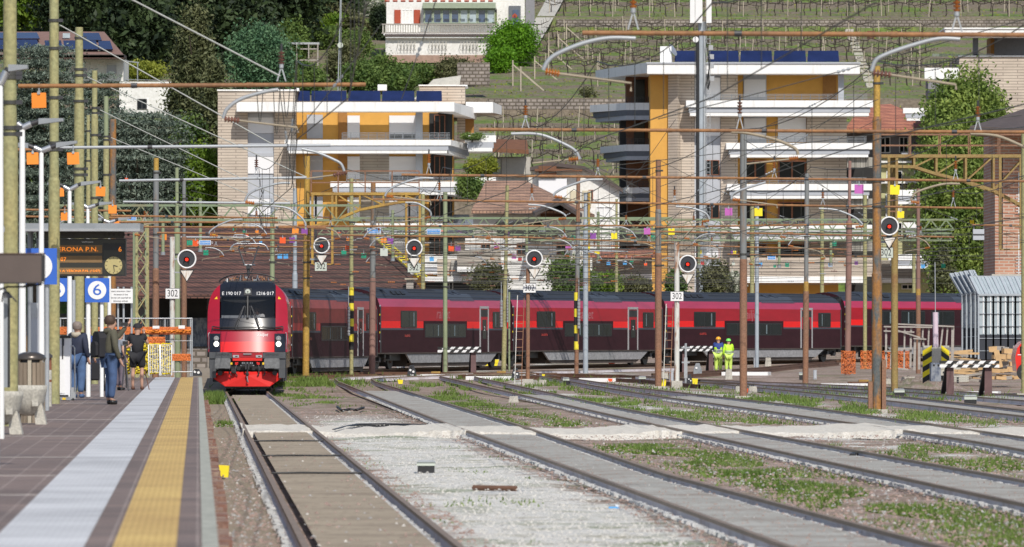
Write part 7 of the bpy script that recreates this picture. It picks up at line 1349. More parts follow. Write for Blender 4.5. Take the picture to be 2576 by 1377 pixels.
mb.build('housing', t); mb = MB(); mb.px(110, 601, 316, 695, Yd, .35, 'black'); mb.px(113, 604, 313, 612, Yd-.008, .01, 'display_dark'); mb.px(122, 612, 258, 692, Yd-.008, .01, 'display_dark'); mb.px(260, 630, 313, 692, Yd-.008, .01, 'clock_dark' if 'clock_dark' in MATS else 'display_dark'); mb.build('screen', t)
mb = MB(); mb.px(124, 617, 257, 637, Yd-.014, .005, 'amber_bar'); mb.px(124, 644, 257, 661, Yd-.014, .005, 'amber_bar'); mb.px(124, 674, 257, 690, Yd-.014, .005, 'amber_bar'); mb.build('text_row', t)
def led(s, x, y, px_, m='amber', al='LEFT', xs=1.0): c = W(x, y, Yd); mb = textmb(s, px_*Yd/F*1.35, m, lambda X_, z_, e: (c.x+X_*xs, Yd-.02, c.z+z_), align=al); mb.build('lettering', t)
led('VERONA P.N.', 134, 628, 11.5, xs=1.22); led('15:07', 134, 653, 10, xs=1.1); led('FERMA A: VERONA P.N. (15:07)', 126, 682, 6, xs=1.15); led('6', 302, 628, 13, al='CENTER'); led('Treno', 120, 609, 4, 'sign_white'); led('Destinazione', 206, 609, 4, 'sign_white')
mb = MB(); c = W(285.6, 668, Yd-.02); mb.disc(c, 22*Yd/F, 'clock_face', n=32, t=.02)
for i in range(12): a = i*math.pi/6; p = c+Vector((math.sin(a)*.165, -.012, math.cos(a)*.165)); mb.cbox(p, (.012, .004, .03), 'black', Matrix.Rotation(a, 3, 'Y'))
mb.bar(c+Vector((0, -.014, 0)), c+Vector((.09, -.014, -.025)), .004, .018, 'black'); mb.bar(c+Vector((0, -.016, 0)), c+Vector((.02, -.016, -.14)), .004, .014, 'black'); mb.build('clock', t)
for x in (76, 98): mb = MB(); a = W(x, 582, Yd+.3); mb.cyl((a.x, a.y, PZ), a, .06, 'steel_grey', n=10); mb.build('post', t)
def numsign(label, x0, y0, x1, y1, Y, s, post, circ=True):
    k = Y/F; t = thing('platform_sign', label, 'sign', W((x0+x1)/2, y1, Y)); mb = MB(); mb.px(x0, y0, x1, y1, Y, .06, 'sign_blue'); mb.build('panel', t); c = W((x0+x1)/2, (y0+y1)/2, Y); mb = MB(); mb.disc((c.x, Y-.005, c.z), (x1-x0)*k*.375, 'sign_white', n=36, t=.01); mb.build('white_disc', t)
    if s: textmb(s, (y1-y0)*k*.66, 'sign_blue', lambda X_, z_, e: (c.x+X_*1.25, Y-.014, c.z+z_)).build('number', t)
    for x, m, w_ in post: a = W(x, y0+5, Y+.1); mb = MB(); mb.cyl((a.x, a.y, PZ), a, w_*k/2, m, n=12); mb.build('post', t)
    return t
numsign('blue platform sign with a white 6, below the departure board', 213.5, 700, 275, 761, 151, '6', ((222, 'white_paint', 12), (256, 'white_paint', 10)))
numsign('blue platform sign with a white 5, partly hidden by an olive mast', 118, 700, 170, 759, 160, '5', ((185, 'galv', 10),)); numsign('large blue square sign with a white disc behind the brown board back', 52, 625, 143, 716, 123, '', ((118, 'galv', 12),))
t = thing('notice_board', 'white bilingual warning notice on thin grey poles near the fence', 'notice board', P(300, 952)); mb = MB(); mb.px(275, 727, 334, 763, 209, .04, 'sign_white'); mb.build('panel', t); mb = MB()
for i, (s, x) in enumerate((('vietato attraversare i binari', .9), ('oltrepassare la linea', .6), ('Betreten sich ausserhalb der', .95), ('Bahnsteige verboten', .55))): c = W(304, 733+i*8.2, 209); textmb(s, .078, 'black', lambda X_, z_, e: (c.x+X_*.75, 208.99, c.z+z_), mb)
mb.build('lettering', t)
for x in (297, 311, 331): mb = MB(); a = W(x, 722, 209.2); mb.cyl((a.x, a.y, PZ-.5), a, .035, 'galv'); mb.build('pole', t)
t = thing('information_board', 'brown board seen from the back at the left edge, nearest to the camera', 'information board', (W(30, 0, 70).x, 70, PZ)); mb = MB(); mb.px(-30, 640, 104, 711, 70, .12, 'board_brown'); mb.px(104, 641, 112, 709, 70.0, .10, 'black'); mb.px(-30, 637, 112, 640, 69.99, .13, 'wood_dark'); mb.px(-30, 711, 110, 714, 69.98, .14, 'black'); mb.build('panel', t)
mb = MB(); mb.tube(ptsW([(-20, 735), (20, 722), (60, 722), (105, 716)], 70.1), .012, 'black'); mb.tube(ptsW([(5, 760), (8, 738), (20, 735), (42, 760)], 70.1), .010, 'black'); mb.tube(ptsW([(60, 722), (72, 716), (90, 714)], 70.1), .016, 'black'); mb.build('bracket', t); mb = MB(); a = W(-12, 714, 70.2); mb.cyl((a.x, a.y, PZ), a, .05, 'steel_grey'); mb.build('post', t)
t = thing('timetable_panel', 'tall dark grey panel with a hooded lamp at the left edge of the platform', 'panel', (W(8, 0, 92).x, 92, PZ)); mb = MB(); mb.px(-14, 750, 19, 975, 92, .2, 'steel_grey'); mb.px(19, 748, 23, 975, 92.02, .18, 'black'); mb.build('panel', t); mb = MB(); mb.lathe([(.11, 0), (.09, .04), (.03, .09), (.02, .13)], W(12, 750, 91.8), 'black', 12); mb.build('lamp_hood', t)
# white lamp posts with twin arms
def lamp(label, x, ytop, arms, w_=12):
    Y = F*(5.6-H)/(HY-ytop); k = Y/F; X = (x-CX)*k; t = thing('lamp_post', label, 'lamp post', (X, Y, PZ)); mb = MB(); mb.cyl((X, Y, PZ), (X, Y, 5.6), w_*k*.62, 'white_paint', r2=w_*k*.40, n=12); mb.build('pole', t)
    for (ax, ay), (lx0, ly0, lx1, ly1) in arms:
        mb = MB(); mb.tube([W(x, ytop+2, Y), W(ax, ay, Y)], .055, 'alu', n=8); mb.build('arm', t); mb = MB(); a, c = W(lx0, ly0, Y), W(lx1, ly1, Y); mb.cyl(W(ax, ay, Y), a, .045, DK, n=8); d = c-a; mb.add([a+Vector((0, -.12, .05)), a+Vector((0, .12, .05)), c+Vector((0, .10, .02)), c+Vector((0, -.10, .02)), a+Vector((0, -.12, -.05)), a+Vector((0, .12, -.05)), c+Vector((0, .10, -.03)), c+Vector((0, -.10, -.03))], [(0, 3, 2, 1), (4, 5, 6, 7), (0, 4, 7, 3), (1, 2, 6, 5), (0, 1, 5, 4), (3, 7, 6, 2)], 'steel_grey'); mb.build('lamp_head', t)
lamp('white lamp post with twin lamps, second from the left edge', 56, 320, (((43, 311), (36, 309, -8, 304)), ((78, 312), (98, 306, 160, 301))), 17); lamp('white lamp post with twin lamps, third from the left edge', 104, 378, (((86, 372), (72, 367, 20, 362)), ((128, 371), (142, 366, 194, 357))), 14); lamp('white lamp post left of the sign with the 6', 175, 476, (((160, 470), (150, 465, 120, 462)), ((196, 466), (204, 463, 252, 457))), 12)
lamp('white lamp post behind the departure board', 221, 521, (((210, 517), (204, 514, 178, 512)), ((240, 517), (250, 513, 282, 510))), 10); lamp('farthest white lamp post, beside the notice board', 275, 558, (((262, 555), (256, 552, 240, 550)), ((290, 555), (298, 552, 326, 549))), 9); lamp('white lamp post cut by the left edge', 1, 210, (((-12, 202), (-20, 199, -60, 195)), ((16, 180), (22, 172, 70, 168))), 16)
t = thing('concrete_pillar', 'weathered grey concrete pillar behind the slatted bin', 'pillar', P(86, 1012)); mb = MB(); mb.px(77, 762, 96, 1012, 138, .3, 'panel_grey'); mb.px(77.5, 762, 95.5, 800, 137.99, .02, 'galv'); mb.build('pillar', t)
t = thing('platform_speaker', 'small round mirror rim at the far left edge', 'mirror', W(-4, 595, 90)); mb = MB(); c = W(-3, 578, 90); mb.disc(c, .085, 'alu', n=24, t=.04); mb.disc(c+Vector((0, -.025, 0)), .065, 'black', n=24); mb.build('rim', t)
# concrete bowls
def bowl(label, x, yb, hw, ytop):
    p = P(x, yb); k = p.y/F; R_ = hw*k; zt = H-(ytop-HY)*k-PZ; t = thing('concrete_planter', label, 'planter', p); mb = MB(); hb = zt-.12
    mb.lathe([(R_*.25, .14), (R_*.6, .18), (R_*.86, .14+hb*.45), (R_*.98, .14+hb*.8), (R_, zt), (R_*.88, zt), (R_*.84, zt-.06), (0, zt-.10)], (0, 0, 0), 'concrete', 28); mb.build('bowl', t, local=True)
    for sg in (-1, 1): mb = MB(); mb.prism([(sg*R_*.35, .32), (sg*R_*.75, .34), (sg*R_*.98, 0), (sg*R_*.42, 0)][::sg], 'xz', -.14, .14, 'concrete'); mb.build('foot', t, local=True)
    mb = MB(); mb.cbox((R_*.45, -R_*.86, zt*.55), (.10, .10, .10), 'concrete'); mb.build('lug', t, local=True)
bowl('pale concrete bowl planter at the left edge, nearest to the camera', 2, 1093, 57, 985); bowl('pale concrete bowl planter behind the nearest one', 70, 1068, 49, 970); bowl('small concrete bowl planter farther back by the white cabinet', 134, 1015, 17, 932)
def sbin(label, x, yb, hw, ydome, yslat):
    p = P(x, yb); k = p.y/F; R_ = hw*k; t = thing('litter_bin', label, 'litter bin', p); zt = H-(ydome-HY)*k-PZ; zs_ = H-(yslat-HY)*k-PZ; mb = MB(); mb.lathe([(R_*.82, 0), (R_*.82, zs_+.03)], (0, 0, 0), 'black', 20); mb.build('liner', t, local=True); mb = MB()
    for i in range(20): a = i*math.pi/10; mb.cbox((R_*.9*math.cos(a), R_*.9*math.sin(a), zs_/2-(.05 if i % 3 else 0)), (.03, R_*.24, zs_), 'slat_wood' if i % 5 else 'beige_cloth', Matrix.Rotation(a, 3, 'Z'))
    mb.build('slats', t, local=True); mb = MB(); mb.lathe([(R_*1.02, zs_), (R_*1.04, zs_+.03), (R_*.9, zs_+(zt-zs_)*.6), (R_*.5, zt-.01), (0, zt)], (0, 0, 0), 'dome', 24); mb.build('dome', t, local=True)
sbin('wooden slatted litter bin with a dark metal dome lid', 77, 1064, 38, 885, 905)
t = thing('litter_bin', 'concrete cylinder bin with a brown domed lid behind the slatted bin', 'litter bin', P(120, 1023)); mb = MB(); R_ = 10*P(120, 1023).y/F; mb.lathe([(R_*1.05, 0), (R_, .1), (R_, .72), (R_*.9, .75)], (0, 0, 0), 'concrete', 20); mb.build('body', t, local=True); mb = MB(); mb.lathe([(R_*1.01, .50), (R_*1.01, .55)], (0, 0, 0), 'brown_frame', 20); mb.build('band', t, local=True); mb = MB(); mb.cyl((.05, 0, .75), (.05, 0, 1.0), .03, 'brown_frame'); mb.lathe([(R_*1.3, 1.0), (R_*1.2, 1.05), (0, 1.12)], (0, 0, 0), 'dome', 20); mb.build('lid', t, local=True)
pc = P(163, 1008); t = thing('wheelchair_lift', 'white aluminium wheelchair lift cabinet on small wheels', 'wheelchair lift', pc); Yc = pc.y; mb = MB(); mb.px(144, 848, 176, 998, Yc, .5, 'blind_white'); mb.px(143, 845, 177, 851, Yc-.02, .54, 'black'); mb.px(149, 870, 163, 990, Yc-.01, .02, 'sign_white'); mb.px(156, 851, 159, 903, Yc-.03, .02, 'black'); mb.px(158, 852, 161, 870, Yc-.03, .02, 'navy'); mb.build('cabinet', t)
mb = MB(); mb.px(143, 998, 178, 1007, Yc-.02, .5, 'alu'); mb.px(150, 994, 172, 998, Yc-.04, .2, 'black'); mb.px(157, 1001, 165, 1006, Yc-.05, .03, 'warn_yellow'); mb.build('base', t); mb = MB(); mb.tube(ptsW([(178, 872), (184, 870), (188, 876), (188, 985)], Yc), .016, 'alu'); mb.px(178, 975, 190, 1004, Yc, .1, 'alu'); mb.build('handle', t)
for x in (150, 184): mb = MB(); c = W(x, 1006, Yc); mb.cyl((c.x-.02, c.y, PZ+.03), (c.x+.02, c.y, PZ+.03), .03, 'black', n=10); mb.build('wheel', t)
# fence at the platform end
def net(name, label, x0, y0, x1, y1, Y, m, nx, ny, r=.012, parent=None, seed=1, wob=.05):
    rr = random.Random(seed); a, c = W(x0, y1, Y), W(x1, y0, Y); G_ = [[Vector((a.x+(c.x-a.x)*i/nx, Y+rr.uniform(-wob, wob), a.z+(c.z-a.z)*j/ny+rr.uniform(-wob, wob)*.3)) for i in range(nx+1)] for j in range(ny+1)]; mb = MB()
    for j in range(ny+1): mb.tube(G_[j], r, m, n=3)
    for i in range(nx+1): mb.tube([G_[j][i] for j in range(ny+1)], r*.8, m, n=3)
    if parent is not None: return mb.build(name, parent)
    return tag(mb.build(name), label, 'safety net')
t = thing('site_fence', 'temporary galvanised fence with orange net strips across the platform end', 'fence', W(330, 945, 212)); mb = MB()
for y in (801.5, 936, 858): mb.cyl(W(150, y, 212), W(484, y, 212), .022 if y != 858 else .010, 'alu', n=8)
for x in (152, 236, 330, 415, 479, 483): mb.cyl(W(x, 801, 212.02), W(x, 946, 212.02), .025, 'galv', n=8)
for x in range(160, 480, 9): mb.cyl(W(x, 802, 212.03), W(x, 936, 212.03), .004, 'galv', n=3, caps=False)
mb.build('frame', t); net('orange_net', None, 150, 824, 480, 841, 211.9, 'net_orange', 110, 6, .018, t, 1, .012); net('orange_net', None, 368, 849, 415, 864, 211.85, 'net_orange', 18, 6, .018, t, 2, .012); net('orange_net', None, 429, 892, 479, 907, 211.9, 'net_orange', 20, 6, .018, t, 3, .012); net('yellow_band', None, 360, 832, 480, 836, 211.8, 'f_orange', 20, 2, .02, t, 4)
mb = MB(); mb.px(384, 820, 401, 827, 211.7, .02, 'sign_white'); mb.px(449, 819, 465, 827, 211.7, .02, 'sign_white'); mb.build('notice', t)
for i, (x0, x1, y0) in enumerate(((313, 340, 868), (341, 372, 866), (374, 402, 866), (404, 432, 866))):
    mb = MB(); n_ = 14
    net_o = net('yellow_net', f'{["leftmost","second","third","rightmost"][i]} roll of yellow safety netting stacked before the site fence', x0, y0, x1, 940, 209.5+i*.25, 'net_yellow', 9, 20, .024, None, 10+i, .10)
for i, x in enumerate((374, 404)): t = thing('crowd_barrier', ('left' if i == 0 else 'right')+' white crowd barrier among the yellow netting', 'barrier', W(x+12, 945, 208.8)); mb = MB(); mb.tube(ptsW([(x, 945, ), (x, 868), (x+27, 868), (x+27, 945)], 208.8), .025, 'sign_white', n=6); mb.build('frame', t); mb = MB(); [mb.cyl(W(x+4.5*q, 868, 208.8), W(x+4.5*q, 938, 208.8), .010, 'sign_white', n=4) for q in range(1, 6)]; mb.build('bar', t)
# ================= yard equipment =================
def bufferstop(label, x0, x1, y0, y1, Y, posts, yb, tilt=0):
    t = thing('buffer_stop', label, 'buffer stop', W((x0+x1)/2, yb, Y)); k = Y/F
    for j, (ya, yc) in enumerate(((y0, y0+(y1-y0)*.44), (y0+(y1-y0)*.56, y1))):
        mb = MB(); n = 11; a, c = W(x0, yc, Y), W(x1, ya, Y)
        for i in range(n): q0 = a.x+(c.x-a.x)*i/n; q1 = a.x+(c.x-a.x)*(i+1)/n; sl = .12*(1 if i else 0); mb.prism([(q0, a.z), (q1, a.z), (q1+(.10 if i < n-1 else 0), c.z), (q0+(.10 if i else 0), c.z)], 'xz', Y, Y+.12, 'sign_white' if (i+j) % 2 else 'black_paint')
        mb.build('beam', t)
    for x, w_ in posts:
        X = (x-CX)*k; z0 = min(GZ(Y), W(0, yb, Y).z); z1 = W(0, y1, Y).z; hw = w_*k/2; mb = MB()
        mb.prism([(X-hw*1.15, z0), (X+hw*1.15, z0), (X+hw, z1+.25), (X-hw, z1+.25)], 'xz', Y+.13, Y+.28, 'wood_purple'); mb.bar((X-hw*.8, Y+.2, z1), (X-hw*1.5, Y+1.6, z0), .16, .14, 'black'); mb.build('post', t)
M('wood_purple', (.13,.075,.075), .8, .15, 3)
bufferstop('black and white buffer stop between the green mast and the coach gap', 1101, 1210, 873, 887, 299, ((1120, 12), (1191, 12)), 939); bufferstop('black and white buffer stop beside the two workers', 1706, 1799, 871, 884, 305, ((1722, 10), (1789, 10)), 935); bufferstop('large black and white buffer stop at the right edge', 2364, 2514, 908, 925, 226, ((2391, 17), (2487, 17)), 984)
def dwarf(label, x, yb, w_, h_, num=None, m='signal_black', lens=2, flip=False):
    p = G(x, yb); k = p.y/F; t = thing('dwarf_signal', label, 'dwarf signal', p); W_ = w_*k; Hh = h_*k; mb = MB()
    mb.prism([(-W_/2, 0), (W_/2, 0), (W_/2, Hh*.45), (W_*.35, Hh*.72), (W_*.22, Hh), (-W_*.22, Hh), (-W_*.42, Hh*.62), (-W_/2, Hh*.4)], 'xz', -.12, .12, m); mb.build('case', t, local=True)
    for i, (lx, lz) in enumerate(((-.16, .62), (.18, .50), (-.05, .85))[:lens+1]): mb = MB(); mb.disc((lx*W_, -.14, lz*Hh), W_*.13, 'sign_white' if i < 2 else 'black', n=16, t=.03); mb.lathe([(W_*.16, 0)], (0, 0, 0), 'black', 4) if 0 else None; mb.build('lens', t, local=True)
    if num: textmb(num, Hh*.30, 'sign_white', lambda X_, z_, e: (X_, -.125, Hh*.2+z_)).build('number', t, local=True)
dwarf('dark dwarf signal at the foot of the thick yellow mast', 798, 943, 25, 34); dwarf('dark dwarf signal numbered 28 in front of the second coach', 1036, 952, 22, 33, '28'); dwarf('dark dwarf signal numbered 31 left of the rusty signal post', 1297, 957, 20, 31, '31'); dwarf('dark dwarf signal with one round lens beside the grey lever post', 1735, 974, 14, 32, lens=1); dwarf('grey dwarf signal seen from behind near the workers', 1755, 946, 21, 32, lens=0, m='steel_grey'); dwarf('low black dwarf signal beyond the platform end', 495, 946, 26, 17)
def prop(name, label, cat, x, yb, fn, group=None):
    p = G(x, yb); t = thing(name, label, cat, p, group=group); fn(t, p.y/F); return t
def ybox(w_, h_, m='f_yellow', lid=True):
    def f(t, k): mb = MB(); mb.prism([(-w_*k/2*.6, .03), (w_*k/2*.8, .03), (w_*k/2, h_*k), (-w_*k/2, h_*k*1.05)], 'xz', -.08, .08, m); mb.build('block', t, local=True); mb = MB(); mb.cyl((0, 0, -.05), (0, 0, .02), .05, 'steel_grey'); mb.build('peg', t, local=True)
    return f
for lb, x, y, w_, h_, m in (('yellow marker block beside the near track at the platform wall', 564, 1206, 26, 34, 'f_yellow'), ('yellow marker block left of the rusty white signal post', 1667, 974, 18, 18, 'f_yellow'), ('yellow marker block right of the grey lever post', 1747, 973, 17, 20, 'f_yellow'), ('yellow lump beside the buffer stop of the second coach', 1233, 922, 45, 17, 'f_yellow'), ('small yellow marker beside the number 28 dwarf signal', 1007, 968, 14, 12, 'f_yellow'), ('small yellow marker near the concrete blocks at the middle mast', 1367, 951, 8, 9, 'f_yellow'), ('red marker block in front of the third coach', 1538, 921, 18, 12, 'f_red'), ('red marker block at the rusty mast foot left of the workers', 1535, 962, 12, 9, 'f_red'), ('pink marker at the foot of the big rusty grey mast', 1880, 990, 9, 12, 'f_red'), ('pink marker block beside the right buffer stop', 2487, 996, 16, 13, 'f_red')):
    prop('marker_block', lb, 'marker', x, y, ybox(w_, h_, m))
def lever(w_, h_):
    def f(t, k):
        mb = MB(); mb.box(-w_*k/2, -.15, .06+h_*k*.62, w_*k/2, .15, .06+h_*k, 'f_lightgrey'); mb.prism([(-w_*k/2*1.05, .06+h_*k), (w_*k/2*1.05, .06+h_*k), (w_*k/2*.8, .06+h_*k*1.15), (-w_*k/2*.8, .06+h_*k*1.15)], 'xz', -.17, .17, 'galv'); mb.build('cover', t, local=True); mb = MB(); mb.box(-w_*k*.46, -.14, -.05, w_*k*.46, .14, .06+h_*k*.62, 'black'); mb.build('case', t, local=True)
    return f
for lb, x, y, w_, h_ in (('grey topped black junction box lying in the white gravel', 1072, 1196, 46, 24), ('grey trackside box in front of the fifth track near the big mast', 2262, 1003, 26, 18), ('grey trackside box right of the big mast', 2441, 1024, 32, 22), ('grey trackside lamp box behind the fourth mast', 2019, 956, 18, 14), ('pale trackside box left of the pink mast foot', 1480, 1050, 1, 1), ('pale box between the rails left of the middle rusty mast', 1616, 966, 18, 14), ('pale box beside the dark banded mast foot', 1424, 970, 16, 14)):
    if w_ > 2: prop('junction_box', lb, 'junction box', x, y, lever(w_, h_))
def conc(w_, h_, d=.5, m='concrete'):
    def f(t, k): mb = MB(); mb.prism([(-w_*k/2, 0), (w_*k/2, 0), (w_*k/2*.8, h_*k), (-w_*k/2*.75, h_*k)], 'xz', -d/2, d/2, m); mb.build('block', t, local=True); mb = MB(); mb.tube([(-.04, 0, h_*k), (-.04, 0, h_*k+.06), (.04, 0, h_*k+.06), (.04, 0, h_*k)], .01, 'dark_metal', n=4); mb.build('lifting_eye', t, local=True)
    return f
for i, (lb, x, y, w_, h_) in enumerate((('small concrete block at the left of the thick rusty grey mast foot', 1856, 989, 14, 17), ('concrete block right of the thick rusty grey mast foot', 1893, 990, 24, 18), ('upright concrete stub in front of the siding rails', 1833, 955, 18, 26), ('concrete stub behind the fourth coach mast', 1932, 922, 16, 22), ('wide low concrete block in front of the orange netting', 2285, 968, 40, 20), ('small round concrete lump left of the wide block', 2230, 967, 22, 14), ('concrete block at the middle signal post', 1365, 968, 22, 12), ('concrete block by the rusty mast left of the workers', 1672, 962, 20, 26), ('pale stone beside the second track', 1292, 1013, 26, 16))):
    prop('concrete_block', lb, 'concrete block', x, y, conc(w_, h_))
# grey cabinets and lever posts
def cab(w_, h_, n=1):
    def f(t, k):
        for i in range(n): mb = MB(); x0 = (-w_/2+i*w_/n)*k; mb.box(x0, -.15, 0, x0+w_/n*k-.03, .15, h_*k, 'galv'); mb.box(x0+.03, -.165, h_*k*.1, x0+w_/n*k-.06, -.151, h_*k*.9, 'panel_grey'); mb.build('cabinet', t, local=True)
    return f
prop('relay_cabinets', 'three narrow grey relay cabinets in front of the second coach', 'cabinet', 1009, 932, cab(22, 30, 3)); prop('relay_cabinet', 'small grey cabinet left of the rusty white signal post', 'cabinet', 1690, 970, cab(12, 38)); prop('relay_cabinet', 'small white grey cabinet behind the fourth track mast', 'cabinet', 2051, 955, cab(10, 24)); prop('relay_cabinet', 'white cabinet at the foot of the pale grey mast by the workers', 'cabinet', 1903, 926, cab(14, 26))
def leverpost(t, k): mb = MB(); mb.cyl((0, 0, 0), (0, 0, 110*k), .05, 'galv', n=10); mb.build('post', t, local=True); mb = MB(); mb.box(-.16, -.04, 60*k, .16, .04, 64*k, 'galv'); mb.box(-.17, -.04, 97*k, .17, .04, 101*k, 'galv'); mb.box(-.07, -.05, 22*k, .07, .05, 74*k, 'galv'); mb.build('arms', t, local=True)
prop('lever_post', 'pale grey post with two cross arms left of the workers', 'post', 1725, 974, leverpost); prop('lever_post', 'thin rusty white post at the yellow mast foot', 'post', 759, 945, leverpost)
for lb, x, y in (('white painted timber between the turnout rails near the middle mast', 1235, 956), ('white painted timber left of the big grey mast', 2130, 975), ('white painted timber in front of the concrete stub', 1875, 945), ('white painted timber at the right buffer stop', 2440, 996), ('white painted timber right of the dark banded mast', 1520, 961), ('white painted timber beside the number 28 signal', 1120, 951)):
    p = G(x, y); mb = MB(); mb.prism([(p.x-1.1, p.y-.6), (p.x+1.0, p.y-.5), (p.x+1.2, p.y+.7), (p.x-1.0, p.y+.6)], 'xy', p.z, p.z+.16, 'sign_white'); tag(mb.build('painted_timber'), lb, 'timber')
for lb, x, y in (('rusty point motor housing in front of the second coach', 1085, 950), ('rusty point motor housing left of the middle signal', 1250, 949), ('rusty point motor housing beside the fifth track', 2160, 972)):
    prop('point_motor', lb, 'point motor', x, y, lambda t, k: (MB().cbox((0, 0, .10), (.9, .5, .18), 'rail_rusty').build('case', t, local=True), MB().cbox((.2, 0, .22), (.4, .35, .10), 'mast_yellow').build('cover', t, local=True)))
# black hoses and scraps on the gravel
for lb, pts, r, m in (('thick black hose lying bent across the white gravel', [(838, 1092), (870, 1083), (900, 1077), (960, 1076), (1040, 1078), (1100, 1080)], .045, 'black'), ('second black hose beside the bent hose', [(842, 1097), (880, 1087), (930, 1082), (990, 1082)], .035, 'black'), ('short curled black hose on the gravel', [(848, 1030), (860, 1040), (880, 1036), (895, 1038), (915, 1032)], .04, 'black'), ('rusty red iron bar lying in the white gravel', [(1192, 1240), (1240, 1241), (1298, 1242)], .045, 'rail_rusty'), ('small dark bird like lump between the rails of the third track', [(2143, 1160), (2150, 1156), (2156, 1158)], .07, 'black')):
    tag(MB().tube([G(x, y)+Vector((0, 0, .07)) for x, y in pts], r, m).build('hose' if 'hose' in lb else ('iron_bar' if 'bar' in lb else 'lump')), lb, 'hose' if 'hose' in lb else 'scrap')
t = thing('litter', 'small cyan scrap of plastic beside the second track', 'litter', G(1545, 1283)); MB().cbox((0, 0, .03), (.14, .16, .02), 'f_blue').build('scrap', t, local=True); MB().cbox((.04, .03, .05), (.05, .1, .02), 'sign_white', Matrix.Rotation(.4, 3, 'Y')).build('fold', t, local=True)
# timber frame, netting, concrete base, lumber, glass barrier, van at the right
Yf = 262; t = thing('timber_frame', 'grey weathered timber frame beside the concrete base with chevrons', 'timber frame', W(2300, 950, Yf)); PN_ = [(2229, 823, 2229, 925, 5), (2245, 812, 2242, 922, 6), (2276, 820, 2274, 930, 4), (2292, 822, 2290, 925, 5), (2322, 822, 2320, 860, 4), (2337, 822, 2335, 870, 4), (2372, 822, 2366, 874, 4), (2384, 822, 2380, 874, 4), (2397, 820, 2395, 940, 7), (2302, 850, 2300, 932, 6), (2312, 850, 2312, 930, 6), (2322, 850, 2326, 930, 5)]
for x0, y0, x1, y1, w_ in PN_: MB().bar(W(x0, y0, Yf), W(x1, y1, Yf), .09, w_*Yf/F, 'wood_old').build('upright', t)
for x0, y0, x1, y1, w_ in ((2243, 815, 2400, 822, 6), (2223, 822, 2345, 824, 6), (2223, 833, 2300, 836, 6), (2246, 828, 2315, 850, 7), (2225, 884, 2242, 884, 6), (2240, 878, 2295, 878, 7), (2238, 925, 2285, 930, 9), (2298, 852, 2330, 854, 8)): MB().bar(W(x0, y0, Yf-.1), W(x1, y1, Yf-.1), w_*Yf/F, .06, 'wood_old').build('board', t)
net('orange_net', 'orange safety netting behind the timber frame', 2165, 884, 2288, 928, 268, 'net_orange', 60, 14, .016, None, 31, .05); net('orange_net', 'orange safety netting around the pinkish mast foot', 2116, 884, 2152, 940, 284, 'net_orange', 22, 16, .016, None, 32, .06)
Yb = 246; t = thing('crash_block', 'concrete base with yellow and black chevrons carrying a pale pink pole', 'concrete base', W(2356, 955, Yb)); mb = MB(); mb.px(2344, 874, 2368, 960, Yb, .9, 'concrete'); mb.build('block', t)
for s_, xa, xb in ((-1, 2322, 2344), (1, 2368, 2389)):
    a, c = W(xa, 958, Yb), W(xb, 876, Yb); n = 6; mb = MB()
    for i in range(n): z0 = a.z+(c.z-a.z)*i/n; z1 = a.z+(c.z-a.z)*(i+1)/n; dz = .22*(1 if s_ < 0 else -1); mb.add([(a.x, Yb-.02+.3*(s_ < 0), z0-dz*.5), (c.x, Yb-.02+.3*(s_ > 0), z0+dz*.5), (c.x, Yb-.02+.3*(s_ > 0), z1+dz*.5), (a.x, Yb-.02+.3*(s_ < 0), z1-dz*.5)], [(0, 1, 2, 3)], 'f_yellow' if i % 2 else 'black_paint')
    mb.px(xa+1, 870, xb-1, 958, Yb+.32, .5, 'concrete'); mb.build('chevron_face', t)
M('pole_pink', (.62,.50,.58), .5, .04); mb = MB(); mb.cyl(W(2354, 875, Yb+.3), W(2353, 786, Yb+.3), 7*Yb/F, 'pole_pink', n=14); mb.build('pole', t); mb = MB(); mb.cyl(W(2353, 786, Yb+.3), W(2352, 660, Yb+.3), .02, 'galv', n=5); mb.build('whip', t)
for i, (x0, y0, x1, y1, d) in enumerate(((2342, 913, 2367, 960, .8), (2367, 915, 2417, 930, .6), (2367, 931, 2400, 945, .6), (2390, 945, 2437, 950.5, .7), (2390, 951, 2437, 956, .7), (2390, 956.5, 2437, 961, .7))):
    t = thing('hollow_block', ['tall blackish hollow concrete block', 'upper grey hollow block row', 'second grey hollow block row', 'top of the three flat grey slabs', 'middle of the three flat grey slabs', 'lowest of the three flat grey slabs'][i]+' behind the right buffer stop', 'concrete block', W(x0, y1, 240)); mb = MB(); mb.px(x0, y0, x1, y1, 240, d, 'concrete' if i else 'graffiti'); mb.build('block', t); mb = MB(); [mb.px(x0+5+q*12, y0+4, x0+10+q*12, y0+8, 239.98, .03, 'black') for q in range(2)]; mb.build('hole', t)
r8 = random.Random(5)
LUM = []
for i in range(46):
    x = r8.uniform(2490, 2560); y = r8.uniform(0, 1); yy = 955-18*r8.randrange(0, 5)*r8.uniform(.9, 1.05); LUM.append((x, yy, r8.uniform(14, 34), r8.uniform(7, 13)))
for i, (x, yy, L_, h_) in enumerate(LUM):
    Y = 262+r8.uniform(-2, 2)*.9; mb = MB(); c = W(x, yy-h_/2, Y); mb.cbox(c, (L_*Y/F, .25, h_*Y/F), 'lumber' if r8.random() < .75 else 'wood_old', Matrix.Rotation(r8.uniform(-.12, .12), 3, 'Y') @ Matrix.Rotation(r8.uniform(-.4, .4), 3, 'Z')); tag(mb.build('sawn_timber'), 'short sawn beam in the heap of pale lumber at the right', 'beam', 'beams heaped behind the right buffer stop')
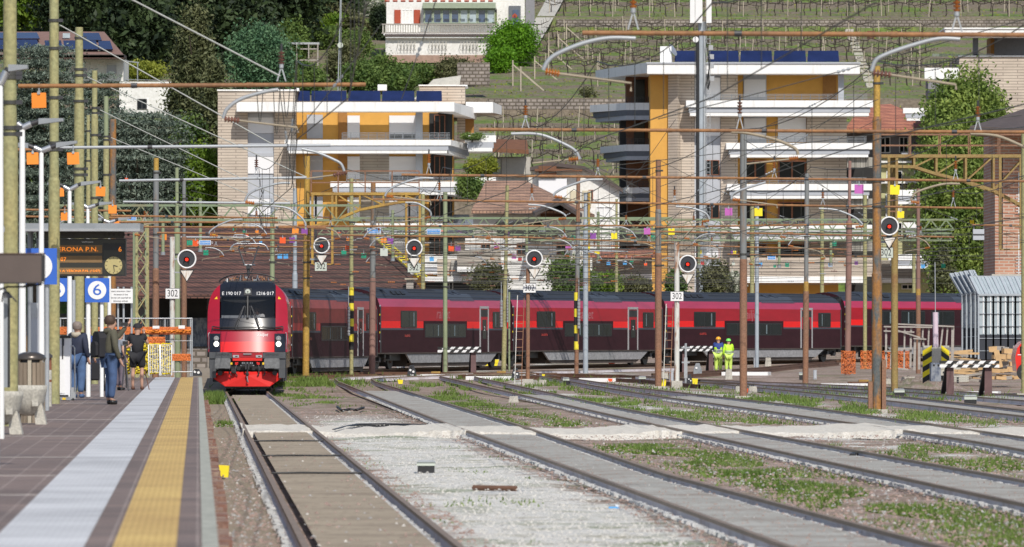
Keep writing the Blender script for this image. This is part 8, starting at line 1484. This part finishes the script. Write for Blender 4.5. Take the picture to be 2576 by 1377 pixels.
for i in range(40):
    x = r8.uniform(2385, 2480); yy = r8.uniform(885, 955) if x < 2430 else r8.uniform(915, 955); Y = 266+r8.uniform(-2, 2); mb = MB(); c = W(x, yy, Y); a = r8.uniform(-.35, .35); L_ = r8.uniform(.3, .9); mb.bar(c-Vector((L_, .3, L_*a*.5)), c+Vector((L_, .3, L_*a*.5)), .07, .09, r8.choice(['lumber', 'wood_old', 'slat_wood'])); tag(mb.build('plank'), 'loose plank in the tangled woodpile left of the lumber', 'plank', 'planks in the tangled woodpile')
mb = MB(); mb.bar(W(2516, 925, 258), W(2506, 882, 258), .2, .22, 'lumber'); tag(mb.build('sawn_timber'), 'upright squared beam sticking out of the lumber heap', 'beam')
M('glass_panel', (.36,.42,.45), .4, .12, 3)
Yg = 285; r9 = random.Random(9); t = thing('glass_barrier', 'steel and glass noise barrier with slanting top panels at the right', 'noise barrier', W(2480, 900, Yg))
M('frame_light', (.36,.395,.43), .5, .06)
def gpanel(x0, y0, xt, yt, w_, Y, yb, ym):
    fr = MB(); k = .03; A = W(x0, ym, Y); B_ = W(x0+w_, ym, Y); C_ = W(xt+w_, yt, Y+1.2); D_ = W(xt, yt, Y+1.2); fr.bar(A, D_, .09, .10, 'frame_light'); fr.bar(B_, C_, .09, .10, 'frame_light'); fr.bar(D_, C_, .08, .10, 'frame_light'); fr.bar(A, B_, .08, .09, 'frame_light'); fr.bar(A.lerp(B_, .5), D_.lerp(C_, .5), .04, .05, 'frame_light')
    for x in (x0, x0+w_): fr.px(x-2, ym, x+2, yb, Y, .15, 'frame_light')
    for q in range(5): y = ym+(yb-ym)*(q+.5)/5.2; fr.px(x0+2, y-.8, x0+w_-2, y+.8, Y-.02, .04, 'frame_light')
    f = fr.build('frame', t); gl = MB(); gl.add([A, B_, C_, D_], [(0, 1, 2, 3)], 'glass_panel'); gl.px(x0+2.1, ym+1, x0+w_-2.1, y0, Y+.05, .03, 'glass_panel'); gl.px(x0+w_*.55, ym+3, x0+w_*.55+2.5, y0-2, Y+.02, .03, 'sign_white'); gl.build('pane', f); pl = MB(); pl.px(x0+2.1, y0, x0+w_-2.1, yb, Y+.02, .08, 'solar_grey'); pl.build('lower_panel', f)
M('solar_grey', (.03,.034,.045), .5, .1)
for i in range(5): gpanel(2421+i*11, 826, 2390+i*12, 690-i*2, 11, Yg+4-i*.4, 900, 742-i*2)
for i in range(8): gpanel(2462+i*18.5, 842, 2440+i*19, 697, 18.5, Yg-2, 905, 742)
Yv = 240; t = thing('van', 'red front corner of a van cut by the right edge', 'van', W(2590, 955, Yv)); mb = MB(); a = [W(x, y, Yv) for x, y in ((2558, 935), (2554, 900), (2559, 876), (2572, 860), (2640, 850), (2640, 945))]
mb.prism([(p.x, p.z) for p in a], 'xz', Yv, Yv+2, 'red_bright'); mb.build('body', t); mb = MB(); c = W(2580, 936, Yv); mb.cyl((c.x, Yv-.05, c.z), (c.x, Yv+.2, c.z), .33, 'black', n=24); mb.cyl((c.x, Yv-.07, c.z), (c.x, Yv-.04, c.z), .18, 'alu', n=20); mb.build('wheel', t); mb = MB(); mb.px(2566, 872, 2600, 890, Yv-.02, .02, 'glass_dark'); mb.build('window', t); mb = MB(); mb.px(2560, 892, 2576, 894, Yv-.02, .02, 'sign_white'); mb.build('trim', t)
# mound of spoil by the timber frame
mb = MB(); vs = []; nx, ny = 30, 8
for j in range(ny+1):
    for i in range(nx+1): x = 2215+i*7.5; Y = 250+j*1.6; vs.append(((x-CX)*Y/F, Y, GZ(Y)+max(0, math.sin(i/nx*math.pi))*max(0, math.sin(j/ny*math.pi))*.55*r8.uniform(.6, 1.1)-.03))
mb.add(vs, [(j*(nx+1)+i, j*(nx+1)+i+1, (j+1)*(nx+1)+i+1, (j+1)*(nx+1)+i) for j in range(ny) for i in range(nx)], 'ground', True); struct(mb, 'spoil_mound')
